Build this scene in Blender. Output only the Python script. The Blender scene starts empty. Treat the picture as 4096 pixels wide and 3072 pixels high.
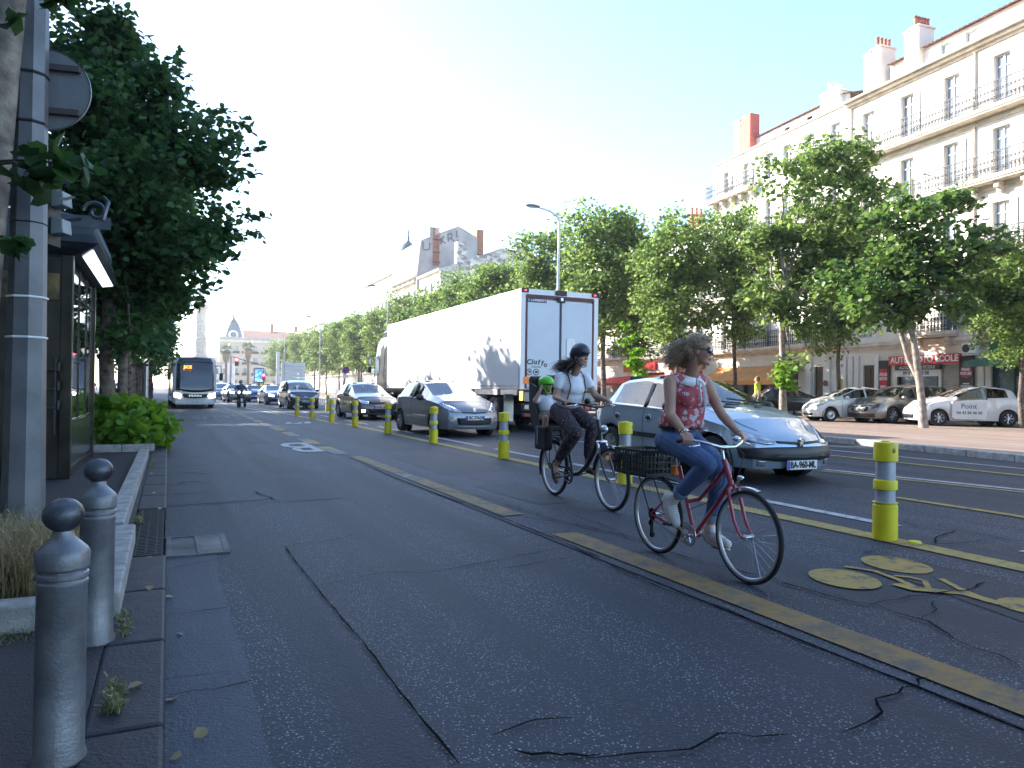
import bpy, bmesh, math, random
import numpy as np
from mathutils import Vector, Matrix
from mathutils.bvhtree import BVHTree
random.seed(7); rng = np.random.default_rng(7)
sc = bpy.context.scene
COL = sc.collection
R = math.radians
# ---------------------------------------------------------------- camera
CAM_H = 1.38
YAW, PITCH, ROLL = math.atan(1377/2900), R(0.53), R(0.8)
fw = Vector((math.sin(YAW)*math.cos(PITCH), math.cos(YAW)*math.cos(PITCH), math.sin(PITCH)))
rt0 = Vector((math.cos(YAW), -math.sin(YAW), 0)); up0 = rt0.cross(fw)
rt = rt0*math.cos(ROLL) + up0*math.sin(ROLL); upv = up0*math.cos(ROLL) - rt0*math.sin(ROLL)
cd = bpy.data.cameras.new('camera'); cam = bpy.data.objects.new('camera', cd); COL.objects.link(cam)
cam.matrix_world = Matrix(((rt.x, upv.x, -fw.x, 0), (rt.y, upv.y, -fw.y, 0), (rt.z, upv.z, -fw.z, CAM_H), (0, 0, 0, 1)))
cd.sensor_width = 36; cd.lens = 2900/4096*36; cd.clip_start = 0.05; cd.clip_end = 6000
sc.camera = cam
# ---------------------------------------------------------------- sky and sun
SUN_AZ, SUN_EL = 38, 26          # degrees left of the road direction, above the horizon
w = bpy.data.worlds.new('World'); sc.world = w; w.use_nodes = True
nt = w.node_tree; bg = nt.nodes['Background']
sky = nt.nodes.new('ShaderNodeTexSky'); sky.sky_type = 'NISHITA'; sky.sun_disc = False
sky.sun_elevation = R(SUN_EL); sky.sun_rotation = R(-SUN_AZ); sky.air_density = 1.0; sky.dust_density = .6; sky.ozone_density = 2.5
nt.links.new(sky.outputs[0], bg.inputs[0]); bg.inputs[1].default_value = 0.15
sd = Vector((-math.sin(R(SUN_AZ))*math.cos(R(SUN_EL)), math.cos(R(SUN_AZ))*math.cos(R(SUN_EL)), math.sin(R(SUN_EL))))
sl = bpy.data.lights.new('sun', 'SUN'); so = bpy.data.objects.new('sun', sl); COL.objects.link(so)
sl.energy = 5.0; sl.angle = R(0.5); sl.color = (1.0, 0.94, 0.86); so.rotation_euler = sd.to_track_quat('Z', 'Y').to_euler()
sc.view_settings.view_transform = 'Standard'; sc.view_settings.look = 'None'; sc.view_settings.gamma = 1
sc.view_settings.exposure = 1.9
sc.render.engine = 'CYCLES'
sc.cycles.max_bounces = 8; sc.cycles.transparent_max_bounces = 24
# ---------------------------------------------------------------- helpers
def gz(x): return 0.018*max(0.0, min(x, 12.0))
def ray(px, py):        # photograph coordinates (4096 wide) to a direction
    return (rt*((px-2048)/2900) - upv*((py-1536)/2900) + fw)
def ground(px, py, off=0.0):
    d = ray(px, py); z = 0.0
    for _ in range(60):
        t = (z+off-CAM_H)/d.z; p = d*t; z = .5*z + .5*gz(p.x)
    return Vector((p.x, p.y, z+off))
def at(px, py, depth): return Vector((0, 0, CAM_H)) + ray(px, py)*depth
def link(o): COL.objects.link(o); return o
def tag(o, label=None, cat=None, group=None, kind=None):
    if label: o['label'] = label
    if cat: o['category'] = cat
    if group: o['group'] = group
    if kind: o['kind'] = kind
    return o
def empty(name, loc=(0, 0, 0), rz=0.0, label=None, cat=None, group=None):
    o = bpy.data.objects.new(name, None); o.location = loc; o.rotation_euler = (0, 0, rz); o.empty_display_size = .2
    link(o); return tag(o, label, cat, group)
def children(o): return list(o.children)
def copy_tree(o, parent=None):
    c = o.copy(); link(c); c.parent = parent
    for ch in children(o): copy_tree(ch, c)
    return c
# ---- materials
MATS = {}
def M(name, col, rough=.6, metal=0., var=.12, scale=3., bump=0., bscale=40., coat=0., col2=None, trans=0., emit=None, es=1.0, spec=.5, alpha=1., sheen=0.):
    if name in MATS: return MATS[name]
    m = bpy.data.materials.new(name); m.use_nodes = True; n = m.node_tree; b = n.nodes['Principled BSDF']; L = n.links
    b.inputs['Roughness'].default_value = rough; b.inputs['Metallic'].default_value = metal
    b.inputs['Specular IOR Level'].default_value = spec
    if coat: b.inputs['Coat Weight'].default_value = coat; b.inputs['Coat Roughness'].default_value = .03
    if trans: b.inputs['Transmission Weight'].default_value = trans
    if sheen: b.inputs['Sheen Weight'].default_value = sheen
    b.inputs['Alpha'].default_value = alpha
    if emit: b.inputs['Emission Color'].default_value = (*emit, 1); b.inputs['Emission Strength'].default_value = es
    tc = n.nodes.new('ShaderNodeTexCoord')
    ns = n.nodes.new('ShaderNodeTexNoise'); ns.inputs['Scale'].default_value = scale; ns.inputs['Detail'].default_value = 5
    L.new(tc.outputs['Object'], ns.inputs['Vector'])
    mx = n.nodes.new('ShaderNodeMix'); mx.data_type = 'RGBA'
    c2 = col2 if col2 else tuple(max(0, c*(1-2*var)) for c in col)
    c1 = col if col2 else tuple(min(1, c*(1+var*.6)) for c in col)
    mx.inputs[6].default_value = (*c1, 1); mx.inputs[7].default_value = (*c2, 1)
    cr = n.nodes.new('ShaderNodeValToRGB'); cr.color_ramp.elements[0].position = .35; cr.color_ramp.elements[1].position = .7
    L.new(ns.outputs[0], cr.inputs[0]); L.new(cr.outputs[0], mx.inputs[0]); L.new(mx.outputs[2], b.inputs['Base Color'])
    if bump:
        nb = n.nodes.new('ShaderNodeTexNoise'); nb.inputs['Scale'].default_value = bscale; nb.inputs['Detail'].default_value = 4
        L.new(tc.outputs['Object'], nb.inputs['Vector'])
        bp = n.nodes.new('ShaderNodeBump'); bp.inputs['Strength'].default_value = bump; bp.inputs['Distance'].default_value = .02
        L.new(nb.outputs[0], bp.inputs['Height']); L.new(bp.outputs[0], b.inputs['Normal'])
    MATS[name] = m; return m
def paint(name, col, metal=.5, rough=.32):
    return M('paint_'+name, col, rough, metal, var=.05, scale=2.0, coat=1.0)
def glass(name, tint=(.55, .6, .62), rough=.02, refl=.9):
    if name in MATS: return MATS[name]
    m = bpy.data.materials.new(name); m.use_nodes = True; n = m.node_tree; n.nodes.clear(); L = n.links
    o = n.nodes.new('ShaderNodeOutputMaterial'); mix = n.nodes.new('ShaderNodeMixShader')
    t = n.nodes.new('ShaderNodeBsdfTransparent'); t.inputs[0].default_value = (*tint, 1)
    g = n.nodes.new('ShaderNodeBsdfGlossy'); g.inputs['Roughness'].default_value = rough; g.inputs[0].default_value = (refl, refl, refl, 1)
    lw = n.nodes.new('ShaderNodeLayerWeight'); lw.inputs[0].default_value = .5; pw = n.nodes.new('ShaderNodeMath'); pw.operation = 'POWER'; pw.inputs[1].default_value = 3.2; L.new(lw.outputs['Facing'], pw.inputs[0]); f = n.nodes.new('ShaderNodeMath'); f.operation = 'MULTIPLY_ADD'; f.inputs[1].default_value = .9; f.inputs[2].default_value = .045; L.new(pw.outputs[0], f.inputs[0])
    L.new(f.outputs[0], mix.inputs[0]); L.new(t.outputs[0], mix.inputs[1]); L.new(g.outputs[0], mix.inputs[2]); L.new(mix.outputs[0], o.inputs[0])
    MATS[name] = m; return m
def leafmat(name, cols, tr=.35):
    m = bpy.data.materials.new(name); m.use_nodes = True; n = m.node_tree; n.nodes.clear(); L = n.links
    o = n.nodes.new('ShaderNodeOutputMaterial'); mix = n.nodes.new('ShaderNodeMixShader'); mix.inputs[0].default_value = tr
    g = n.nodes.new('ShaderNodeNewGeometry'); cr = n.nodes.new('ShaderNodeValToRGB'); e = cr.color_ramp.elements
    e[0].color = (*cols[0], 1); e[1].color = (*cols[-1], 1)
    for i, c in enumerate(cols[1:-1]): k = e.new((i+1)/(len(cols)-1)); k.color = (*c, 1)
    L.new(g.outputs['Random Per Island'], cr.inputs[0])
    d = n.nodes.new('ShaderNodeBsdfPrincipled'); d.inputs['Roughness'].default_value = .5; d.inputs['Specular IOR Level'].default_value = .35
    t = n.nodes.new('ShaderNodeBsdfTranslucent'); h = n.nodes.new('ShaderNodeHueSaturation'); h.inputs['Value'].default_value = 1.7; h.inputs['Hue'].default_value = .485; h.inputs['Saturation'].default_value = 1.05
    L.new(cr.outputs[0], d.inputs['Base Color']); L.new(cr.outputs[0], h.inputs['Color']); L.new(h.outputs[0], t.inputs[0])
    L.new(d.outputs[0], mix.inputs[1]); L.new(t.outputs[0], mix.inputs[2]); L.new(mix.outputs[0], o.inputs[0])
    return m
# ---- mesh builder
def frame(d):
    d = Vector(d).normalized(); a = Vector((0, 0, 1)) if abs(d.z) < .9 else Vector((1, 0, 0))
    u = d.cross(a).normalized(); return u, d.cross(u).normalized()
class MB:
    def __init__(s): s.v = []; s.f = []; s.c = []
    def add(s, vs, fs):
        b = len(s.v); s.c.append((b, len(s.f))); s.v += [tuple(v) for v in vs]; s.f += [[b+i for i in f] for f in fs]; return s
    def box(s, c, d, rz=0., mat=None):
        hx, hy, hz = d[0]/2, d[1]/2, d[2]/2
        vs = [Vector((x, y, z)) for x in (-hx, hx) for y in (-hy, hy) for z in (-hz, hz)]
        if mat is not None: vs = [mat @ v for v in vs]
        if rz: Q = Matrix.Rotation(rz, 3, 'Z'); vs = [Q @ v for v in vs]
        c = Vector(c)
        return s.add([v+c for v in vs], [(0, 1, 3, 2), (4, 6, 7, 5), (0, 4, 5, 1), (2, 3, 7, 6), (0, 2, 6, 4), (1, 5, 7, 3)])
    def tube(s, pts, r, n=8, caps=True, flat=1.0):
        pts = [Vector(p) for p in pts]
        rs = [r]*len(pts) if not hasattr(r, '__len__') else list(r)
        vs = []; u = None
        for i, p in enumerate(pts):
            d = (pts[min(i+1, len(pts)-1)]-pts[max(i-1, 0)])
            if d.length < 1e-9: d = Vector((0, 0, 1))
            d.normalize()
            if u is None: u, w_ = frame(d)
            else:
                u = (u - d*u.dot(d))
                if u.length < 1e-6: u, w_ = frame(d)
                u.normalize()
            w_ = d.cross(u)
            for k in range(n):
                a = 2*math.pi*k/n; vs.append(p + (u*math.cos(a)*flat + w_*math.sin(a))*rs[i])
        fs = [(i*n+k, i*n+(k+1) % n, (i+1)*n+(k+1) % n, (i+1)*n+k) for i in range(len(pts)-1) for k in range(n)]
        if caps: fs += [tuple(range(n-1, -1, -1)), tuple((len(pts)-1)*n+k for k in range(n))]
        return s.add(vs, fs)
    def lathe(s, prof, n=24, c=(0, 0, 0), axis='z', caps=True):
        vs = []; c = Vector(c)
        for r, z in prof:
            for k in range(n):
                a = 2*math.pi*k/n; x, y = r*math.cos(a), r*math.sin(a)
                vs.append(c + (Vector((x, y, z)) if axis == 'z' else Vector((z, x, y)) if axis == 'x' else Vector((x, z, y))))
        m = len(prof)
        fs = [(i*n+k, i*n+(k+1) % n, (i+1)*n+(k+1) % n, (i+1)*n+k) for i in range(m-1) for k in range(n)]
        if caps: fs += [tuple(range(n-1, -1, -1)), tuple((m-1)*n+k for k in range(n))]
        return s.add(vs, fs)
    def ring(s, c, r, rr, axis='y', n=40, m=8, a0=0., a1=None, flat=1.):   # torus / arc
        c = Vector(c); full = a1 is None; a1 = a0+2*math.pi if full else a1
        pts = []
        for k in range(n + (0 if full else 1)):
            a = a0+(a1-a0)*k/n
            e = Vector((math.cos(a), 0, math.sin(a))) if axis == 'y' else (Vector((0, math.cos(a), math.sin(a))) if axis == 'x' else Vector((math.cos(a), math.sin(a), 0)))
            ax = Vector((0, 1, 0)) if axis == 'y' else Vector((1, 0, 0)) if axis == 'x' else Vector((0, 0, 1))
            for j in range(m):
                b = 2*math.pi*j/m; pts.append(c + e*(r+rr*math.cos(b)) + ax*rr*flat*math.sin(b))
        K = n if full else n
        fs = []
        for k in range(K):
            k2 = (k+1) % n if full else k+1
            fs += [(k*m+j, k*m+(j+1) % m, k2*m+(j+1) % m, k2*m+j) for j in range(m)]
        return s.add(pts, fs)
    def ell(s, c, r, n=16, m=10, rot=None):
        vs = []; c = Vector(c)
        r = (r, r, r) if not hasattr(r, '__len__') else r
        for i in range(m+1):
            t = math.pi*i/m
            for k in range(n):
                a = 2*math.pi*k/n; v = Vector((r[0]*math.sin(t)*math.cos(a), r[1]*math.sin(t)*math.sin(a), r[2]*math.cos(t)))
                if rot is not None: v = rot @ v
                vs.append(c+v)
        fs = [(i*n+k, (i+1)*n+k, (i+1)*n+(k+1) % n, i*n+(k+1) % n) for i in range(m) for k in range(n)]
        return s.add(vs, fs)
    def prism(s, poly, fn, a, b):   # poly of 2D points, fn(u,v,w)->3D, extruded from w=a to w=b
        n = len(poly)
        vs = [fn(u, v, a) for u, v in poly] + [fn(u, v, b) for u, v in poly]
        return s.add(vs, [tuple(range(n-1, -1, -1)), tuple(range(n, 2*n))] + [(i, (i+1) % n, n+(i+1) % n, n+i) for i in range(n)])
    def each(s, name, mat, parent=None, **k):      # one object per added piece
        o = None; c = s.c+[(len(s.v), len(s.f))]
        for (v0, f0), (v1, f1) in zip(c[:-1], c[1:]): o = MB().add(s.v[v0:v1], [[i-v0 for i in f] for f in s.f[f0:f1]]).build(name, mat, parent, **k)
        return o
    def build(s, name, mat, parent=None, smooth=None, bevel=0., loc=None, seg=2, fix=True):
        me = bpy.data.meshes.new(name); me.from_pydata(s.v, [], s.f)
        if fix:
            bm = bmesh.new(); bm.from_mesh(me); bmesh.ops.remove_doubles(bm, verts=bm.verts, dist=1e-6)
            bmesh.ops.recalc_face_normals(bm, faces=bm.faces); bm.to_mesh(me); bm.free()
        if mat: me.materials.append(mat)
        if smooth: me.shade_smooth(); me.set_sharp_from_angle(angle=R(smooth))
        o = bpy.data.objects.new(name, me); link(o)
        if parent: o.parent = parent
        if loc is not None: o.location = loc
        if bevel:
            b = o.modifiers.new('b', 'BEVEL'); b.width = bevel; b.segments = seg; b.limit_method = 'ANGLE'; b.angle_limit = R(40)
        return o
def apply_mods(o):
    dg = bpy.context.evaluated_depsgraph_get(); dg.update()
    me = bpy.data.meshes.new_from_object(o.evaluated_get(dg), depsgraph=dg); old = o.data
    o.modifiers.clear(); o.data = me; bpy.data.meshes.remove(old); return o
def text(s, size, mat, parent, loc, rot, name='lettering', bold=.0, ext=.003, sx=1., align='CENTER', shear=0.):
    c = bpy.data.curves.new(name, 'FONT'); c.body = s; c.size = size; c.align_x = align; c.align_y = 'CENTER'; c.extrude = ext; c.offset = bold; c.shear = shear
    c.resolution_u = 3
    t = bpy.data.objects.new('tmp', c); link(t)
    dg = bpy.context.evaluated_depsgraph_get(); dg.update()
    me = bpy.data.meshes.new_from_object(t.evaluated_get(dg)); bpy.data.objects.remove(t); bpy.data.curves.remove(c)
    me.materials.clear(); me.materials.append(mat); me.name = name
    o = bpy.data.objects.new(name, me); link(o); o.parent = parent; o.location = loc; o.rotation_euler = rot; o.scale = (sx, 1, 1)
    return o
def numesh(name, V_, F_, mat, parent=None):
    """fast quads mesh"""
    me = bpy.data.meshes.new(name); V_ = np.asarray(V_, np.float32); F_ = np.asarray(F_, np.int32)
    me.vertices.add(len(V_)); me.vertices.foreach_set('co', V_.ravel())
    me.loops.add(F_.size); me.loops.foreach_set('vertex_index', F_.ravel())
    me.polygons.add(len(F_)); me.polygons.foreach_set('loop_start', np.arange(0, F_.size, F_.shape[1], dtype=np.int32))
    me.update(); me.validate(); me.materials.append(mat)
    o = bpy.data.objects.new(name, me); link(o)
    if parent: o.parent = parent
    return o
def leaves(name, C_, size, mat, parent=None, up=.6, seed=1, wide=.9):
    """two-quad folded leaves at the centres C_"""
    g = np.random.default_rng(seed); n = len(C_); C_ = np.asarray(C_)
    nrm = g.normal(size=(n, 3)); nrm[:, 2] = np.abs(nrm[:, 2])+up; nrm /= np.linalg.norm(nrm, axis=1)[:, None]
    t = g.normal(size=(n, 3)); t[:, 2] -= .5; t -= nrm*(t*nrm).sum(1)[:, None]; t /= np.linalg.norm(t, axis=1)[:, None]
    b = np.cross(nrm, t); sz = size*g.uniform(.6, 1.25, n)[:, None]
    T = [(0, 0, 0), (.28, .5*wide, .10), (.72, .42*wide, .08), (1, 0, -.08), (.72, -.42*wide, .08), (.28, -.5*wide, .10)]
    V_ = np.stack([C_ + (t*(a-.5) + b*c + nrm*d)*sz for a, c, d in T], 1).reshape(-1, 3)
    i = np.arange(n)[:, None]*6
    F_ = np.concatenate([i+np.array([[0, 1, 2, 3]]), i+np.array([[0, 3, 4, 5]])], 1).reshape(-1, 4)
    return numesh(name, V_, F_, mat, parent)
# ---- common materials
m_black = M('black_plastic', (.018, .018, .02), .5, var=.2)
m_rubber = M('rubber', (.02, .02, .021), .8, var=.2, bump=.2, bscale=120)
m_chrome = M('chrome', (.75, .76, .78), .18, 1., var=.08)
m_alu = M('aluminium', (.55, .56, .58), .35, .9, var=.1)
m_white = M('white_paint', (.8, .8, .8), .5, var=.03)
m_dark = M('dark_void', (.012, .012, .014), .8, var=.2)
m_yellow = M('bollard_yellow', (.72, .62, .012), .45, var=.08, scale=6)
m_reflect = M('reflective_grey', (.42, .46, .52), .35, .3, var=.06, scale=20)
m_glass = glass('window_glass')
m_glassd = glass('dark_glass', (.12, .13, .14))
m_skin = M('skin', (.52, .31, .22), .5, var=.06, scale=10, spec=.4)
m_plate = M('plate_white', (.8, .8, .78), .5, var=.03)
m_plateblue = M('plate_blue', (.03, .08, .45), .5, var=.03)
m_ink = M('ink_black', (.015, .015, .018), .6, var=.1)
m_red = M('red_lens', (.5, .02, .02), .2, var=.1, coat=1)
m_orange = M('orange_lens', (.8, .22, .02), .25, var=.1, coat=1)
m_headlamp = M('headlamp', (.55, .58, .62), .08, .75, var=.35, scale=14, coat=1)
# ================================================================ ground, road and markings
def asphalt(name, base, spk, crack=True, patch=.5):
    m = bpy.data.materials.new(name); m.use_nodes = True; n = m.node_tree; L = n.links; b = n.nodes['Principled BSDF']
    tc = n.nodes.new('ShaderNodeTexCoord')
    def noise(sc_, det=6, rough=.6):
        x = n.nodes.new('ShaderNodeTexNoise'); x.inputs['Scale'].default_value = sc_; x.inputs['Detail'].default_value = det; x.inputs['Roughness'].default_value = rough
        L.new(tc.outputs['Object'], x.inputs['Vector']); return x
    def ramp(src, a, c, ca=(0, 0, 0, 1), cb=(1, 1, 1, 1)):
        r = n.nodes.new('ShaderNodeValToRGB'); r.color_ramp.elements[0].position = a; r.color_ramp.elements[1].position = c
        r.color_ramp.elements[0].color = ca; r.color_ramp.elements[1].color = cb; L.new(src, r.inputs[0]); return r
    def mix(f, a, c):
        x = n.nodes.new('ShaderNodeMix'); x.data_type = 'RGBA'; L.new(f, x.inputs[0])
        if isinstance(a, tuple): x.inputs[6].default_value = (*a, 1)
        else: L.new(a, x.inputs[6])
        if isinstance(c, tuple): x.inputs[7].default_value = (*c, 1)
        else: L.new(c, x.inputs[7])
        return x.outputs[2]
    big = ramp(noise(.35, 5).outputs[0], .38, .66); mid = ramp(noise(2.3, 8).outputs[0], .35, .7)
    c0 = mix(big.outputs[0], tuple(x*(1-.35*patch) for x in base), tuple(x*(1+.35*patch) for x in base))
    c1 = mix(mid.outputs[0], c0, tuple(x*.72 for x in base))
    vo = n.nodes.new('ShaderNodeTexVoronoi'); vo.inputs['Scale'].default_value = 62; L.new(tc.outputs['Object'], vo.inputs['Vector'])
    sp = ramp(vo.outputs['Distance'], .22, .36, (1, 1, 1, 1), (0, 0, 0, 1))
    gt = ramp(noise(60, 2).outputs[0], .47, .53); mu = n.nodes.new('ShaderNodeMath'); mu.operation = 'MULTIPLY'
    L.new(sp.outputs[0], mu.inputs[0]); L.new(gt.outputs[0], mu.inputs[1])
    c2 = mix(mu.outputs[0], c1, spk)
    mp = n.nodes.new('ShaderNodeMapping'); mp.inputs['Scale'].default_value = (1.25, .05, 1); L.new(tc.outputs['Object'], mp.inputs[0]); ws = n.nodes.new('ShaderNodeTexNoise'); ws.inputs['Scale'].default_value = 1.6; ws.inputs['Detail'].default_value = 6; L.new(mp.outputs[0], ws.inputs['Vector'])
    wr_ = ramp(ws.outputs[0], .42, .62); c2 = mix(wr_.outputs[0], c2, tuple(x*.62 for x in base)); st_ = ramp(noise(1.1, 9, .7).outputs[0], .60, .68); c2 = mix(st_.outputs[0], c2, tuple(x*.6 for x in base))
    last = c2
    if crack:
        ds = n.nodes.new('ShaderNodeMix'); ds.data_type = 'VECTOR'; ds.inputs[0].default_value = .18
        nz = noise(1.3, 6); L.new(tc.outputs['Object'], ds.inputs[4]); L.new(nz.outputs[1], ds.inputs[5])
        v2 = n.nodes.new('ShaderNodeTexVoronoi'); v2.feature = 'DISTANCE_TO_EDGE'; v2.inputs['Scale'].default_value = .55; L.new(ds.outputs[1], v2.inputs['Vector'])
        ck = ramp(v2.outputs[0], .0015, .006, (1, 1, 1, 1), (0, 0, 0, 1)); gate = ramp(noise(.5, 2).outputs[0], .5, .56)
        m2 = n.nodes.new('ShaderNodeMath'); m2.operation = 'MULTIPLY'; L.new(ck.outputs[0], m2.inputs[0]); L.new(gate.outputs[0], m2.inputs[1])
        last = mix(m2.outputs[0], c2, tuple(x*.25 for x in base))
    L.new(last, b.inputs['Base Color']); b.inputs['Roughness'].default_value = .68; b.inputs['Specular IOR Level'].default_value = .5
    bn = noise(55, 3); bp = n.nodes.new('ShaderNodeBump'); bp.inputs['Strength'].default_value = .7; bp.inputs['Distance'].default_value = .012
    ad = n.nodes.new('ShaderNodeMath'); ad.operation = 'ADD'; L.new(bn.outputs[0], ad.inputs[0]); L.new(mu.outputs[0], ad.inputs[1])
    L.new(ad.outputs[0], bp.inputs['Height']); L.new(bp.outputs[0], b.inputs['Normal'])
    return m
def worn(name, col, under=(.045, .05, .06), lo=.35, hi=.5, scale=9, rough=.7, stretch=1.):
    m = bpy.data.materials.new(name); m.use_nodes = True; n = m.node_tree; L = n.links; b = n.nodes['Principled BSDF']
    tc = n.nodes.new('ShaderNodeTexCoord'); a = n.nodes.new('ShaderNodeTexNoise'); a.inputs['Scale'].default_value = scale; a.inputs['Detail'].default_value = 10; a.inputs['Roughness'].default_value = .75
    L.new(tc.outputs['Object'], a.inputs['Vector'])
    r = n.nodes.new('ShaderNodeValToRGB'); r.color_ramp.elements[0].position = lo; r.color_ramp.elements[1].position = hi; L.new(a.outputs[0], r.inputs[0])
    c = n.nodes.new('ShaderNodeTexNoise'); c.inputs['Scale'].default_value = 1.2; c.inputs['Detail'].default_value = 6; L.new(tc.outputs['Object'], c.inputs['Vector'])
    y = n.nodes.new('ShaderNodeMix'); y.data_type = 'RGBA'; y.inputs[6].default_value = (*col, 1); y.inputs[7].default_value = (*[v*.62 for v in col], 1); L.new(c.outputs[0], y.inputs[0])
    x = n.nodes.new('ShaderNodeMix'); x.data_type = 'RGBA'; x.inputs[6].default_value = (*under, 1); L.new(y.outputs[2], x.inputs[7]); L.new(r.outputs[0], x.inputs[0])
    L.new(x.outputs[2], b.inputs['Base Color']); b.inputs['Roughness'].default_value = rough
    nb = n.nodes.new('ShaderNodeTexNoise'); nb.inputs['Scale'].default_value = 60; L.new(tc.outputs['Object'], nb.inputs['Vector'])
    bp = n.nodes.new('ShaderNodeBump'); bp.inputs['Strength'].default_value = .4; bp.inputs['Distance'].default_value = .01; L.new(nb.outputs[0], bp.inputs['Height']); L.new(bp.outputs[0], b.inputs['Normal'])
    return m
m_road = asphalt('asphalt', (.018, .024, .040), (.36, .37, .40), patch=1.1)
m_road2 = asphalt('asphalt_patch', (.015, .019, .028), (.12, .12, .14), crack=False, patch=.2)
m_road3 = asphalt('asphalt_lighter', (.030, .037, .052), (.22, .22, .24), crack=False, patch=.3)
m_side = asphalt('sidewalk_asphalt', (.034, .031, .035), (.13, .12, .12), crack=False)
m_median = asphalt('median_asphalt', (.31, .225, .18), (.42, .34, .28), crack=False, patch=.3)
m_gutter = asphalt('gutter_concrete', (.050, .062, .086), (.14, .14, .15), crack=True, patch=.5)
m_basalt = M('basalt_kerb', (.020, .020, .026), .65, var=.3, scale=8, bump=.3, bscale=60)
m_granite = M('pale_kerb', (.34, .33, .31), .75, var=.2, scale=9, bump=.4, bscale=60)
m_gravel = M('red_gravel', (.09, .04, .035), .9, var=.4, scale=60, bump=1, bscale=120)
m_yl = worn('yellow_marking', (.42, .27, .05))
m_yl2 = worn('yellow_marking_fresh', (.42, .30, .07), lo=.33, hi=.5)
m_yo = worn('ochre_marking', (.27, .16, .042), lo=.33, hi=.55, scale=5)
m_wl = worn('white_marking', (.50, .50, .51), lo=.33, hi=.5)
m_wff = worn('ghost_marking', (.10, .10, .11), under=(.04, .044, .056), lo=.45, hi=.7)
m_wf = worn('faded_white_marking', (.34, .34, .35), lo=.42, hi=.62)
def sheet(name, poly_fn, mat, kind='structure'):
    o = poly_fn().build(name, mat, fix=False); tag(o, kind=kind); return o
def kerbx(y):       # foot of the far kerb of the carriageway
    return float(np.interp(y, [-40, 0, 7.8, 13.5, 22, 60, 400], [9.5, 12.3, 13.9, 15.0, 15.6, 15.8, 15.8]))
# base ground far below everything
tag(MB().add([(-600, -600, -.12), (600, -600, -.12), (600, 600, -.12), (-600, 600, -.12)], [(0, 1, 2, 3)]).build('ground', m_side, fix=False), kind='structure')
mb = MB(); ys = list(np.arange(-40, 60, 2.0))+list(np.arange(60, 421, 20.0)); xs = [0, 3, 6, 9, 12]
for i, y in enumerate(ys):
    for x in xs: mb.v.append((min(x, kerbx(y)-.05), y, gz(x)))
    mb.v.append((kerbx(y)+.1, y, gz(12)))
n_ = len(xs)+1
mb.f = [(i*n_+j, i*n_+j+1, (i+1)*n_+j+1, (i+1)*n_+j) for i in range(len(ys)-1) for j in range(n_-1)]
tag(mb.build('road', m_road, fix=False), kind='structure')
# median promenade and side street, one level
MZ = gz(12)+.13
mb = MB(); 
for y in ys: mb.v += [(kerbx(y)+.28, y, MZ), (kerbx(y)+80, y, MZ)]
mb.f = [(2*i, 2*i+1, 2*i+3, 2*i+2) for i in range(len(ys)-1)]
tag(mb.build('promenade', m_median, fix=False), kind='structure')
def kerb(name, path, wd, h, z0f, mat, seglen=1.0):
    """kerb stones along a path, w towards +x side"""
    mb = MB(); P_ = [Vector((p[0], p[1], 0)) for p in path]
    for a, b in zip(P_[:-1], P_[1:]):
        d = b-a; L_ = d.length; n = max(1, int(L_/seglen)); d.normalize(); nx = Vector((d.y, -d.x, 0))
        for k in range(n):
            c = a + d*(L_*(k+.5)/n) + nx*wd/2; z0 = z0f(c.x); ang = math.atan2(d.y, d.x)
            mb.box((c.x, c.y, z0+h/2-.05), (L_/n-.012, wd, h+.1), ang)
    o = mb.build(name, mat, bevel=.018); tag(o, kind='structure'); return o
kerb('far_kerb', [(kerbx(y), y) for y in list(range(-20, 61, 4))+list(range(70, 200, 20))], .3, .134, lambda x: gz(12), m_granite, 1.0)
kerb('near_kerb', [(-.26, y) for y in range(-8, 7)], .27, .123, lambda x: 0, m_basalt, .9)
kerb('near_kerb', [(-.26, 8.3+i*4) for i in range(0, 40)], .27, .123, lambda x: 0, m_basalt, .95)
# kerb inlet grating between the stones
gr = empty('kerb_grating', (-.13, 7.15, .0), 0, 'dark cast iron grating set into the near kerb beside the road drain', 'grating')
g1 = MB().box((0, 0, .04), (.24, 2.28, .12)); g1.build('frame', m_dark, gr)
g2 = MB()
for i in range(38): g2.box((0, -1.1+i*.059, .11), (.21, .022, .022))
for x in (-.07, 0, .07): g2.box((x, 0, .108), (.014, 2.2, .02))
g2.build('bars', M('cast_iron', (.04, .038, .038), .6, .4, var=.3, scale=30), gr)
# left pavement
mb = MB(); mb.v = [(-14, -40, .12), (-.258, -40, .12), (-.258, 420, .12), (-14, 420, .12)]; mb.f = [(0, 1, 2, 3)]
tag(mb.build('left_sidewalk', m_side, fix=False), kind='structure')
# gutter slabs
mb = MB()
def wob(y, s=0): return .365+.012*math.sin(y*2.1+s)+.008*math.sin(y*5.3)
gy = np.arange(-3, 6.75, .25)
for y in gy: mb.v += [(.012, y, .0045), (wob(y), y, gz(wob(y))+.0045)]
mb.f = [(2*i, 2*i+1, 2*i+3, 2*i+2) for i in range(len(gy)-1)]
tag(mb.build('gutter', m_gutter, fix=False), kind='structure')
def rect(x0, x1, y0, y1, dz=.004, x0b=None, x1b=None, jag=0.):
    mb = MB(); n = max(1, int(abs(y1-y0)/.8)); x0b = x0 if x0b is None else x0b; x1b = x1 if x1b is None else x1b
    for i in range(n+1):
        t = i/n; y = y0+(y1-y0)*t
        for x in (x0+(x0b-x0)*t, x1+(x1b-x1)*t): x += random.uniform(-jag, jag); mb.v.append((x, y, gz(x)+dz))
    mb.f = [(2*i, 2*i+1, 2*i+3, 2*i+2) for i in range(n)]; return mb
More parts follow.
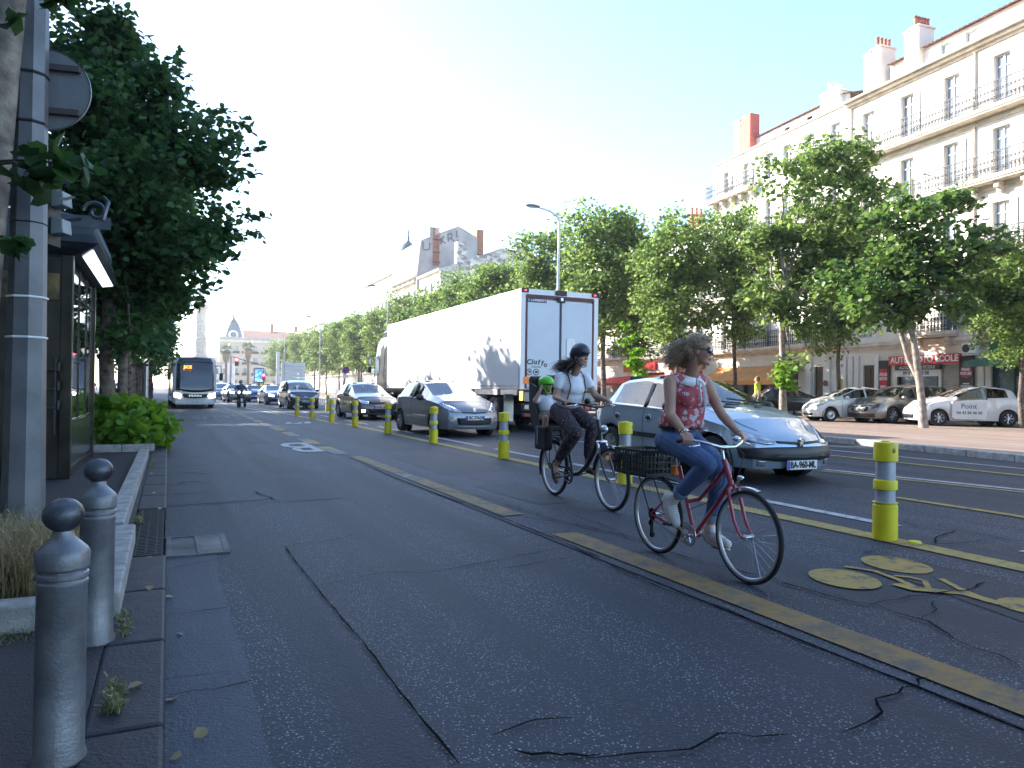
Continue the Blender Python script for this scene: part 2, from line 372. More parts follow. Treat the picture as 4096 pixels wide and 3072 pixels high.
def mark(name, mat, *a, **k): return tag(rect(*a, **k).build(name, mat, fix=False), kind='structure')
mark('road_patch', m_road3, .012, 1.15, 9.2, 32, dz=.0035, x1b=.9, jag=.04)
mark('road_patch', m_road2, 1.25, 1.95, 8.9, 11.2, dz=.0035, x0b=1.45, x1b=1.85, jag=.08)
mark('road_patch', m_road2, 1.45, 2.0, 12.0, 14.6, dz=.0035, jag=.05)
mark('road_patch', m_road2, 1.75, 2.25, 18.2, 21.6, dz=.0035, jag=.05)
mark('road_patch', m_road2, 3.9, 4.9, 10.6, 13.6, dz=.0035, jag=.05)
mark('road_patch', m_road2, 4.2, 5.1, 15.0, 17.6, dz=.0035, jag=.05)
mark('road_patch', m_road2, 3.85, 4.5, 7.4, 9.2, dz=.0035, jag=.05)
mark('road_patch', m_road2, 4.25, 5.25, 1.0, 3.75, dz=.0035, x0b=4.75, x1b=5.3, jag=.06)
# line markings
def line(nm, mat, x0, x1, y0, y1, **k): return mark(nm, mat, x0, x1, y0, y1, dz=.008, **k)
line('lane_marking', m_yo, 3.22, 3.47, -8, 5.87, jag=.004)
line('lane_marking', m_yo, 3.2, 3.44, 6.92, 10.4, jag=.004)
line('lane_marking', m_wf, 3.2, 3.42, 10.42, 11.0)
line('lane_marking', m_yo, 3.2, 3.43, 11.04, 14.0, jag=.004)
yy = 14.6
for i in range(26):
    L_ = 1.9 if i < 6 else 1.3
    line('lane_marking', m_yl if i % 2 else m_wf, 3.02, 3.32, yy, yy+L_*.62); line('lane_marking', m_wf if i % 2 else m_yl, 3.02, 3.32, yy+L_*.64, yy+L_); yy += L_*1.5
line('lane_marking', m_road3, 3.10, 3.17, -8, 12)
line('lane_marking', m_yl2, 5.68, 5.9, -12, 26); line('lane_marking', m_yl2, 5.45, 5.66, 26, 62, x0b=4.4, x1b=4.6)
for a, b in ((-2.6, .2), (1.2, 3.6), (4.74, 6.52), (8.1, 11.0), (12.2, 14.3), (15.0, 18.8), (20, 23.9), (25.3, 29), (30.4, 34), (35.5, 39)):
    line('lane_marking', m_wl, 6.33, 6.47, a, b)
line('lane_marking', m_wl, 4.75, 4.92, 36, 90, x0b=2.9, x1b=3.05)
line('lane_marking', m_yl, 7.95, 8.07, -8, 5.95); 
line('lane_marking', m_yl2, 9.35, 9.47, 8.3, -2, x0b=10.9, x1b=11.04); line('lane_marking', m_wl, 9.55, 9.67, 8.4, -2, x0b=11.2, x1b=11.34)
line('lane_marking', m_yl2, 11.55, 11.68, -8, 34); 
line('lane_marking', m_wl, 9.0, 9.12, 12.2, 15.2); line('lane_marking', m_wl, 12.6, 12.72, -4, 12)
def gtext(s, size, loc, rz, mat, sy=1.):
    e = text(s, size, mat, None, loc, (0, R(1.03), rz), 'road_lettering', bold=.012*size, ext=.0005); e.scale = (1, sy, 1); tag(e, kind='structure'); return e
# bus lane lettering, read by drivers coming towards the camera
gtext("B", 1.3, (2.72, 16.8, gz(2.72)+.009), math.pi, m_wl, 2.9)
gtext('BUS', .9, (1.7, 34.0, gz(1.7)+.0115), math.pi, m_wf, 4.5)
# bicycle symbols
def gpoly(name, px, mat, dz=.009, org=(2300, 1700), k=1.2094):
    P_ = [ground(org[0]+x/k, org[1]+y/k, dz) for x, y in px]
    return P_
bk = MB()
def gell(cx, cy, ax, ay, tilt):
    pts = []
    for i in range(32):
        a = 2*math.pi*i/32; x = ax*math.cos(a); y = ay*math.sin(a); x, y = x*math.cos(tilt)-y*math.sin(tilt), x*math.sin(tilt)+y*math.cos(tilt)
        pts.append((cx+x, cy+y))
    P_ = gpoly('', pts, None); bk.add(P_, [tuple(range(32))])
gell(1306, 744, 180, 42, R(9)); gell(1558, 675, 178, 34, R(9)); gell(2225, 880, 190, 36, R(9))
def gstroke(pts, wd):
    P_ = gpoly('', pts, None, dz=.0095)
    for i, (a, b) in enumerate(zip(P_[:-1], P_[1:])):
        d = (b-a); d.z = 0; n = Vector((-d.y, d.x, 0)).normalized()*wd/2; e = d.normalized()*wd*.25
        bk.add([a-n-e, a+n-e, b+n+e, b-n+e], [(0, 1, 2, 3)])
gstroke([(1312, 684), (1450, 705), (1560, 745), (1640, 782), (1760, 806), (1880, 808)], .05)
gstroke([(1560, 770), (1640, 792), (1880, 812), (2010, 850)], .09)
gstroke([(1548, 728), (1620, 735), (1692, 752), (1712, 792)], .04)
gstroke([(1775, 745), (1880, 800), (2040, 862), (2200, 890)], .05)
gstroke([(1712, 792), (1800, 806)], .05)
tag(bk.build('bicycle_symbol', m_yl, fix=False), kind='structure')
bk = MB()
for cx, cy, ax, ay in ((1155, 1692, 14, 3.4), (1230, 1690, 15, 3.4), (1190, 1694, 20, 1.6), (1200, 1690, 9, 1.5)):
    P_ = [ground(cx+ax*math.cos(2*math.pi*i/20), cy+ay*math.sin(2*math.pi*i/20), .009+.001*len(bk.f)) for i in range(20)]; bk.add(P_, [tuple(range(20))])
tag(bk.build('bicycle_symbol', m_wl, fix=False), kind='structure')
# cracks and seams
ck = MB(); CKZ = [0]
def crack(pts, wd=.02, org=(0, 0), k=1., rough=.025):
    P_ = [ground(org[0]+x/k, org[1]+y/k) for x, y in pts]
    Q_ = []
    for a, b in zip(P_[:-1], P_[1:]):
        n = max(2, int((b-a).length/.10))
        for i in range(n): Q_.append(a.lerp(b, i/n))
    Q_.append(P_[-1])
    L_ = []
    for i, p in enumerate(Q_):
        d = Q_[min(i+1, len(Q_)-1)]-Q_[max(i-1, 0)]; n = Vector((-d.y, d.x, 0)).normalized()
        c = p + n*random.gauss(0, rough*.5); w_ = wd*random.uniform(.35, 1.1)*(.4 if i in (0, len(Q_)-1) else 1)
        for s_ in (-1, 1): q = c+n*s_*w_/2; L_.append((q.x, q.y, gz(q.x)+.0128+.0002*(len(CKZ) % 9)))
    ck.add(L_, [(2*i, 2*i+1, 2*i+3, 2*i+2) for i in range(len(Q_)-1)]); CKZ.append(1)
o1 = (600, 1600); k1 = 1.1272
crack([(600, 660), (700, 790), (830, 950), (960, 1100), (1100, 1290), (1240, 1470), (1400, 1659)], .013, o1, k1, .006)
crack([(610, 665), (840, 632), (960, 600)], .012, o1, k1)
crack([(740, 850), (900, 820), (1060, 785), (1230, 785), (1500, 745), (1850, 670)], .014, o1, k1)
crack([(1500, 775), (1650, 760), (1900, 712)], .012, o1, k1)
crack([(900, 262), (1150, 375), (1500, 500), (1750, 600), (2029, 715)], .016, o1, k1, .006)
crack([(1240, 395), (1500, 440), (1800, 540), (2029, 600)], .012, o1, k1)
crack([(80, 770), (200, 745), (350, 715)], .014, o1, k1); crack([(85, 975), (250, 955), (400, 935)], .012, o1, k1)
crack([(85, 1340), (300, 1310), (480, 1265)], .016, o1, k1); crack([(90, 492), (200, 480), (420, 470), (570, 465)], .012, o1, k1)
crack([(470, 415), (530, 440), (580, 465)], .02, o1, k1)
for yy_ in (185, 268, 300, 345, 385, 430): crack([(85, yy_+random.uniform(-8, 8)), (180, yy_-6+random.uniform(-8, 8)), (275, yy_-8)], .03, o1, k1, .05)
crack([(1640, 1600), (1800, 1615), (1900, 1605), (2029, 1620)], .02, o1, k1)
crack([(1500, 1540), (1650, 1475), (1750, 1465), (1900, 1440)], .012, o1, k1)
o2 = (2300, 1700); k2 = 1.2094
crack([(0, 440), (160, 500), (260, 545), (420, 590)], .012, o2, k2); crack([(0, 482), (220, 540), (480, 630), (700, 690), (930, 740), (1060, 785), (1200, 830), (1450, 885), (1700, 960), (1860, 1050), (2172, 1170)], .016, o2, k2)
crack([(0, 600), (200, 700), (420, 800), (740, 900), (900, 980), (1100, 1070), (1350, 1160), (1620, 1260), (1830, 1350), (2172, 1480)], .014, o2, k2, .006)
crack([(0, 1635), (300, 1605), (560, 1585), (700, 1510), (860, 1520), (1050, 1510)], .014, o2, k2)
crack([(1280, 1500), (1400, 1450), (1470, 1400), (1460, 1340), (1560, 1310), (1640, 1265), (1700, 1230)], .016, o2, k2)
crack([(1430, 885), (1560, 850), (1700, 830), (1880, 805), (2000, 770)], .018, o2, k2); crack([(1380, 630), (1500, 605), (1650, 590), (1900, 575), (2060, 550)], .012, o2, k2)
crack([(1560, 465), (1700, 505), (1900, 525), (2172, 570)], .012, o2, k2); crack([(1745, 580), (1750, 545), (1850, 518)], .018, o2, k2)
crack([(480, 470), (700, 500), (1000, 560), (1400, 620), (2100, 765)], .01, o2, k2)
crack([(950, 760), (1250, 830), (1420, 890)], .01, o2, k2); crack([(1680, 960), (1740, 900), (1740, 860)], .01, o2, k2)
tag(ck.build('road_cracks', M('crack_dark', (.006, .006, .007), 1., spec=.05), fix=False), kind='structure')
# ================================================================ buildings
m_stucco = M('cream_stucco', (.80, .73, .64), .85, var=.10, scale=.7, bump=.15, bscale=30)
m_stucco2 = M('pale_stucco', (.82, .78, .72), .85, var=.10, scale=.6, bump=.15, bscale=30)
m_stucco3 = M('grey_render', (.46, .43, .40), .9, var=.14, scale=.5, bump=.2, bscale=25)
m_trim = M('stone_trim', (.70, .60, .48), .8, var=.15, scale=2, bump=.2)
m_tile = M('roof_tiles', (.35, .17, .11), .85, var=.35, scale=9, bump=.6, bscale=12)
m_terra = M('terracotta', (.45, .17, .09), .8, var=.3, scale=6)
m_iron = M('wrought_iron', (.045, .045, .05), .6, .3, var=.3, scale=20)
m_pane = M('window_pane', (.22, .27, .32), .06, var=.25, scale=.8, coat=.5)
m_curtain = M('curtain_pane', (.42, .44, .46), .35, var=.25, scale=2)
m_frame = M('window_frame', (.62, .62, .60), .5, var=.05)
m_shutter = M('shutter', (.50, .50, .47), .6, var=.1, scale=12)
m_wood = M('dark_wood', (.10, .055, .035), .5, var=.35, scale=8)
m_zinc = M('zinc_roof', (.16, .19, .20), .45, .5, var=.2)
def facade(root, u0, u1, z0, z1, ops, mat, depth=.22, name='wall', yo=0.):
    """wall sheet in the plane y=yo (outside is +y) with openings (uc, w, zb, zt) and reveals"""
    us = sorted({u0, u1} | {c-w/2 for c, w, a, b in ops} | {c+w/2 for c, w, a, b in ops}); zs = sorted({z0, z1} | {a for _, _, a, b in ops} | {b for _, _, a, b in ops})
    us = [u for u in us if u0 <= u <= u1]; mb = MB()
    for i in range(len(us)-1):
        for j in range(len(zs)-1):
            cu, cz = (us[i]+us[i+1])/2, (zs[j]+zs[j+1])/2
            if any(abs(cu-c) < w/2 and a < cz < b for c, w, a, b in ops): continue
            mb.add([(us[i], yo, zs[j]), (us[i+1], yo, zs[j]), (us[i+1], yo, zs[j+1]), (us[i], yo, zs[j+1])], [(0, 1, 2, 3)])
    for c, w, a, b in ops:
        x0, x1 = c-w/2, c+w/2
        mb.add([(x0, yo, a), (x0, yo-depth, a), (x0, yo-depth, b), (x0, yo, b)], [(0, 1, 2, 3)]); mb.add([(x1, yo, a), (x1, yo-depth, a), (x1, yo-depth, b), (x1, yo, b)], [(0, 1, 2, 3)])
        mb.add([(x0, yo, a), (x0, yo-depth, a), (x1, yo-depth, a), (x1, yo, a)], [(0, 1, 2, 3)]); mb.add([(x0, yo, b), (x0, yo-depth, b), (x1, yo-depth, b), (x1, yo, b)], [(0, 1, 2, 3)])
    return mb.build(name, mat, root, fix=False)
def block(root, u0, u1, d, z0, z1, mat, name='wall', yo=0.):
    """sides, back and top of a building behind its facade"""
    mb = MB(); A = [(u0, yo, z0), (u0, yo-d, z0), (u1, yo-d, z0), (u1, yo, z0)]; B = [(x, y, z1) for x, y, _ in A]
    mb.add(A+B, [(0, 1, 5, 4), (1, 2, 6, 5), (2, 3, 7, 6), (4, 5, 6, 7)]); return mb.build(name, mat, root, fix=False)
def window(root, c, w, zb, zt, yo=0., curtain=False, small=False, depth=.18, mid=True):
    f = MB(); y = yo-depth; t = .055
    f.box((c-w/2+t/2, y, (zb+zt)/2), (t, .06, zt-zb)).box((c+w/2-t/2, y, (zb+zt)/2), (t, .06, zt-zb)).box((c, y, zt-t/2), (w-2*t, .05, t)).box((c, y, zb+t/2), (w-2*t, .05, t))
    if mid and not small: f.box((c, y, (zb+zt)/2), (.06, .055, zt-zb-2*t)).box((c, y, zt-(zt-zb)*.22), (w-2*t, .045, .05))
    o = f.build('window', m_frame, root)
    p = MB().box((c, y-.03, (zb+zt)/2), (w-.02, .02, zt-zb-.02)).build('pane', m_curtain if curtain else m_pane, o); return o
def shutter(root, x, zb, zt, yo, wd=.34, y2=.03):
    mb = MB().box((x, yo+y2, (zb+zt)/2), (wd, .035, zt-zb))
    n = int((zt-zb)/.09)
    for i in range(n): mb.box((x, yo+y2+.021, zb+.06+i*(zt-zb-.1)/n), (wd-.07, .012, .035))
    return mb.build('shutter', m_shutter, root)
def railing(par, u0, u1, z, y, h=.9, fancy=True, ends=True, dp=.6):
    mb = MB(); mb.box(((u0+u1)/2, y, z+h), (u1-u0, .045, .035)).box(((u0+u1)/2, y, z+h*.8), (u1-u0, .02, .02)).box(((u0+u1)/2, y, z+.08), (u1-u0, .02, .025)).box(((u0+u1)/2, y, z+h*.42), (u1-u0, .015, .015))
    n = int((u1-u0)/.16)
    for i in range(n+1):
        x = u0+(u1-u0)*i/max(1, n); mb.box((x, y, z+h*.5), (.026, .022, h))
        if fancy and i < n:
            c = x+(u1-u0)/n/2; mb.ring((c, y, z+h*.60), .055, .014, n=8, m=3); mb.ring((c, y, z+h*.25), .06, .014, n=8, m=3); mb.ring((c, y, z+h*.9), .03, .008, n=6, m=3)
    if ends:
        for x in (u0, u1):
            mb.box((x, y-dp/2, z+h), (.035, dp, .035))
            for k in range(5): mb.box((x, y-dp*k/5, z+h/2), (.016, .016, h))
    return mb.build('railing', m_iron, par)
def balcony(root, u0, u1, z, dp=.65, brk=None, fancy=True, th=.16, bs=1.1):
    mb = MB().box(((u0+u1)/2, dp/2, z-th/2), (u1-u0, dp, th)).box(((u0+u1)/2, dp/2-.02, z-th-.04), (u1-u0-.06, dp-.06, .08))
    b = mb.build('balcony', m_trim, root, bevel=.015)
    railing(b, u0+.04, u1-.04, z, dp-.05, fancy=fancy, dp=dp-.1)
    if brk:
        k = MB(); x = u0+.3
        while x < u1: k.box((x, dp*.32, z-th-.21), (.22, dp*.62, .26)).box((x, dp*.2, z-th-.42), (.2, dp*.36, .18)); x += bs
        k.each('bracket', m_trim, b, bevel=.02)
    return b
def roof_tiles(root, u0, u1, y0, z0, y1, z1, name='roof'):
    n = int((u1-u0)/.22); V_ = []; F_ = []; m = 2
    for i in range(n*4+1):
        x = u0+(u1-u0)*i/(n*4); h = .05*abs(math.sin(math.pi*i/4)); V_ += [(x, y0, z0+h), (x, y1, z1+h)]
    for i in range(n*4): F_.append((2*i, 2*i+1, 2*i+3, 2*i+2))
    return MB().add(V_, F_).build(name, m_tile, root, fix=False)
def chimney(root, u0, u1, y0, y1, z0, z1, mat, pots=4, potm=None, cap=True, name='chimney'):
    mb = MB().box(((u0+u1)/2, (y0+y1)/2, (z0+z1)/2), (u1-u0, abs(y1-y0), z1-z0))
    if cap: mb.box(((u0+u1)/2, (y0+y1)/2, z1+.04), (u1-u0+.12, abs(y1-y0)+.12, .09))
    c = mb.build(name, mat, root, bevel=.01)
    for i in range(pots):
        y = y0+(y1-y0)*(i+.5)/pots; MB().lathe([(.085, z1+.08), (.075, z1+.5), (.095, z1+.52), (.09, z1+.58), (.05, z1+.58)], 10, ((u0+u1)/2, y, 0)).build('chimney_pot', potm or m_terra, c, smooth=40)
    return c
FX, FY, FA = 30.55, 17.41, math.pi/2-R(5.5)
# ---- near building with the shops
B1 = empty('apartment_building', (FX, FY, 0), FA, 'long cream apartment building with iron balconies above the shops, nearest on the right', 'building')
wins = []; zf = {1: (4.26, 6.35), 2: (7.33, 9.42), 3: (10.45, 12.5), 4: (13.31, 15.5)}
ucs = [8.73-1.15-2.27*i for i in range(10)]
for fl, (a, b) in zf.items():
    for i, c in enumerate(ucs): wins.append((c, .74, a, b))
shop_ops = [(4.65, 2.2, MZ, 2.3), (2.95, .95, MZ, 2.8), (7.35, .8, MZ+.02, 2.88), (-1.3, 4.9, MZ+.3, 2.95), (-7.5, 4.2, MZ+.3, 2.9)]
facade(B1, -14, 8.73, MZ-.05, 16.0, wins+shop_ops, m_stucco)
block(B1, -14, 8.73, 11, 0, 16.3, m_stucco)
for k, (c, w_, a, b) in enumerate(wins):
    window(B1, c, w_, a, b, curtain=(k*7 % 5 == 0))
for fl, us in {2: [ucs[3], ucs[5]], 3: [ucs[2], ucs[4], ucs[6]], 4: [ucs[1], ucs[6]], 1: [ucs[2], ucs[4], ucs[5]]}.items():
    for c in us: shutter(B1, c-.56, zf[fl][0]+.02, zf[fl][1], 0)
balcony(B1, -14, 8.65, 13.29, .62); balcony(B1, -13.9, 4.0, 10.43, .62, brk=True)
balcony(B1, -13.9, 1.25, 7.31, .62, brk=True); balcony(B1, 2.6, 4.7, 4.24, .6, brk=True, bs=1.5); balcony(B1, -13.8, 1.4, 4.24, .6, brk=True, bs=1.5)
for c in (ucs[1], ucs[0]): balcony(B1, c-.55, c+.55, 10.43, .3, fancy=False); balcony(B1, c-.55, c+.55, 7.31, .3, fancy=False)
cn = MB()
for z, o_, h in ((16.05, .10, .12), (16.17, .28, .12), (16.3, .46, .10)): cn.box((-2.6, o_/2-.01, z+h/2-.05), (22.9, o_+.02, h))
for z in (3.84,): cn.box((-2.63, .09, z+.03), (22.74, .2, .16)).box((-2.63, .05, z-.12), (22.74, .1, .14))
cn.box((-2.63, .03, 12.86), (22.74, .06, .10)).box((-2.63, .03, 9.98), (22.74, .06, .10))
for u_ in (8.62, 1.9, -4.6): MB().tube([(u_, .06, 3.9), (u_, .06, 16.0)], .045, 8).build('downpipe', m_trim, B1, smooth=50)
cn.each('cornice', m_trim, B1, bevel=.01)
# attic behind the cornice
at_ops = [(c, .55, 16.5, 17.25) for c in (2.4, 3.6, -.9, -3.5, 7.0)]
facade(B1, -14, 6.6, 16.2, 17.45, at_ops[:4], m_stucco, yo=-.35, depth=.12)
for c, w_, a, b in at_ops[:4]: window(B1, c, w_, a, b, yo=-.35, small=True, depth=.1)
roof_tiles(B1, -14, 6.62, -.1, 17.42, -6, 19.0)
chimney(B1, 6.9, 7.5, -.05, -1.0, 16.2, 18.5, m_stucco, 4); chimney(B1, 4.75, 5.3, -.05, -1.0, 16.2, 18.5, m_stucco, 5); chimney(B1, 7.52, 7.95, -.05, -.75, 16.2, 18.4, m_stucco, 0); chimney(B1, 5.32, 5.55, -.05, -.7, 16.2, 18.45, m_stucco, 0); chimney(B1, -1.2, -.5, -.05, -1.0, 16.2, 18.6, m_stucco, 4)
an = empty('tv_antenna', (0, 0, 0), 0, 'thin television antenna rising between the chimneys of the nearest right building', 'antenna'); an.location = (FX+6.1*.0958+2, FY+6.1*.9954, 17.6)
ma = MB().tube([(0, 0, -.6), (0, 0, 2.3)], .02, 6)
for z, l in ((2.2, .5), (2.0, .6), (1.8, .4)): ma.tube([(-l/2, 0, z), (l/2, 0, z)], .012, 4)
ma.tube([(0, -.4, 2.0), (0, .4, 2.0)], .012, 4); ma.build('mast', m_alu, an)
# ground floor pilasters and shop parts
pl = MB()
for c in (8.5, 6.86, 1.5, 1.18, 8.1, -4.1): pl.box((c, .05, 1.75), (.26, .1, 3.2))
for z in [.75+.38*i for i in range(7)]: pass
pl.each('pilaster', m_stucco2, B1, bevel=.02)
dr = MB().box((7.35, -.14, 1.5), (.78, .07, 2.7)).box((7.18, -.09, 2.2), (.28, .03, 1.0)).box((7.52, -.09, 2.2), (.28, .03, 1.0)).box((7.18, -.09, .85), (.28, .03, .9)).box((7.52, -.09, .85), (.28, .03, .9))
dr.build('door', m_wood, B1, bevel=.01)
m_shopblk = M('shop_black', (.02, .02, .026), .3, var=.2, scale=2)
m_shopred = M('shop_red', (.62, .02, .025), .4, var=.08, scale=2)
m_poster = M('poster_red', (.55, .02, .03), .5, var=.1)
def fl(x, z, out=.05): return (x, out, z)
TR = (math.pi/2, 0, math.pi)       # lettering facing out of the facade (+y), reading towards -u
sg = MB().box((4.25, .10, 3.04), (3.65, .16, .42)).build('shop_sign', m_shopred, B1, bevel=.01)
text('AUTO MOTO ECOLE', .40, m_white, sg, (4.2, .187, 3.05), TR, bold=.014, sx=.93)
s2 = MB().box((6.4, .07, 1.75), (.62, .06, 2.65)).build('shop_panel', m_shopblk, B1); MB().box((6.42, .112, 2.1), (.44, .012, 1.15)).build('poster', m_poster, s2)
text('STAGE\nMOTO\n\n550€', .2, m_white, s2, (6.42, .122, 2.1), TR, bold=.008, sx=.75)
[MB().box((6.42, .104, 1.4-.1*k), (.38-.08*(k == 2), .006, .045)).build('text_line', m_white, s2) for k in range(3)]
s3 = MB().box((2.15, .07, 1.75), (.66, .06, 2.75)).build('shop_panel', m_shopblk, B1); MB().lathe([(.0, 0), (.29, 0), (.29, .012), (0, .012)], 8, (2.15, .101, 2.45), axis='y').build('poster', m_poster, s3)
text('PERMIS\nVOITURE', .17, m_white, s3, (2.15, .125, 2.46), TR, bold=.006, sx=.75)
[MB().box((2.15, .104, z), (w_, .006, .05)).build('text_line', m_white, s3) for z, w_ in ((1.95, .3), (1.85, .5), (1.75, .36), (1.55, .4), (1.33, .5), (1.23, .28))]
s4 = MB().box((4.7, -.02, 2.44), (2.2, .08, .3)).build('shop_sign', m_white, B1); text('09 8       03 00', .26, m_ink, s4, (4.7, .023, 2.44), TR, bold=.004, sx=.9)
s5 = MB().box((4.6, .03, 2.7), (2.4, .1, .22)).build('shop_sign', m_shopblk, B1); text('AUTO MOTO ECOLE', .2, m_alu, s5, (4.6, .083, 2.7), TR, bold=.002)
MB().box((4.65, -.2, 1.32), (2.2, .04, 1.95)).build('shop_window', m_pane, B1)
fr = MB().box((5.72, -.1, 1.32), (.1, .16, 1.95)).box((4.65, -.1, 1.32), (.07, .14, 1.95)).box((3.6, -.1, 1.32), (.1, .16, 1.95)); fr.each('shop_frame', m_shopblk, B1)
MB().box((5.3, -.16, 1.5), (.25, .01, 1.0)).box((4.0, -.16, 1.35), (.3, .01, .5)).build('poster', m_curtain, B1)
sh = MB()
for i in range(27): sh.box((2.95, -.1, MZ+.05+i*.09), (.94, .05, .078))
sh.build('roller_shutter', M('shutter_steel', (.36, .33, .30), .5, .3, var=.12), B1)
ac = MB().box((1.75, .3, 3.42), (.62, .42, .42)); a_ = ac.build('air_conditioner', m_white, B1, bevel=.02); MB().lathe([(0, 0), (.17, 0), (.17, .02), (0, .02)], 20, (1.85, .512, 3.42), axis='y').build('fan_grille', m_black, a_); MB().box((1.75, .25, 3.17), (.7, .3, .05)).build('shelf', m_white, a_)

# green shop
m_green = M('shop_green', (.02, .14, .09), .45, var=.2, scale=4)
gs = MB()
for i in range(10): gs.box((-1.35, .07, 3.02+.065*i), (5.0, .12, .05))
gs.box((-1.35, .04, 3.3), (5.05, .08, .7)); gs = gs.build('shop_sign', m_green, B1); text('P', .5, m_white, gs, (.28, .14, 3.33), TR, bold=.018, sx=1.2, shear=.2)
aw = MB().add([(1.6, .12, 3.02), (-4, .12, 3.02), (-4, 1.0, 2.86), (1.6, 1.0, 2.86), (1.6, 1.0, 2.62), (-4, 1.0, 2.62)], [(0, 1, 2, 3), (3, 2, 5, 4)]); aw.build('awning', m_green, B1, fix=False)
MB().box((-1.3, -.2, 1.7), (4.9, .04, 2.5)).build('shop_window', m_pane, B1)
fr = MB()
for x in (1.12, .2, -.5, -1.6, -2.7, -3.7): fr.box((x, -.08, 1.7), (.09, .2, 2.5))
fr.box((-1.3, -.08, .55), (4.8, .18, .1)); fr.each('shop_frame', m_green, B1)
text('LES\nMUIOS', .2, m_white, B1, (.62, -.165, 1.2), TR, bold=.003); text('O   O', .2, m_white, B1, (.65, -.165, 2.3), TR)
MB().box((-.05, -.1, 2.0), (.4, .02, .5)).build('poster', m_curtain, B1)
m_orangewall = M('orange_wall', (.62, .22, .05), .7, var=.1)
# ---- second building
B2 = empty('apartment_building', (FX, FY, 0), FA, 'white apartment building with a red chimney, behind the second tree from the right', 'building')
w2 = [(c, .66, 14.2, 15.7) for c in (19.0, 17.0, 14.9, 13.4, 11.6, 9.75)]+[(c, .66, 11.0, 12.9) for c in (19.0, 17.0, 14.9, 13.4, 11.6, 9.75)]+[(c, .66, a, b) for a, b in ((4.2, 6.2), (7.6, 9.6)) for c in (19.0, 17.0, 14.9, 13.4, 11.6, 9.75)]
s_ops = [(15.6, 6.6, MZ, 3.0), (10.7, .8, MZ, 2.9)]
facade(B2, 8.75, 20.4, MZ-.05, 16.45, w2+s_ops, m_stucco2); block(B2, 8.75, 20.4, 11, 0, 16.42, m_stucco2)
for k, (c, w_, a, b) in enumerate(w2): window(B2, c, w_, a, b, curtain=(k % 4 == 1))
for c in (18.55, 16.5): shutter(B2, c, 14.2, 15.7, 0)
balcony(B2, 15.9, 20.5, 14.05, .6, brk=True, bs=.95); balcony(B2, 9.1, 12.4, 14.05, .45, fancy=True); balcony(B2, 9.0, 20.2, 10.9, .55); balcony(B2, 9.0, 20.2, 7.5, .55); balcony(B2, 9.0, 20.2, 4.15, .5)
MB().box((14.57, .04, 16.43), (11.7, .1, .1)).box((14.57, .1, 3.86), (11.6, .2, .14)).box((14.57, .05, 3.72), (11.6, .1, .12)).each('cornice', m_trim, B2)
facade(B2, 9.4, 16.7, 16.4, 17.2, [(14, .5, 16.6, 17.0), (12.2, .5, 16.6, 17.0)], m_stucco2, yo=-.5, depth=.1); roof_tiles(B2, 9.4, 16.7, -.3, 17.2, -6, 18.7)
chimney(B2, 9.75, 10.9, -.05, -1.0, 16.3, 17.5, m_stucco2, 5, m_stucco2)
chimney(B2, 17.75, 18.3, -.05, -.7, 16.3, 18.6, m_stucco2, 0); chimney(B2, 16.75, 17.7, -.05, -.75, 16.3, 18.75, M('salmon_render', (.62, .16, .12), .85, var=.06), 0, cap=False)
# cafe: orange awning, number 19
m_awn = M('orange_canvas', (.66, .30, .09), .8, var=.08, scale=2)
aw = MB().add([(19.6, .1, 3.04), (11.8, .1, 3.04), (12.2, 1.5, 2.15), (19.6, 1.5, 2.15), (12.2, 1.5, 1.92), (19.6, 1.5, 1.92), (12.2, .1, 3.0), (19.6, .1, 3.0)], [(0, 1, 2, 3), (3, 2, 4, 5)]); aw.build('awning', m_awn, B2, fix=False)

MB().box((15.6, -.4, 1.7), (6.6, .05, 2.7)).build('shop_window', m_pane, B2); fr = MB()
for x in (18.9, 17.2, 15.6, 14.0, 12.4): fr.box((x, -.25, 1.7), (.12, .2, 2.7))
fr.each('shop_frame', m_wood, B2)
MB().box((10.7, -.15, 1.6), (.8, .06, 2.6)).build('door', m_wood, B2); pl = MB()
for c in (9.0, 10.1, 11.45, 19.7): pl.box((c, .06, 1.8), (.45, .12, 3.1))
pl.each('pilaster', m_stucco2, B2, bevel=.02)
text('19', .26, m_ink, B2, (19.45, .13, 3.35), TR, bold=.003); text('21', .2, m_ink, B2, (9.0, .13, 2.9), TR, bold=.002)

MB().box((9.1, .13, 1.95), (.3, .02, .55)).build('poster', M('poster_yellow', (.5, .42, .05), .6), B2)
MB().lathe([(0, 0), (.16, 0), (.16, .03), (0, .03)], 16, (10.1, .14, 2.0), axis='y').build('round_plate', M('dark_red', (.2, .03, .03), .5), B2)
# ---- third, lower building, then the rest of the row
B3 = empty('apartment_building', (FX, FY, 0), FA, 'lower white building with red and orange shop fronts, beyond the red chimney', 'building')
w3 = [(c, .7, a, b) for a, b in ((4.3, 6.3), (7.2, 9.2), (10.1, 12.0)) for c in np.arange(21.6, 44, 2.4)]
facade(B3, 20.42, 45, MZ-.05, 12.6, w3+[(23.2, 3.6, MZ, 2.9), (28.4, 4.6, MZ, 2.9), (34.4, 4.6, MZ, 2.9), (40.6, 4.8, MZ, 2.9)], m_stucco2); block(B3, 20.42, 45, 11, 0, 12.58, m_stucco2)
for k, (c, w_, a, b) in enumerate(w3): window(B3, c, w_, a, b, curtain=(k % 3 == 1))
MB().box((32.7, .12, 12.6), (24.6, .3, .16)).build('cornice', m_trim, B3); roof_tiles(B3, 20.5, 45, .2, 12.7, -6, 14.2)
balcony(B3, 20.8, 44.5, 7.1, .5, fancy=False); balcony(B3, 20.8, 44.5, 4.15, .5, fancy=False)
chimney(B3, 23.6, 24.1, -.5, -1.6, 12.6, 14.0, m_terra, 3)
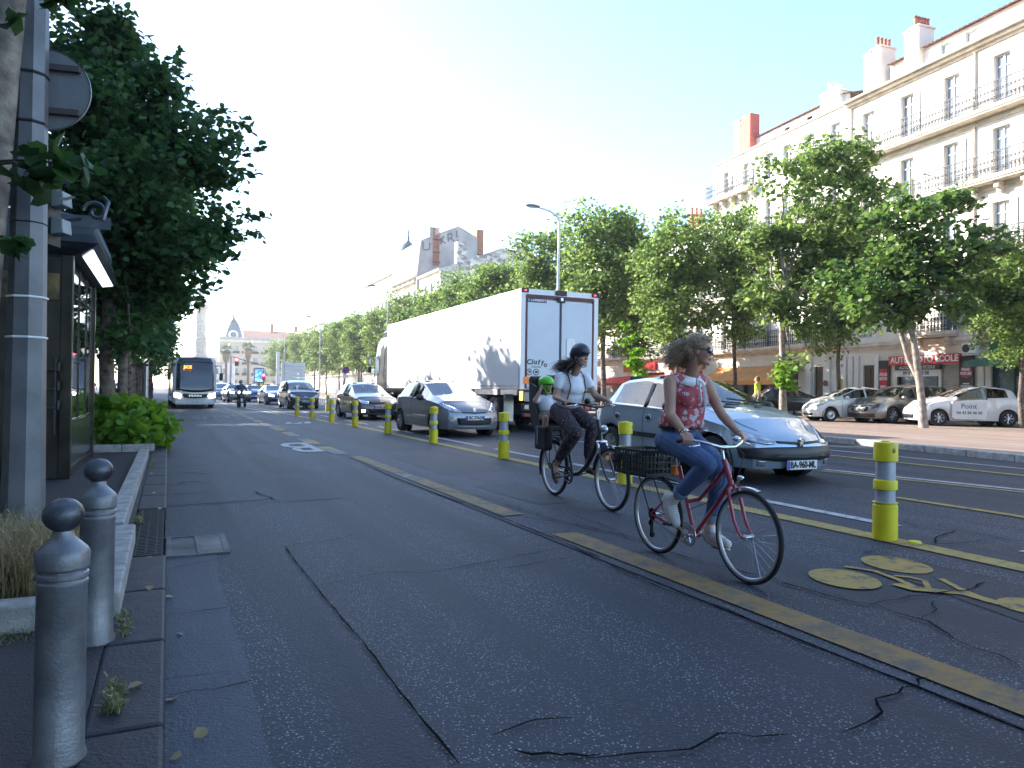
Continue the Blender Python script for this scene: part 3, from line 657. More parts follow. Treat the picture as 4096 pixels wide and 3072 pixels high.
MB().box((23.2, .12, 3.3), (4.2, .2, .55)).build('shop_sign', m_orangewall, B3); MB().box((28.6, .12, 3.4), (2.8, .2, .5)).build('shop_sign', m_shopred, B3);
MB().box((32.6, .12, 3.3), (4.2, .2, .6)).build('shop_sign', m_orangewall, B3)
MB().add([(34.5, .1, 2.7), (22, .1, 2.7), (22, 1.6, 2.1), (34.5, 1.6, 2.1), (34.5, 1.6, 1.9), (22, 1.6, 1.9)], [(0, 1, 2, 3), (3, 2, 5, 4)]).build('awning', M('red_canvas', (.65, .05, .03), .8, var=.1), B3, fix=False)
for c, w_ in ((23.2, 3.6), (28.4, 4.6), (34.4, 4.6), (40.6, 4.8)): MB().box((c, -.3, 1.6), (w_, .05, 2.6)).build('shop_window', m_orangewall if c < 30 else m_pane, B3)
# ---- gable buildings further along; local x = world x, outside towards the camera
def onY(px, py, Y): d = ray(px, py); t = Y/d.y; return d.x*t, CAM_H+d.z*t
m_stone = bpy.data.materials.new('rubble_stone'); m_stone.use_nodes = True; n = m_stone.node_tree; L = n.links; b = n.nodes['Principled BSDF']; tc = n.nodes.new('ShaderNodeTexCoord'); mp = n.nodes.new('ShaderNodeMapping'); mp.inputs['Scale'].default_value = (1, 1, 2.0)
vo = n.nodes.new('ShaderNodeTexVoronoi'); vo.inputs['Scale'].default_value = 1.5; L.new(tc.outputs['Object'], mp.inputs[0]); L.new(mp.outputs[0], vo.inputs['Vector'])
cr = n.nodes.new('ShaderNodeValToRGB'); e = cr.color_ramp.elements; e[0].color = (.24, .2, .18, 1); e[1].color = (.62, .58, .52, 1); e[0].position = .2; e[1].position = .9; sp = n.nodes.new('ShaderNodeSeparateColor'); L.new(vo.outputs['Color'], sp.inputs[0]); L.new(sp.outputs[0], cr.inputs[0]); L.new(cr.outputs[0], b.inputs['Base Color']); b.inputs['Roughness'].default_value = .9
def gable(name, pts, Y, deep, mat, label):
    root = empty(name, (0, Y, 0), 0, label, 'building'); P_ = [onY(x, y, Y) for x, y in pts]
    w_ = MB().prism(P_, lambda u, v, d: (u, d, v), 0, .3).build('wall', mat, root)
    return root, P_
GA, P_ = gable('stone_building', [(1762, 1600), (1762, 1075), (1826, 1053), (2006, 994), (2064, 1014), (2130, 1016), (2130, 1600)], 91.8, 10, m_stone, 'rubble stone gable house with an arched attic window, left of the street lamp')
x0 = P_[0][0]; x1 = P_[-1][0]; zev = P_[1][1]
facade(GA, 0, 0.01, 0, .01, [], m_stucco)  if False else None
def streetside(root, X, y0, y1, z0, z1, mat, floors, sp_=2.6, bal=True):
    """facade looking to -x: local wall built with points (X, y, z)"""
    e_ = MB(); ops = [(c, .9, a, b) for a, b in floors for c in np.arange(y0+1.3, y1-.8, sp_)]
    us = sorted({y0, y1} | {c-w/2 for c, w, a, b in ops} | {c+w/2 for c, w, a, b in ops}); zs = sorted({z0, z1} | {a for _, _, a, b in ops} | {b for _, _, a, b in ops})
    for i in range(len(us)-1):
        for j in range(len(zs)-1):
            cu, cz = (us[i]+us[i+1])/2, (zs[j]+zs[j+1])/2
            if any(abs(cu-c) < w/2 and a < cz < b for c, w, a, b in ops): continue
            e_.add([(X, us[i], zs[j]), (X, us[i+1], zs[j]), (X, us[i+1], zs[j+1]), (X, us[i], zs[j+1])], [(0, 1, 2, 3)])
    e_.build('wall', mat, root, fix=False)
    for c, w_, a, b in ops: f = MB().box((X+.16, c, (a+b)/2), (.05, w_, b-a)).build('window', m_pane, root)
    if bal:
        q = MB()
        for a, b in floors: q.box((X-.3, (y0+y1)/2, a-.1), (.62, y1-y0-.6, .18))
        q.build('balcony', m_trim, root)
        q = MB()
        for a, b in floors:
            q.box((X-.58, (y0+y1)/2, a+.85), (.04, y1-y0-.7, .04))
            for k in range(int((y1-y0)/.3)): q.box((X-.58, y0+.4+k*.3, a+.42), (.03, .03, .85))
        q.build('railing', m_iron, root)
    MB().box((X-.15, (y0+y1)/2, z1), (.6, y1-y0, .3)).build('cornice', m_trim, root)
fl5 = [(4.4, 6.6), (7.8, 10), (11.2, 13.2), (14.4, 16.2)]
streetside(GA, x0, .3, 10, 0, zev, m_stucco2, fl5)
xa, za = P_[3]; roofA = MB().add([(x0, .0, zev+.05), (x0, 10, zev+.05), (xa, 10, za+.05), (xa, 0, za+.05), (x1, 10, P_[5][1]+.05), (x1, 0, P_[5][1]+.05)], [(0, 1, 2, 3), (3, 2, 4, 5)]).build('roof', m_tile, GA, fix=False)
def pxz(px, py): return onY(px, py, 91.8)
c0 = pxz(1828, 980); c1 = pxz(1868, 1050); q = MB().box(((c0[0]+c1[0])/2, .45, (c0[1]+c1[1]-1)/2), (c1[0]-c0[0], 1.1, c0[1]-c1[1]+2)).build('chimney', m_stone, GA)
for i in range(4): MB().lathe([(.12, 0), (.1, .5), (.1, .5)], 8, (c0[0]+.35+i*.3, .4, c0[1])).build('chimney_pot', m_terra, q)
c0 = pxz(2064, 1004); c1 = pxz(2128, 1030); q = MB().box(((c0[0]+c1[0])/2, .45, (c0[1]+c1[1]-2)/2), (c1[0]-c0[0], 1.1, c0[1]-c1[1]+3)).build('chimney', m_stone, GA)
for i in range(5): MB().tube([(c0[0]+.4+i*.42, .4, c0[1]), (c0[0]+.4+i*.42, .4, c0[1]+.5+.3*(i % 2))], .08, 6).build('chimney_pot', m_iron, q)
a0 = pxz(1942, 1062); a1 = pxz(2000, 1130); cx = (a0[0]+a1[0])/2; hw = (a1[0]-a0[0])/2
arc = [(cx-hw, a1[1]), (cx+hw, a1[1])]+[(cx+hw*math.cos(t), a0[1]-hw*.45+hw*.45*math.sin(t)) for t in np.linspace(0, math.pi, 12)]
arch = MB().prism(arc, lambda u, v, d: (u, d, v), -.05, .02).build('window', m_dark, GA); ao = [(cx+(hw+.25)*math.cos(t), .0, a0[1]-hw*.45+(hw*.45+.25)*math.sin(t)) for t in np.linspace(0, math.pi, 12)]
MB().tube(ao, .2, 6).build('brick_arch', m_terra, arch)
GB, P_ = gable('grey_gable_building', [(1667, 1600), (1667, 1100), (1683, 962), (1730, 947), (1762, 935), (1834, 906), (1870, 932), (1909, 953), (1909, 1600)], 102, 20, m_stucco3, 'tall grey gable wall with graffiti letters and strapped chimney flues, rising behind the stone house')
streetside(GB, P_[0][0], .3, 14, 0, P_[1][1], m_stucco2, fl5+[(17.4, 19.2)])
q = MB().add([(P_[2][0], 0, P_[2][1]+.05), (P_[2][0], 14, P_[2][1]+.05), (P_[5][0], 14, P_[5][1]+.05), (P_[5][0], 0, P_[5][1]+.05), (P_[7][0], 14, P_[7][1]+.05), (P_[7][0], 0, P_[7][1]+.05), (P_[0][0], 14, P_[1][1]), (P_[0][0], 0, P_[1][1])], [(0, 1, 2, 3), (3, 2, 4, 5)]); q.build('roof', m_tile, GB, fix=False); MB().add([(P_[0][0], 0, P_[1][1]), (P_[0][0], 14, P_[1][1]), (P_[2][0], 14, P_[2][1]+.05), (P_[2][0], 0, P_[2][1]+.05)], [(0, 1, 2, 3)]).build('wall', m_stucco2, GB, fix=False)
def pz2(px, py): return onY(px, py, 102)
m_spray = M('spray_paint', (.16, .16, .18), .8)
def strokes(segs, wd=.22):
    mb = MB()
    for s_ in segs:
        pts = [pz2(*p) for p in s_]
        for a, b in zip(pts[:-1], pts[1:]):
            a, b = Vector((a[0], -.03, a[1])), Vector((b[0], -.03, b[1])); d = b-a; nn = Vector((-d.z, 0, d.x)).normalized()*wd/2; mb.add([a-nn, a+nn, b+nn, b-nn], [(0, 1, 2, 3)])
    return mb.build('graffiti', m_spray, GB, fix=False)
strokes([[(1692, 965), (1692, 1000)], [(1694, 1000), (1718, 998)], [(1719, 966), (1718, 996)], [(1764, 950), (1764, 978)], [(1776, 944), (1766, 962), (1782, 974)], [(1791, 936), (1793, 966)], [(1791, 937), (1808, 934), (1806, 952), (1793, 956)], [(1800, 952), (1818, 966)], [(1825, 922), (1828, 950)], [(1829, 958), (1831, 964)]])
fu = MB()
for i in range(5): px_ = 1734+i*5.2; t_ = pz2(px_, 912); b_ = pz2(px_, 1062); fu.tube([(t_[0], -.22, b_[1]), (t_[0], -.22, t_[1])], .085, 6)
fu = fu.build('chimney_flues', m_terra, GB); st = MB()
for y_ in (960, 1010, 1050): c = pz2(1744, y_); st.box((c[0], -.24, c[1]), (1.1, .3, .12))
st.each('strap', m_iron, fu)
c = pz2(1729, 930); MB().box((c[0], .3, c[1]-.4), (.8, .8, 2.4)).build('chimney', m_stucco3, GB)
c = pz2(1922, 945); d = pz2(1922, 990); q = MB().box((c[0], .8, (c[1]+d[1])/2), (1.1, 1.4, c[1]-d[1]+2)).build('chimney', m_terra, GB)
GC = empty('domed_building', (0, 112, 0), 0, 'white corner building with a small grey dome, left of the grey gable with graffiti', 'building')
c = onY(1632, 1000, 118)
streetside(GC, 33.3, 4.2, 24, 0, 20.5, m_stucco2, fl5); MB().box((39, 14, 10), (11, 19.6, 20)).build('wall', m_stucco2, GC)
dm = MB().lathe([(2.2, 19.5), (2.3, 22.3), (2.5, 22.4), (2.3, 22.7), (2.2, 23.6), (1.8, 24.8), (1.1, 25.7), (.4, 26.2), (.22, 26.6), (.3, 27.0), (.1, 27.4), (.18, 27.8), (.03, 28.6)], 20, (c[0], 6, 0)).build('dome', m_zinc, GC, smooth=40)
# small flat roofed extension with hung trees of the row beyond
for k, (y0, y1, h, mt) in enumerate(((140, 175, 15, m_stucco), (176, 215, 17, m_stucco2), (46, 68, 11.0, m_stucco), (69, 91, 9.6, m_stucco2))):
    bb = empty('apartment_building', (0, 0, 0), 0, ['cream apartment block far along the right side, past the domed building', 'pale apartment block at the far end of the right side', 'cream apartment block behind the trees beside the low white building', 'pale apartment block hidden behind the trees next to the stone gable house'][k], 'building')
    MB().box((39.2, (y0+y1)/2, h/2), (11.4, y1-y0-.3, h)).build('wall', mt, bb); streetside(bb, 33.4, y0, y1, 0, h+.1, mt, [(z, z+2) for z in np.arange(4.2, h-2, 3.2)], 3.0)
# ---- far square: turret building, white blocks, column
TB = empty('turret_building', (23.2, 240, 0), R(-3), 'cream corner building with a grey turret and red roof at the avenue end', 'building')
ops = [(x, 1.15, z, z+2.3) for x in (-7.0, -4.2, -1.4, 1.4, 4.2, 7.0, 9.8, 12.6) for z in (1.2, 5.0, 8.4, 11.8)]
m_turr = M('cream_render', (.56, .48, .36), .85, var=.06, scale=.4)
tf = empty('facade', (0, 0, 0), math.pi); tf.parent = TB
def flip(ops): return [(-c, w, a, b) for c, w, a, b in ops]
wl = facade(TB, -16, 9, 0, 15.4, flip(ops), m_turr, depth=.3); wl.rotation_euler = (0, 0, math.pi)
bpy.data.objects.remove(tf)
for c, w_, a, b in ops: o = MB().box((c, .2, (a+b)/2), (w_, .06, b-a)).build('window', m_pane, TB); MB().box((c, -.35, a+.35), (w_+.9, .06, .75)).build('railing', m_iron, o)
MB().box((3.5, 7.2, 7.6), (25, 13.6, 15.2)).build('wall', m_turr, TB); q = MB()
for z, o_ in ((15.4, .5), (15.8, .8), (4.3, .4), (0.9, .3)): q.box((3.5, -o_/2, z), (25.6, o_, .35))
q.each('cornice', m_trim, TB); MB().box((3.5, 0, 16.4), (25, .3, 1.0)).build('parapet', m_stucco3, TB)
MB().add([(-2, 1, 16), (17, 1, 16), (17, 12, 20), (-2, 12, 20)], [(0, 1, 2, 3)]).build('roof', m_tile, TB, fix=False)
dm = MB().lathe([(2.6, 16), (2.7, 17.5), (2.4, 19), (1.9, 20.5), (1.1, 22), (.5, 22.8), (.3, 23.5), (.4, 23.8), (.08, 24.2), (.05, 25.4)], 20, (-5.0, 3.6, 0)).build('turret', m_zinc, TB, smooth=40)
MB().ring((-5.0, .8, 17.6), 1.1, .3, n=20, m=6).build('round_window', m_stucco2, dm)
MB().box((13.5, -.6, 19.5), (1.0, 1.0, 3)).build('chimney', m_terra, TB); MB().box((6.5, 3, 20.2), (1.0, 1.0, 3)).build('chimney', m_terra, TB)
for k, (px, wd, h, Yd) in enumerate(((893, 6, 8.0, 215), (872, 11, 11, 260), (925, 10, 14, 285), (840, 14, 9, 270), (960, 14, 17, 330))):
    d = ray(px, 1544); X = d.x/d.y*Yd; bb = empty('far_building', (X, Yd, 0), 0, ['small pale shop pavilion right of the bus at the end of the avenue', 'hazy low building between the column and the turret building', 'hazy pale block just left of the turret building', 'hazy low roofline at the foot of the column', 'hazy tall block behind the turret building'][k], 'building')
    MB().box((0, 5, h/2), (wd, 10, h)).build('wall', m_stucco2, bb); q = MB()
    for z in np.arange(2.5, h-2, 3.1):
        for x in np.arange(-wd/2+1.2, wd/2-.8, 2.2): q.box((x, -.02, z), (.9, .06, 1.6))
    q.build('windows', m_pane, bb); MB().box((0, -.2, h), (wd+.5, .7, .4)).build('cornice', m_trim, bb)
CL = empty('monument_column', (6.25, 170, 0), 0, 'tall pale stone column with a statue on top, rising behind the bus', 'monument')
MB().box((0, 0, 1.6), (5.4, 5.4, 3.2)).box((0, 0, 4.2), (4.0, 4.0, 2.2)).box((0, 0, 6.4), (3.0, 3.0, 2.4)).build('pedestal', m_trim, CL, bevel=.1)
MB().lathe([(1.45, 7.5), (1.45, 8.2), (1.2, 8.5), (1.2, 11.4), (1.32, 11.6), (1.1, 11.9), (1.05, 17.6), (1.2, 17.7), (1.5, 18.5), (1.6, 18.7), (1.6, 19.2), (1.0, 19.3)], 20).build('shaft', m_trim, CL, smooth=30)
MB().lathe([(.7, 19.2), (.75, 20.2), (.5, 20.8), (.62, 21.6), (.5, 22.3), (.22, 22.6), (.3, 22.9), (.2, 23.2), (.05, 23.3)], 12).build('statue', m_trim, CL, smooth=50)
# ---- buildings on the left side, the two tallest raised to shade the near road
for k, (y0, y1, h) in enumerate(((-70, -22, 19), (-21, 8, 20), (9, 33, 22), (34, 47, 22.5), (104, 150, 15), (48, 74, 12.5), (75, 103, 13))):  # low blocks added to cover bright sky in the car reflections
    bb = empty('apartment_building', (-14.0, y0, 0), -math.pi/2, ['brown apartment block far back on the left side', 'cream apartment block on the left side beside the planter', 'shaded cream apartment block behind the kiosk on the left', 'narrow shaded house behind the left row of trees', 'distant apartment block past the left trees', 'low added block behind the left trees beside the bus', 'low added block on the left beyond the bus'][k], 'building')
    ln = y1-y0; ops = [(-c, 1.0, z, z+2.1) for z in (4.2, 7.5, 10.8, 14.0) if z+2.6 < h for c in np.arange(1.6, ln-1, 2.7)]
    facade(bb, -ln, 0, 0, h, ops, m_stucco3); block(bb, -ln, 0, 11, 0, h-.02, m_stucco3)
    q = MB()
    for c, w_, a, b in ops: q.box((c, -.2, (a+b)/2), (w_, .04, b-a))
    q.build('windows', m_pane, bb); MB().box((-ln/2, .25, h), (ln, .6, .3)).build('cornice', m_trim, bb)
# ================================================================ trees and plants
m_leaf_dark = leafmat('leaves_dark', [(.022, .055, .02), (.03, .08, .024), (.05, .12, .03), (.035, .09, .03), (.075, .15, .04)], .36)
m_leaf = leafmat('leaves_green', [(.055, .105, .028), (.095, .165, .036), (.16, .24, .06), (.11, .18, .048), (.26, .33, .14)], .46)
m_leaf_lime = leafmat('leaves_lime', [(.07, .16, .015), (.11, .24, .02), (.16, .32, .035)], .4)
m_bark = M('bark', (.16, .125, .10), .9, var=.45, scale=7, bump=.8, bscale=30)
m_bark_pale = M('bark_pale', (.36, .31, .26), .9, var=.3, scale=6, bump=.8, bscale=24, col2=(.13, .10, .085))
m_stem = M('stem', (.06, .045, .03), .8, var=.3)
def crownpts(blobs, n, g, shell=.45, csz=.32, per=38):
    """leaf clusters spread through ellipsoid blobs (x, y, z, rx, ry, rz)"""
    B = np.array([b if len(b) == 6 else (*b[:3], b[3], b[3], b[3]*.85) for b in blobs], float)
    wt = (B[:, 3]*B[:, 4]*B[:, 5])**.66; wt /= wt.sum(); out = []; nc = max(1, int(n/per)); idx = g.choice(len(B), nc, p=wt)
    for i in idx:
        d = g.normal(size=3); d /= np.linalg.norm(d); r = (shell+(1-shell)*g.random())*(1+.16*g.normal())
        c = B[i, :3]+d*B[i, 3:]*r; k = g.integers(int(per*.5), int(per*1.5)); s_ = csz*g.uniform(.6, 1.3)
        out.append(c + np.clip(g.normal(size=(k, 3)), -1.7, 1.7)*np.array([s_, s_, s_*.55]))
    return np.concatenate(out)
def sprigs(tips, g, n=14, ln=.7):
    out = []
    for t, d in tips:
        t = np.array(t); d = np.array(d, float); d /= np.linalg.norm(d)
        for k in range(n): out.append(t+d*ln*k/n+g.normal(size=3)*.055)
    return np.array(out)
def limb(mb, a, b, r0, r1, g, n=5, wob=.08):
    a, b = np.array(a, float), np.array(b, float); pts = []
    for i in range(n+1):
        t = i/n; p = a+(b-a)*t; p[2] += .12*math.sin(t*math.pi)*np.linalg.norm(b-a)*.3
        if 0 < i < n: p = p+g.normal(size=3)*wob*np.linalg.norm(b-a)*.3
        pts.append(p)
    mb.tube(pts, [r0+(r1-r0)*i/n for i in range(n+1)], 7)
def tree(name, loc, label, blobs, trunk, r0, n, lsize, lm, bm_, seed, group=None, cat='tree', csz=.32, shell=.45, fork=2.6, extra=None, up=.6, per=38):
    g = np.random.default_rng(seed); root = empty(name, loc, 0, label, cat, group)
    tb = MB(); tr = np.array(trunk, float); k = len(tr); tb.tube(tr, [r0*(1.25 if i == 0 else 1.05-.45*i/(k-1)) for i in range(k)], 12)
    tb.build('trunk', bm_, root, smooth=50)
    lb = MB(); top = tr[-1]
    for b in blobs:
        c = np.array(b[:3]); st = tr[min(k-1, max(1, int(k*.65+g.random()*k*.35)))]
        limb(lb, st, c, r0*.42, r0*.10, g)
        for j in range(3):
            d = g.normal(size=3); d /= np.linalg.norm(d); limb(lb, c, c+d*b[3]*.85, r0*.12, .012, g, 3)
    lb.build('limbs', bm_, root, smooth=60)
    C_ = crownpts(blobs, n, g, shell, csz, per)
    if extra is not None: C_ = np.concatenate([C_, extra])
    leaves('crown', C_, lsize, lm, root, up=up, seed=seed); return root
# ---- big dark tree on the left, shaped after the photograph
L1 = Vector((-1.1, 16.6, .12)); dep = (L1-Vector((0, 0, CAM_H))).dot(fw)
bl = []
for px, py, rr, dd in ((300, 230, 150, 0), (480, 200, 130, .5), (430, 120, 90, .2), (590, 420, 190, .3), (350, 450, 230, -.5), (720, 590, 170, 0), (540, 720, 230, -.8), (830, 690, 115, .4), (840, 900, 110, 0), (600, 980, 200, .6), (730, 1000, 135, -.4), (360, 760, 240, .8), (400, 1050, 220, 0), (620, 1180, 150, .3), (330, 1280, 130, .2), (520, 1330, 95, -.6), (890, 560, 55, .3), (670, 330, 80, -.2)):
    p = at(px, py, dep+dd) - L1; r = rr/2900*dep; bl.append((p.x, p.y, p.z, r*.86, r*1.1, r*.78))
g = np.random.default_rng(5); tips = []
for px, py, dx, dz in ((430, 60, .1, 1), (330, 60, -.3, 1), (500, 140, .2, 1), (690, 300, .3, 1), (930, 560, .5, 1), (830, 500, .5, .6), (960, 620, 1, .3), (930, 700, 1, .1), (970, 880, 1, .2), (950, 930, 1, -.2), (860, 1000, 1, -.3), (760, 1100, .8, -.5), (230, 100, -.4, 1)):
    p = at(px, py, dep)-L1; tips.append(((p.x, p.y, p.z), (dx*rt.x, dx*rt.y, dz)))
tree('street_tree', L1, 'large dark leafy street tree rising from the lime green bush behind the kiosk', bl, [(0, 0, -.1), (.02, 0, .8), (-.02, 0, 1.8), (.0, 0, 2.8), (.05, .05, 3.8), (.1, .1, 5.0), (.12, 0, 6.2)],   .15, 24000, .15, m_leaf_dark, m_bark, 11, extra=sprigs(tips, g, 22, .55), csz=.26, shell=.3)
# ---- young growth around its foot
def bush(name, loc, label, blobs, n, ls, lm, seed, cat='bush', tilt=.3, csz=.12):
    g = np.random.default_rng(seed); root = empty(name, loc, 0, label, cat); s_ = MB()
    for b in blobs:
        for j in range(3):
            d = g.normal(size=3)*.3; limb(s_, (b[0]*.3, b[1]*.3, 0), (b[0]+d[0]*b[3], b[1]+d[1]*b[3], b[2]), .014, .005, g, 4)
    s_.build('stems', m_stem, root); leaves('foliage', crownpts(blobs, n, g, .35, csz, 16), ls, lm, root, up=tilt, seed=seed); return root
bush('leafy_bush', (-.75, 16.7, .12), 'lime green bush of young shoots around the foot of the big dark tree', [(-.25, -.6, .35, .42), (.15, -.5, .32, .4), (.42, -.1, .3, .36), (-.2, .1, .6, .45), (.25, .3, .55, .42), (.5, .5, .35, .36), (-.45, -.3, .65, .35), (.0, .6, .8, .4), (-.05, -.2, .8, .35), (.4, -.7, .22, .25), (.55, .9, .4, .3), (.1, 1.1, .75, .3)], 2600, .2, m_leaf_lime, 21)
bush('leafy_bush', (-.75, 26.2, .12), 'smaller lime green bush behind the first bush along the left kerb', [(0, 0, .5, .5), (.3, -.4, .45, .42), (-.3, .4, .6, .4), (.25, .6, .4, .4)], 900, .2, m_leaf_lime, 22)
# ---- pale foreground trunk with hanging leaves
g = np.random.default_rng(9); F0 = Vector((-1.36, 6.6, .12)); fd = (F0-Vector((0, 0, CAM_H))).dot(fw)
bl = [(.5, -.6, 6.4, 1.5), (-.8, .8, 6.9, 1.6), (-1.2, -1.2, 6.3, 1.5), (.2, 1.0, 8.0, 1.5), (-.6, -.3, 8.6, 1.4), (-1.8, .2, 7.8, 1.4), (-.4, 2.0, 6.9, 1.3)]
ex = []
for px, py, rr, k in ((150, 690, 60, 10), (250, 640, 60, 9), (330, 660, 45, 6), (120, 620, 50, 8), (90, 720, 60, 8), (200, 730, 50, 7), (60, 90, 30, 4), (80, 970, 20, 6), (62, 1010, 12, 4), (210, -8, 40, 6), (260, 5, 26, 7), (180, -20, 40, 5)):
    p = at(px, py, fd-.25)-F0
    for j in range(k): ex.append(np.array(p)+g.normal(size=3)*rr/2900*fd*.55)
F_T = tree('street_tree', F0, 'pale scarred tree trunk at the left edge of the picture beside the grey pole', bl, [(0, 0, -.1), (.0, 0, .5), (.03, 0, 1.2), (.08, 0, 2.0), (.14, 0, 2.9), (.2, 0, 3.8), (.28, .05, 4.8), (.3, 0, 5.8)], .155, 9000, .17, m_leaf_dark, m_bark_pale, 12, extra=np.array(ex), shell=.3)
# two shoots carry the hanging leaves
sh = MB()
for px, py in ((250, 680), (330, 670), (90, 985)): p = at(px, py, fd-.25)-F0; sh.tube([(.12, -.1, p.z+.1), (p.x*.5+.05, p.y*.5, p.z+.1), tuple(p)], [.014, .009, .004], 5)
sh.build('shoot', m_stem, F_T)
# ---- left row beyond: three variants copied along the pavement, two trees added for shade
def generic(seed, n, ls, rad, h0, h1, nb, lm, bm_, name, label, group=None, r0=.16, lean=0., csz=.34, z0=.12, flat=1.):
    g = np.random.default_rng(seed); bl = []
    for i in range(nb):
        t = i/nb; z = h0+(h1-h0)*(t**.8); rr = rad*math.sqrt(max(.15, 1-(2*(z-(h0+h1)*.5)/(h1-h0))**2*.75)); a = i*2.4+g.random(); q = rr*(.35+.4*g.random())
        bl.append((q*math.cos(a)+lean*t, q*math.sin(a), z, rad*g.uniform(.38, .56)))
    bl.append((0, 0, (h0+h1)/2, rad*.6)); hh = h0+(h1-h0)*.4
    tk = [(0, 0, -.1)]+[(g.normal()*.05, g.normal()*.05, z) for z in np.linspace(.6, hh, 6)]
    return tree(name, (0, 0, 0), label, bl, tk, r0, n, ls, lm, bm_, seed+1, group, csz=csz)
LG = 'street trees along the left pavement'
lab = ['second dark street tree on the left, just beyond the big one', 'added shade tree of the left row between the second and third trunks', 'third dark tree along the left pavement, its trunk left of the steel column', 'added shade tree of the left row just before the steel column', 'fourth tree of the left row above the bus roof', 'fifth tree of the left row, behind the bus', 'sixth tree of the left row, far behind the bus', 'seventh tree of the left row, near the column', 'eighth tree of the left row, beside the far column', 'tree of the left row behind the photographer', 'second left row tree behind the photographer', 'third tree of the left row behind the photographer']
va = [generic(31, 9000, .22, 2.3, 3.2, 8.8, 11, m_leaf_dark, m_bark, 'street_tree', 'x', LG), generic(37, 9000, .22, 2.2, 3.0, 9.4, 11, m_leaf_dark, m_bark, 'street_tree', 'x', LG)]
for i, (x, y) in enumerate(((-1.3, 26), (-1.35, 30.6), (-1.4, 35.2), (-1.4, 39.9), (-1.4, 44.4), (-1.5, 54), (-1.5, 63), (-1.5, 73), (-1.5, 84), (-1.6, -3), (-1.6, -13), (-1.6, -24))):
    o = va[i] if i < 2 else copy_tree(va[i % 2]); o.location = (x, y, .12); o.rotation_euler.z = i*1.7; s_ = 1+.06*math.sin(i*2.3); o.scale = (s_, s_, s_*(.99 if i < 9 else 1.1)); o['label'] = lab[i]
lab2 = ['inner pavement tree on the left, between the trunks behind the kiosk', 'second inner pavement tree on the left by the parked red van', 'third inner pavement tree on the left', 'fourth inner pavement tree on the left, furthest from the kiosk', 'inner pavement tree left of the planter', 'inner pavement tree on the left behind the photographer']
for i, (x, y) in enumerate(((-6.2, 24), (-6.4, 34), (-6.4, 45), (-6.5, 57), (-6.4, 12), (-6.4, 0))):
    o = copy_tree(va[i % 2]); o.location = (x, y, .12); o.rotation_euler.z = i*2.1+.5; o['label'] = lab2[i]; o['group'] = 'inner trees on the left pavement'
# ---- right hand double row
RG = 'street trees along the promenade on the right'
vr = [generic(51, 12000, .21, 2.95, 4.6, 11.2, 17, m_leaf, m_bark, 'street_tree', 'x', RG, csz=.36), generic(57, 12000, .21, 2.85, 4.4, 10.6, 17, m_leaf, m_bark, 'street_tree', 'x', RG, csz=.36)]
# nearest tree: forked pale trunk and a wide low crown
T1 = Vector((22.5, 15.75, MZ)); dep = (T1-Vector((0, 0, CAM_H))).dot(fw); bl = []
for px, py, rr, dd in ((3620, 880, 130, 0), (3760, 850, 110, .6), (3820, 1000, 150, -.6), (3560, 1060, 150, .5), (3700, 1150, 150, 0), (3930, 1090, 120, .4), (3480, 1200, 130, -.3), (3850, 1230, 90, -.5), (3960, 940, 70, .1), (4020, 1180, 110, .8), (3600, 1250, 90, .3), (3360, 1130, 110, 1.0)):
    p = at(px, py, dep+dd)-T1; r = rr/2900*dep; bl.append((p.x, p.y, p.z, r, r, r*.8))
t1 = tree('street_tree', T1, 'nearest street tree on the right with a pale forked trunk', bl, [(0, 0, -.1), (-.03, .04, .8), (-.12, .12, 1.8), (-.22, .2, 2.8), (-.3, .35, 3.6), (-.34, .4, 4.6)], .125, 9000, .2, leafmat('leaves_mid', [(.035, .075, .02), (.055, .12, .025), (.10, .18, .04), (.07, .13, .035), (.15, .22, .07)], .4), m_bark_pale, 61, RG, csz=.25)
fk = MB(); fk.tube([(-.06, .1, 1.5), (-.22, .42, 2.3), (-.36, .6, 3.2), (-.5, .8, 4.2)], [.088, .082, .07, .05], 10); fk.build('fork', m_bark_pale, t1, smooth=50)
T2 = Vector((22.7, 21.96, MZ)); dep = (T2-Vector((0, 0, CAM_H))).dot(fw); bl = []
for px, py, rr, dd in ((3250, 660, 110, 0), (3400, 640, 120, .5), (3110, 680, 90, -.4), (3430, 800, 150, .3), (3230, 860, 190, 0), (3420, 980, 160, -.6), (3150, 1010, 130, .5), (3300, 1120, 180, 0), (3090, 1180, 130, .4), (3450, 1180, 120, .6), (3180, 1290, 90, 0), (3160, 1480, 55, -.2), (3040, 950, 70, .3)):
    p = at(px, py, dep+dd)-T2; r = rr/2900*dep; bl.append((p.x, p.y, p.z, r, r, r*.85))
tree('street_tree', T2, 'tall street tree with a straight pale trunk right behind the woman in red', bl, [(0, 0, -.1), (-.03, .02, 1), (.0, .05, 2.2), (-.04, .1, 3.4), (0, .1, 4.6), (0, 0, 5.8)], .15, 14000, .20, m_leaf, m_bark_pale, 62, RG, csz=.27)
labA = ['row tree right behind the head of the woman in red', 'promenade tree just right of the truck doors', 'promenade tree with a crown above the truck doors', 'promenade tree directly above the truck roof, near the doors', 'promenade tree above the middle of the truck roof', 'promenade tree above the front half of the truck roof', 'promenade tree above the truck cab', 'promenade tree left of the truck cab', 'promenade tree behind the roofed terrace', 'promenade tree above the brown car', 'promenade tree left of the no parking sign', 'promenade tree beside the far street lamp', 'promenade tree above the dark people carrier', 'promenade tree left of the direction sign', 'last promenade tree of the outer row, right of the far palms']
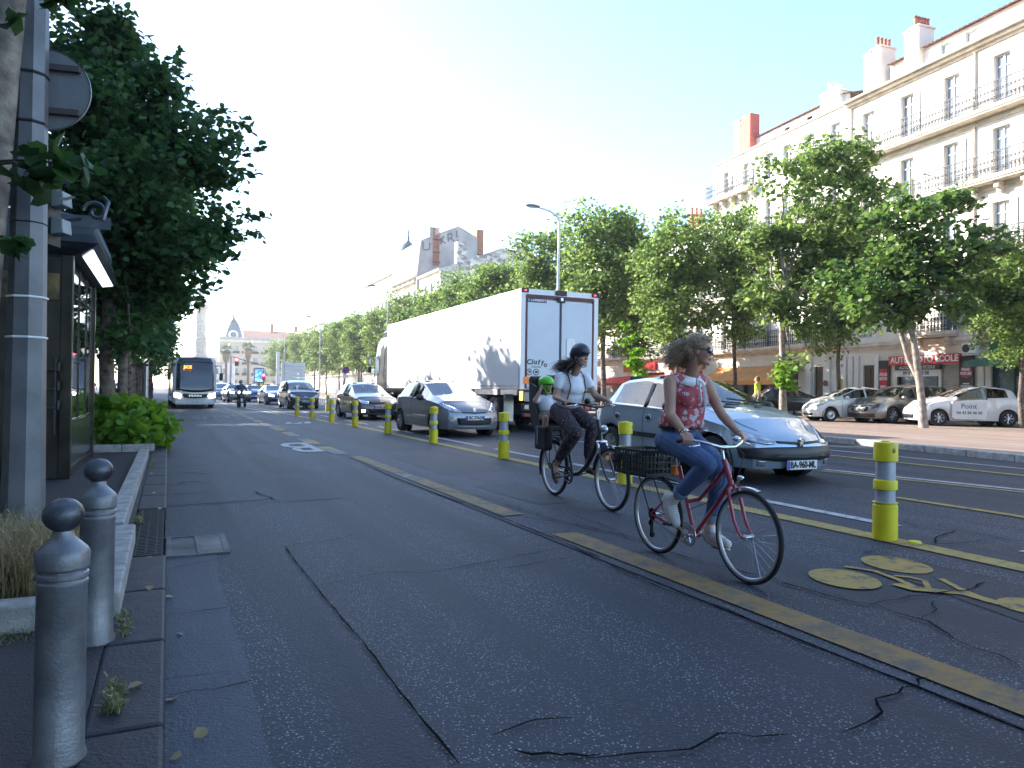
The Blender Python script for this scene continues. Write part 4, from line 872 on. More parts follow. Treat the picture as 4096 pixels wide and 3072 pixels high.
for i, y in enumerate((28.6, 35.4, 42.0, 50, 58, 66, 75, 84, 94, 104, 115, 127, 140, 155, 172)):
    o = vr[i] if i < 2 else copy_tree(vr[i % 2]); o.location = (22.6+.4*math.sin(i*3.1), y, MZ); o.rotation_euler.z = i*1.9+(.6 if i == 0 else 0); s_ = (.84, 1.06, 1.0, .98, .95, .95, .97, .96, .94, 1, .96, 1, .98, 1, 1)[i]; o.scale = (s_, s_, s_); o['label'] = labA[i]
labB = ['inner row tree with a dark trunk between two pale trunks', 'inner row tree behind the head of the woman in red, by the number 19 shop', 'inner row tree right of the truck with lime green shoots on its trunk', 'inner row tree above the truck doors', 'inner row tree behind the truck roof, second from the doors', 'inner row tree behind the truck roof, third from the doors', 'inner row tree in front of the stone gable house', 'inner row tree left of the stone gable house', 'inner row tree beyond the truck cab', 'inner row tree behind the terrace roof', 'inner row tree beyond the terrace', 'last inner row tree before the square']
for i, y in enumerate((23.1, 29.8, 38.6, 47, 56, 66, 76, 86, 98, 112, 128, 146)):
    o = copy_tree(vr[(i+1) % 2]); o.location = (27.2, y, MZ); o.rotation_euler.z = i*2.6+1; s_ = (.62, .74, .8, .8, .8, .85, .85, .8, .9, .9, .9, .9)[i]; o.scale = (s_, s_, s_+(.2 if i < 2 else .05)); o['label'] = labB[i]; o['group'] = 'inner row of promenade trees'
o = copy_tree(vr[0]); o.location = (26.2, 14.8, MZ); o.scale = (.55, .55, .55); o['label'] = 'small tree whose crown tip enters at the right edge above the green shop'; o['group'] = 'inner row of promenade trees'
# lime shoots on two trunks
for k, (px, py, dpt, labl) in enumerate((((2555, 1400, 33.0, 'lime green shoots growing on a trunk just right of the truck doors')), ((3140, 1520, 28.6, 'lime green shoots around the straight pale trunk behind the woman in red')))):
    p = at(px, py, dpt); h = p.z; bb = [(random.uniform(-.4, .4), random.uniform(-.4, .4), z, .35) for z in np.linspace(-1.2 if k == 0 else -.3, 1.0 if k == 0 else .4, 5)]
    root = empty('trunk_shoots', p, 0, labl, 'shoots'); g = np.random.default_rng(70+k); leaves('foliage', crownpts(bb, 500 if k == 0 else 260, g, .3, .14, 14), .2, m_leaf_lime, root, up=.3, seed=70+k)
# ---- far palms
def palm(x, y, h, label, seed):
    g = np.random.default_rng(seed); root = empty('palm_tree', (x, y, .3), 0, label, 'palm tree', 'palm trees on the far square')
    MB().tube([(0, 0, 0), (.05, 0, h*.5), (0, 0, h)], [.42, .32, .36], 10).build('trunk', m_bark, root, smooth=50)
    sk = MB().lathe([(.4, h-3.2), (.85, h-2.2), (1.0, h-1.0), (.6, h)], 14); sk.build('dry_skirt', M('dry_fronds', (.22, .17, .09), .9, var=.4, scale=5, bump=.8), root)
    V_ = []; F_ = []
    for k in range(46):
        a = g.random()*6.283; e = g.uniform(-.5, 1.3); ln = g.uniform(1.5, 2.2); d = np.array([math.cos(a)*math.cos(e), math.sin(a)*math.cos(e), math.sin(e)]); c = np.array([0, 0, h])+d*ln*.55
        s_ = np.array([-math.sin(a), math.cos(a), 0]); nn = np.cross(d, s_)
        for j in range(11):
            t = (j-5)/5*1.25; q = d*math.cos(t)+s_*math.sin(t); tip = c+q*ln*.62-np.array([0, 0, .25*abs(t)]); wv = nn*.0+np.cross(q, nn)*.06
            b = len(V_); V_ += [c-wv, c+wv, (c+tip)/2+wv, tip]; F_.append((b, b+1, b+2, b+3))
    numesh('fronds', V_, F_, leafmat('palm_leaf', [(.05, .08, .03), (.12, .16, .06)], .3), root); return root
palm(13.3, 198, 10.4, 'fan palm left of the red traffic light, its trunk in front of the white wall', 81); palm(18.6, 198, 11.2, 'fan palm between the red traffic light and the blue advert', 82)
# ---- dry grass in the planter and weeds along the kerb
def grass(name, spots, n, h, mat, kind='stuff', seed=3):
    g = np.random.default_rng(seed); V_ = []; F_ = []
    for k in range(n):
        x0, x1, y0, y1, z = spots[g.integers(len(spots))]; x, y = g.uniform(x0, x1), g.uniform(y0, y1); a = g.random()*6.28; ln = h*g.uniform(.45, 1.1); lean = g.uniform(.1, .75)*ln; wd = .0035
        p = np.array([x, y, z]); d = np.array([math.cos(a), math.sin(a), 0]); s_ = np.array([-math.sin(a), math.cos(a), 0])*wd; b = len(V_)
        q1 = p+d*lean*.3+np.array([0, 0, ln*.55]); q2 = p+d*lean+np.array([0, 0, ln]); V_ += [p-s_, p+s_, q1+s_*.9, q1-s_*.9, q2+s_*.2, q2-s_*.2]; F_ += [(b, b+1, b+2, b+3), (b+3, b+2, b+4, b+5)]
        if k % 3 == 0:
            for j in range(4): b = len(V_); c = q1+(q2-q1)*(.5+.5*j/4)+g.normal(size=3)*.01; e = g.normal(size=3)*.012; V_ += [c, c+e, c+e+s_*2, c+s_*2]; F_.append((b, b+1, b+2, b+3))
    o = numesh(name, V_, F_, mat); tag(o, kind=kind); return o
m_dry = leafmat('dry_grass', [(.22, .16, .08), (.32, .25, .13), (.40, .33, .2), (.14, .17, .06)], .25)
m_weed = leafmat('weed_grass', [(.08, .12, .04), (.18, .18, .08), (.3, .26, .14)], .25)
grass('dry_grass', [(-1.35, -.52, 4.9, 6.2, .13), (-1.0, -.55, 4.75, 5.6, .13)], 5200, .38, m_dry)
grass('weeds', [(-.22, -.16, 4.1, 4.6, .1), (-.20, -.14, 3.15, 3.4, .12), (-.24, -.2, 7.4, 7.7, .12), (-1.0, -.5, 4.2, 4.38, .1), (-.22, -.17, 12.2, 13.9, .1)], 700, .045, m_weed, seed=4)
# fallen leaves and litter: a few curled scraps by the kerb
lt = [(.05, 2.95), (.14, 3.1), (.04, 3.5), (.08, 4.4), (.3, 2.6), (.03, 5.2), (-.1, 3.4), (-.08, 5.0), (-.1, 5.9), (-.05, 8.2), (.05, 2.55), (-.12, 9.4), (-.18, 11.5)]
g = np.random.default_rng(8); o = leaves('fallen_leaves', [(x, y, (gz(x) if x > 0 else .12)+.014) for x, y in lt], .05, m_dry, None, up=4, seed=8); tag(o, kind='stuff')
p = ground(372, 1345*1.852, .01); q = MB().box((0, 0, .008), (.07, .035, .012), .5).box((.01, .01, .016), (.04, .03, .01), 1.2).build('paper_scrap', m_white); q.location = p; tag(q, 'crumpled white paper scrap on the gutter slab near the bollards', 'litter')
# ================================================================ street furniture
# low bordered planters
def planter(label, pts, inner, h=.14, wd=.17, closed=False):
    root = empty('planter_border', (0, 0, .12), 0, label, 'planter'); mb = MB()
    for a, b in zip(pts[:-1], pts[1:]):
        a, b = Vector((*a, 0)), Vector((*b, 0)); d = b-a; n = max(1, round(d.length/.55)); ang = math.atan2(d.y, d.x)
        for k in range(n): c = a+d*((k+.5)/n); mb.box((c.x, c.y, h/2-.01), (d.length/n-.008, wd, h+.02), ang)
    mb.build('border_stones', m_granite, root, bevel=.012)
    MB().add([(x, y, .03) for x, y in inner], [tuple(range(len(inner)))]).build('gravel_bed', m_gravel, root, fix=False); return root
planter('pale stone border around the dry grass bed beside the two grey bollards', [(-2.4, 4.47), (-.30, 4.47), (-.30, 6.62)], [(-2.4, 4.5), (-.35, 4.5), (-.35, 6.6), (-2.4, 6.6)])
planter('long pale stone border beside the kiosk pavement and the kerb grating', [(-.38, 6.74), (-.36, 14.4)], [(-.40, 6.8), (-.37, 6.8), (-.37, 14.3), (-.40, 14.3)], wd=.15)
planter('stone border in front of the lime green bush', [(-1.7, 15.6), (-.30, 15.6), (-.30, 20.4), (-.30, 25.4)], [(-1.7, 15.6), (-.36, 15.6), (-.36, 25.4), (-1.7, 25.4)])
# ball topped steel bollards
m_bol = M('bollard_grey', (.235, .245, .265), .42, .55, var=.22, scale=6, bump=.12, bscale=70)
m_bolt = M('bollard_ball', (.10, .11, .13), .38, .6, var=.3, scale=9, bump=.15, bscale=50)
def ballbollard(loc, label, s_=1.):
    root = empty('ball_bollard', loc, 0, label, 'bollard', 'grey ball topped bollards'); root.scale = (s_, s_, s_)
    MB().lathe([(.098, 0), (.098, .02), (.090, .04), (.089, .70), (.092, .705), (.092, .72), (.088, .725), (.088, .732), (.094, .738), (.094, .752), (.088, .758), (.088, .765), (.096, .775), (.098, .83), (.088, .85), (.062, .875), (.042, .895), (.036, .92)], 40).build('post', m_bol, root, smooth=35)
    MB().ell((0, 0, .982), (.075, .075, .068), 32, 20).build('ball', m_bolt, root, smooth=60); return root
ballbollard((-.31, 2.86, .115), 'nearest grey steel bollard with a ball top, in front of the dry grass', .84); ballbollard((-.30, 4.1, .115), 'second grey ball topped bollard, just beyond the nearest one', .86)
# octagonal pole with a round sign seen from behind and signal boxes
m_pole = M('painted_steel', (.165, .175, .19), .5, .35, var=.18, scale=3, bump=.12, bscale=60)
m_signback = M('sign_back', (.27, .29, .31), .5, .5, var=.08, scale=3)
PX, PY = -.995, 6.7
pr = empty('steel_pole', (PX, PY, .12), R(12), 'grey octagonal steel pole with white bands at the left edge', 'pole')
MB().tube([(0, 0, -.1), (0, 0, 3.5), (0, 0, 9.0)], [.150, .112, .084], 8).build('shaft', m_pole, pr)
q = MB()
for z in (1.93, 1.62): q.lathe([(.138, z-.008), (.143, z), (.138, z+.008)], 8, caps=False)
q.each('white_tape', m_white, pr)
q = MB()
for z in (3.28, 3.66): q.lathe([(.117, z-.012), (.123, z), (.117, z+.012)], 8, caps=False)
q.lathe([(.125, 2.5), (.131, 2.505), (.125, 2.51)], 8, caps=False); q.each('clamp_band', m_black, pr)
sg_c = at(128, 452, 7.15); srr = .315
sr = empty('round_sign', (PX-.04, PY+.16, 3.74), R(-12), 'round traffic sign seen from behind on the octagonal pole', 'sign')
MB().lathe([(0, 0), (srr, 0), (srr+.012, -.012), (srr+.012, .012), (srr, .02), (0, .02)], 48, (.12, 0, 0), axis='y').build('disc', m_signback, sr, smooth=30)
MB().box((.12, -.03, .17), (.5, .04, .045)).box((.12, -.03, -.18), (.5, .04, .045)).each('rail', M('rail_brown', (.12, .10, .10), .6, .4), sr)
# kiosk
m_kio = M('kiosk_bronze', (.035, .034, .03), .28, .6, var=.3, scale=3)
m_kroof = M('kiosk_roof', (.09, .105, .135), .35, .6, var=.2, scale=4)
kx1, ky0, ky1, kz = -1.17, 11.26, 14.8, 3.08; kw = 2.6
KR = empty('newspaper_kiosk', (0, 0, .12), 0, 'dark bronze newspaper kiosk with an ornate roof crest on the left pavement', 'kiosk')
q = MB()
q.box((kx1-kw/2, ky0+.03, 1.5), (kw-.12, .05, 2.9)); q.build('front_panel', m_kio, KR)
q = MB().box((kx1-.06, ky0+.06, 1.5), (.14, .14, 3.0)).box((kx1-.06, ky1-.06, 1.5), (.12, .12, 3.0)).box((kx1-kw+.06, ky0+.06, 1.5), (.14, .14, 3.0)).box((kx1-kw+.06, ky1-.06, 1.5), (.12, .12, 3.0)).box((kx1-.36, ky0+.0, 1.5), (.05, .05, 2.9)).box((kx1-kw/2, (ky0+ky1)/2, .06), (kw-.02, ky1-ky0-.02, .12))
q.build('corner_posts', m_kio, KR, bevel=.01)
MB().box((kx1-.05, (ky0+ky1)/2, 1.85), (.02, ky1-ky0-.26, 2.2)).build('side_glass', M('kiosk_glass', (.30, .33, .35), .05, .85, var=.15, coat=1, spec=.9), KR)
MB().box((kx1-.045, (ky0+ky1)/2, .44), (.03, ky1-ky0-.26, .6)).build('lower_panel', M('kiosk_panel', (.10, .12, .10), .22, .6, var=.2, scale=3), KR)
q = MB()
for t in (0, .34, .67, .98): q.box((kx1-.034, ky0+.14+(ky1-ky0-.28)*t, 1.85), (.02, .012, 2.2))
for z in (.77, 2.55): q.box((kx1-.036, (ky0+ky1)/2, z), (.02, ky1-ky0-.3, .014))
q.build('glazing_bars', m_kio, KR)
q = MB().box((kx1-.62, ky0-.02, 2.55), (.95, .03, .35)).box((kx1-.55, ky0-.01, 1.75), (.34, .02, 1.2)); q.build('notice_board', M('notice', (.16, .12, .05), .4, .2, var=.5, scale=4), KR)
q = MB()
for z in (.95, 1.2, 1.45): q.box((kx1-.3, ky0-.14, z), (.30, .2, .03)); q.tube([(kx1-.12, ky0-.2, z-.02), (kx1-.12, ky0-.2, z+.1)], .02, 8)
q.box((kx1-.16, ky0-.18, 1.1), (.03, .04, 1.0)); q.build('paper_rack', m_black, KR, bevel=.008)
q = MB(); ov = .32
def rring(z, o, w_=None): return [(kx1-kw-o, ky0-o, z), (kx1+o, ky0-o, z), (kx1+o, ky1+o, z), (kx1-kw-o, ky1+o, z)]
prof = [(2.98, 0), (3.0, .1), (3.06, ov*.75), (3.12, ov), (3.235, ov-.06), (3.26, ov-.06), (3.33, ov-.06), (3.36, ov-.16), (3.5, .1), (3.6, -.2)]
for z, o_ in prof: q.v += rring(z, o_)
q.f = [(i*4+k, i*4+(k+1) % 4, (i+1)*4+(k+1) % 4, (i+1)*4+k) for i in range(len(prof)-1) for k in range(4)]+[(3, 2, 1, 0), tuple(len(prof)*4-4+k for k in range(4))]
q.build('roof', m_kroof, KR)
MB().add([(kx1+.10, ky0+.1, 2.992), (kx1+.10, ky1-.1, 2.992), (kx1+.25, ky1+ov-.15, 3.052), (kx1+.25, ky0-ov+.15, 3.052)], [(0, 1, 2, 3)]).build('glow_strip', M('glow_strip', (.8, .8, .85), .4, emit=(.9, .95, 1), es=.7), KR, fix=False)  # pale eave strip with an added glow for its bright band
q = MB(); z0 = 3.34                     # pierced crest along the roof edge
y = ky0-.1
while y < ky1+.2:
    q.ring((kx1+.2, y, z0+.09), .07, .016, axis='x', n=12, m=5); q.tube([(kx1+.2, y+.09, z0), (kx1+.2, y+.09, z0+.2), (kx1+.2, y+.1, z0+.27)], [.02, .016, .004], 6); y += .185
q.box((kx1+.2, (ky0+ky1)/2, z0+.0), (.03, ky1-ky0+.3, .03))
def scroll(c, sgn, r, n=26):
    pts = []
    for i in range(n): t = i/(n-1); a = t*2.4*math.pi; rr = r*(1-t*.82); pts.append((c[0]+sgn*rr*math.cos(a), c[1], c[2]+rr*math.sin(a)))
    return pts
for xx in (kx1-.05,):
    xx += .33; q.tube(scroll((xx, ky0-.28, z0+.2), -1, .15), .024, 6); q.tube([(xx-.17, ky0-.28, z0+.1), (xx-.42, ky0-.28, z0+.04), (xx-.72, ky0-.28, z0+.16), (xx-1.0, ky0-.28, z0+.42)], [.03, .03, .026, .02], 6); q.tube(scroll((xx-.72, ky0-.28, z0+.06), 1, .09), .02, 6)
    q.tube([(xx+.08, ky0-.28, z0+.1), (xx+.14, ky0-.28, z0+.35), (xx+.08, ky0-.28, z0+.42)], [.03, .03, .012], 6)
q.box((kx1-.3, ky0-.26, z0+.06), (1.5, .02, .16)); q.build('roof_crest', m_kroof, KR, smooth=50)
# signal boxes between pole and kiosk: a small traffic light seen from the side
m_sigb = M('signal_housing', (.10, .085, .06), .5, var=.15)
tl = at(186, 760, 7.7); TL = empty('traffic_light', (tl.x-.02, tl.y, .12), R(-112), 'traffic light seen from the side between the octagonal pole and the kiosk', 'traffic light')
MB().tube([(0, -.05, -.1), (0, -.05, 3.8)], .045, 10).build('post', m_black, TL)
q = MB().box((0, .05, 3.22), (.2, .10, .92)); q.build('housing', m_sigb, TL, bevel=.02); MB().box((0, .105, 3.22), (.24, .012, .98)).build('backplate', m_black, TL)
for z in (3.50, 3.22, 2.93):
    MB().prism([(.115, -.095), (.25, -.075), (.235, .075), (.115, .095)], lambda u, v, d: (d, u, z+v), -.09, .09).build('visor', M('visor_pale', (.22, .27, .29), .4, .2), TL, bevel=.012)
# plain steel column further on
q = empty('lamp_column', (-.95, 39.5, .12), 0, 'plain grey steel lamp column among the left trees, left of the bus', 'street lamp'); MB().tube([(0, 0, 0), (0, 0, 1.1), (0, 0, 8.6)], [.13, .11, .07], 14).build('column', m_alu, q, smooth=40); MB().tube([(0, 0, 8.6), (.8, 0, 9.1), (1.8, 0, 9.3)], .04, 8).build('arm', m_alu, q)
# road drain
dg = empty('drain_grate', (0, 0, 0), 0, 'sunken steel grate drain in the road by the kerb', 'drain grate')
fr = MB().box((.24, 6.42, .012), (.5, .05, .02)).box((.24, 7.2, .012), (.5, .05, .02)).box((.03, 6.81, .012), (.04, .74, .02)).box((.47, 6.81, .014), (.05, .74, .02)).box((.25, 6.81, .0145), (.02, .74, .02)); fr.build('frame', M('drain_frame', (.10, .105, .11), .7, var=.3, bump=.3), dg)
MB().box((.25, 6.81, .009), (.44, .74, .002)).build('pit', m_dark, dg)
q = MB()
for i in range(22): q.box((.145, 6.46+i*.0335, .0145), (.19, .011, .004)).box((.355, 6.46+i*.0335, .0185), (.19, .011, .004))
q.build('bars', M('worn_steel', (.20, .20, .21), .45, .6, var=.3), dg)
# yellow lane bollards
def ybollard(loc, rz, label):
    root = empty('lane_bollard', loc, rz, label, 'bollard', 'yellow lane bollards with grey reflective bands')
    MB().lathe([(.083, 0), (.083, .005), (.082, .28), (.073, .29), (.073, .30), (.085, .305), (.083, .3)], 28).build('post', m_yellow, root, smooth=35)
    MB().lathe([(.0655, .28), (.0655, .42)], 28).lathe([(.0655, .475), (.0655, .64)], 28).build('reflective_band', m_reflect, root, smooth=35)
    MB().lathe([(.0655, .405), (.079, .41), (.080, .47), (.076, .485), (.0655, .49)], 28).build('collar', m_yellow, root, smooth=35)
    cp = MB().lathe([(.0655, .635), (.080, .642), (.080, .775), (.076, .79), (.03, .795), (.028, .803), (0, .803)], 28); o = cp.build('cap', m_yellow, root, smooth=35)
    for a in (-math.pi*.62, math.pi*.38):
        MB().ell((.068*math.cos(a), .068*math.sin(a), .73), (.019, .019, .030), 12, 8).build('grip_hole', M('bollard_shade', (.40, .33, .01), .5), o, smooth=60)
    return root
yb = [(5.79, 4.41), (5.78, 8.46), (5.74, 12.42), (5.76, 16.46), (5.75, 20.4), (5.73, 24.37), (5.62, 27.7), (5.48, 31.0), (5.4, 34.4), (7.81, 39.65)]
ylab = ['nearest yellow bollard at the right, beside the bicycle road symbol', 'yellow bollard between the two bicycles, beside the blue hatchback door', 'yellow bollard standing between the silver car and the black bicycle', 'yellow bollard in front of the silver car front wheel', 'yellow bollard in front of the silver car rear wheel', 'yellow bollard in front of the brown car right of its number plate', 'yellow bollard just left of the brown car', 'third yellow bollard from the far end, right of the people carrier', 'farthest yellow bollard of the line, in front of the people carrier', 'lone yellow bollard behind the line, between people carrier and brown car']
y0_ = ybollard((5.79, 4.41, gz(5.79)), .2, ylab[0])
for i, (x, y) in enumerate(yb):
    o = y0_ if i == 0 else copy_tree(y0_); o.location = (x, y, gz(x)); o.rotation_euler.z = (.2, 1.0, -.3, .5, .1, -.5, .3, .7, 0, .4)[i]; o['label'] = ylab[i]; s_ = 1.09; o.scale = (s_*1.14, s_*1.14, s_)
q = MB().lathe([(.05, 0), (.055, .004), (.05, .016), (.03, .02), (0, .02)], 20).build('bollard_plug', m_yellow, smooth=40); q.location = (*ground(2300+1643/1.2094, 1700+573/1.2094)[:2], gz(5.6)+.009); tag(q, 'small round yellow plastic plug lying on the yellow line near the nearest bollard', 'plastic plug')
# street lamps on the right
def lamp(loc, label):
    root = empty('street_lamp', loc, 0, label, 'street lamp', 'tall street lamps along the promenade')
    MB().tube([(0, 0, -.1), (0, 0, 1.2), (0, 0, 9.4)], [.11, .10, .055], 12).build('pole', m_alu, root, smooth=40)
    q = MB(); q.tube([(0, 0, 9.2), (-.12, 0, 9.42), (-.5, 0, 9.62), (-1.1, 0, 9.72)], [.05, .045, .04, .035], 8).tube([(.2, 0, 9.46), (0, 0, 9.5), (-.6, 0, 9.72), (-.9, 0, 9.74)], .012, 6).tube([(0, 0, 9.3), (.08, 0, 9.44)], .03, 6); q.build('arm', m_alu, root, smooth=50)
    h = MB().ell((-1.4, 0, 9.76), (.38, .16, .085), 20, 10); hh = h.build('lamp_head', m_pole, root, smooth=50); MB().ell((-1.42, 0, 9.71), (.28, .12, .05), 16, 8).build('lamp_glass', M('lamp_glass', (.5, .52, .5), .1, var=.1, coat=1), hh, smooth=50); return root
l0 = lamp((16.6, 30.0, gz(12)), 'nearest tall street lamp, its pole rising behind the truck doors')
for (y, s_) in ((59.5, 'second street lamp, its pole behind the front of the truck'), (89.3, 'third street lamp, rising right of the dark people carrier'), (119, 'farthest street lamp, above the trees left of the third lamp')): o = copy_tree(l0); o.location = (16.6, y, gz(12)); o['label'] = s_
# far signals, signs and the blue advert
def vpos(px, depth_, Y=None): d = ray(px, 1560); t = Y/d.y; return d.x*t
x0 = vpos(921, 0, 108); x1 = vpos(1110, 0, 104)
TS = empty('signal_mast', (x0, 108, .1), 0, 'overhead traffic light mast showing a red light in front of the turret building', 'traffic light')
MB().tube([(0, 0, 0), (0, 0, 5.7)], .14, 10).build('left_post', M('pale_post', (.5, .5, .5), .5), TS); MB().tube([(x1-x0, -4, 0), (x1-x0, -4, 6.2)], .22, 10).build('right_post', m_white, TS)
MB().tube([(.2, 0, 5.45), (x1-x0, -4, 3.7)], .07, 8).build('arm', m_pole, TS)
hd = MB().box((.75, -.2, 4.75), (.5, .35, 1.15)).build('signal_head', m_black, TS, bevel=.05); MB().lathe([(0, 0), (.21, 0), (.21, .03), (0, .03)], 16, (.75, -.40, 5.1), axis='y').build('red_light', M('red_signal', (.8, .02, .02), .4, emit=(1, .03, .06), es=14), hd)
MB().lathe([(.32, -.02), (.34, 0), (.32, .02)], 16, (.75, -.39, 5.1), axis='y', caps=False).build('target_ring', m_black, hd)
TS2 = empty('signal_post', (vpos(1053, 0, 92), 92, .1), 0, 'small traffic light showing red beside the blue advert panel', 'traffic light'); MB().tube([(0, 0, 0), (0, 0, 2.3)], .06, 8).build('post', m_black, TS2)
hd = MB().box((0, 0, 2.5), (.4, .3, .75)).build('signal_head', M('signal_red', (.35, .02, .03), .5), TS2, bevel=.04); MB().lathe([(0, 0), (.13, 0), (.13, .02), (0, .02)], 14, (0, -.17, 2.72), axis='y').build('red_light', MATS['red_signal'], hd)
AD = empty('advert_panel', (vpos(1034, 0, 125), 125, .2), R(4), 'blue lit advertising panel on a foot in front of the turret building', 'advert panel')
MB().box((0, 0, 3.1), (1.55, .3, 2.5)).box((0, 0, 1.0), (.4, .25, 2.0)).build('casing', m_black, AD, bevel=.05)
m_ad = bpy.data.materials.new('advert_screen'); m_ad.use_nodes = True; n = m_ad.node_tree; b = n.nodes['Principled BSDF']; tc = n.nodes.new('ShaderNodeTexCoord'); ns = n.nodes.new('ShaderNodeTexNoise'); ns.inputs['Scale'].default_value = 2.5; cr = n.nodes.new('ShaderNodeValToRGB'); cr.color_ramp.elements[0].color = (.02, .12, .6, 1); cr.color_ramp.elements[1].color = (.25, .6, 1, 1); cr.color_ramp.elements[0].position = .4; cr.color_ramp.elements[1].position = .62
n.links.new(tc.outputs['Object'], ns.inputs['Vector']); n.links.new(ns.outputs[0], cr.inputs[0]); n.links.new(cr.outputs[0], b.inputs['Emission Color']); n.links.new(cr.outputs[0], b.inputs['Base Color']); b.inputs['Emission Strength'].default_value = .45
MB().box((0, -.165, 3.1), (1.25, .02, 2.1)).build('screen', m_ad, AD)
NP = empty('no_parking_sign', (vpos(1381, 0, 62), 62, MZ), 0, 'round no stopping sign on a grey post, seen left of the truck cab', 'sign'); MB().tube([(0, 0, 0), (0, 0, 2.85)], .04, 8).build('post', m_alu, NP)
MB().lathe([(0, 0), (.32, 0), (.32, .03), (0, .03)], 24, (0, -.06, 2.6), axis='y').build('disc', M('sign_red', (.5, .03, .05), .4), NP); MB().lathe([(0, 0), (.25, 0), (.25, .02), (0, .02)], 24, (0, -.07, 2.6), axis='y').build('disc_centre', M('sign_blue', (.05, .04, .22), .4), NP); MB().box((0, -.03, 2.05), (.5, .02, .3)).build('plate', m_white, NP)
DS = empty('direction_sign', (vpos(1172, 0, 82), 82, MZ), R(6), 'white stacked direction sign panel seen from behind a tree left of the third lamp', 'sign'); q = MB()
for i in range(6): q.box((0, 0, 1.5+i*.42), (2.6, .06, .38))
q.build('panel', m_white, DS); MB().tube([(-1, .08, 0), (-1, .08, 4)], .06, 8).tube([(1, .08, 0), (1, .08, 4)], .06, 8).build('posts', m_alu, DS)
TP = empty('thin_post', (vpos(1136, 0, 70), 70, MZ), 0, 'thin grey post left of the third street lamp', 'post'); MB().tube([(0, 0, 0), (0, 0, 4.4)], .05, 8).build('pole', m_alu, TP); MB().ell((0, 0, 4.4), .07, 8, 6).build('pole_cap', m_alu, TP)
# covered terrace with glass sides
TE = empty('terrace_shelter', (17.6, 62, MZ), R(-4), 'open terrace shelter with a pale flat roof and glass screens left of the truck cab', 'shelter')
q = MB()
for x in (0, 3.2, 6.4):
    for y in (-5, 0, 5): q.box((x, y, 1.35), (.12, .12, 2.7))
q.build('posts', m_white, TE); MB().box((3.2, 0, 2.8), (7.6, 11.4, .16)).build('roof', m_white, TE); MB().box((3.2, -5.8, 2.7), (7.4, .05, .3)).box((-.65, 0, 2.7), (.05, 11, .3)).build('valance', m_green, TE)
q = MB()
for y in (-4, -2, 0, 2, 4): q.box((-.6, y, .6), (.02, 1.85, 1.0))
for x in (.5, 2.5, 4.5): q.box((x, -5.7, .6), (1.85, .02, 1.0))
q.build('glass_screens', m_glass, TE)
UM = empty('cream_parasol', (20.2, 57, MZ), 0, 'low wide cream parasol beside the terrace shelter', 'parasol'); MB().lathe([(2.1, 2.1), (2.1, 2.2), (1.2, 2.6), (.1, 2.95), (0, 2.98)], 8).build('canopy', M('cream_canvas', (.7, .62, .52), .8), UM); MB().tube([(0, 0, 0), (0, 0, 2.6)], .04, 8).build('pole', m_alu, UM)
# roadworks barriers: a white one and a dark one with block letters
BW = empty('barrier_panel', (13.2, 47.6, gz(12)), R(8), 'white plastic barrier block left of the brown car', 'barrier'); MB().prism([(-1.1, 0), (1.1, 0), (1.0, .25), (.95, 1.0), (-.95, 1.0), (-1.0, .25)], lambda u, v, d: (u, d, v), -.25, .25).build('body', m_white, BW, bevel=.04)
BD = empty('barrier_panel', (13.9, 44.2, gz(12)), R(8), 'dark hoarding with pale block letters behind the brown car', 'barrier'); bb = MB().box((.9, 0, .55), (4.4, .1, 1.1)).build('board', M('dark_board', (.035, .032, .03), .7), BD); text('F F', .95, M('stencil_grey', (.45, .45, .42), .7), bb, (-.1, -.056, .55), (math.pi/2, 0, 0), bold=.03); MB().box((-.9, .2, .05), (.1, .5, .1)).box((2.6, .2, .05), (.1, .5, .1)).build('feet', m_black, BD)
for k, (px, Y_, h, wd, lab_) in enumerate(((1330, 52, .9, 3, 'low grey railing in front of the terrace'), (1130, 92, 1.0, 5, 'low fence left of the people carrier roof'))):
    q = empty('metal_railing', (vpos(px, 0, Y_), Y_, MZ), R(10), lab_, 'railing'); m_ = MB().box((0, 0, h), (wd, .04, .04)).box((0, 0, .2), (wd, .04, .04))
    for i in range(int(wd/.14)): m_.box((-wd/2+i*.14, 0, h/2), (.02, .02, h))
    m_.build('bars', m_alu, q)
# small cast bollards by the shops
c0_ = None
for i, (u, y_) in enumerate(((11.5, 2.1), (10.2, 2.1), (-2.0, 2.3))):
    x = FX+u*.0958-y_*.9954; y = FY+u*.9954+y_*.0958
    root = empty('cast_bollard', (x, y, MZ), 0, ['slim dark cast bollard in front of the white pier left of the small white car', 'slim dark cast bollard beside the door left of the driving school', 'slim dark bollard at the right edge by the green shop'][i], 'bollard'); MB().lathe([(.08, 0), (.08, .1), (.05, .14), (.045, .75), (.065, .78), (.04, .83), (.06, .9), (0, .97)], 14).build('post', m_ink, root, smooth=50)
p = at(2298, -45, 10); 
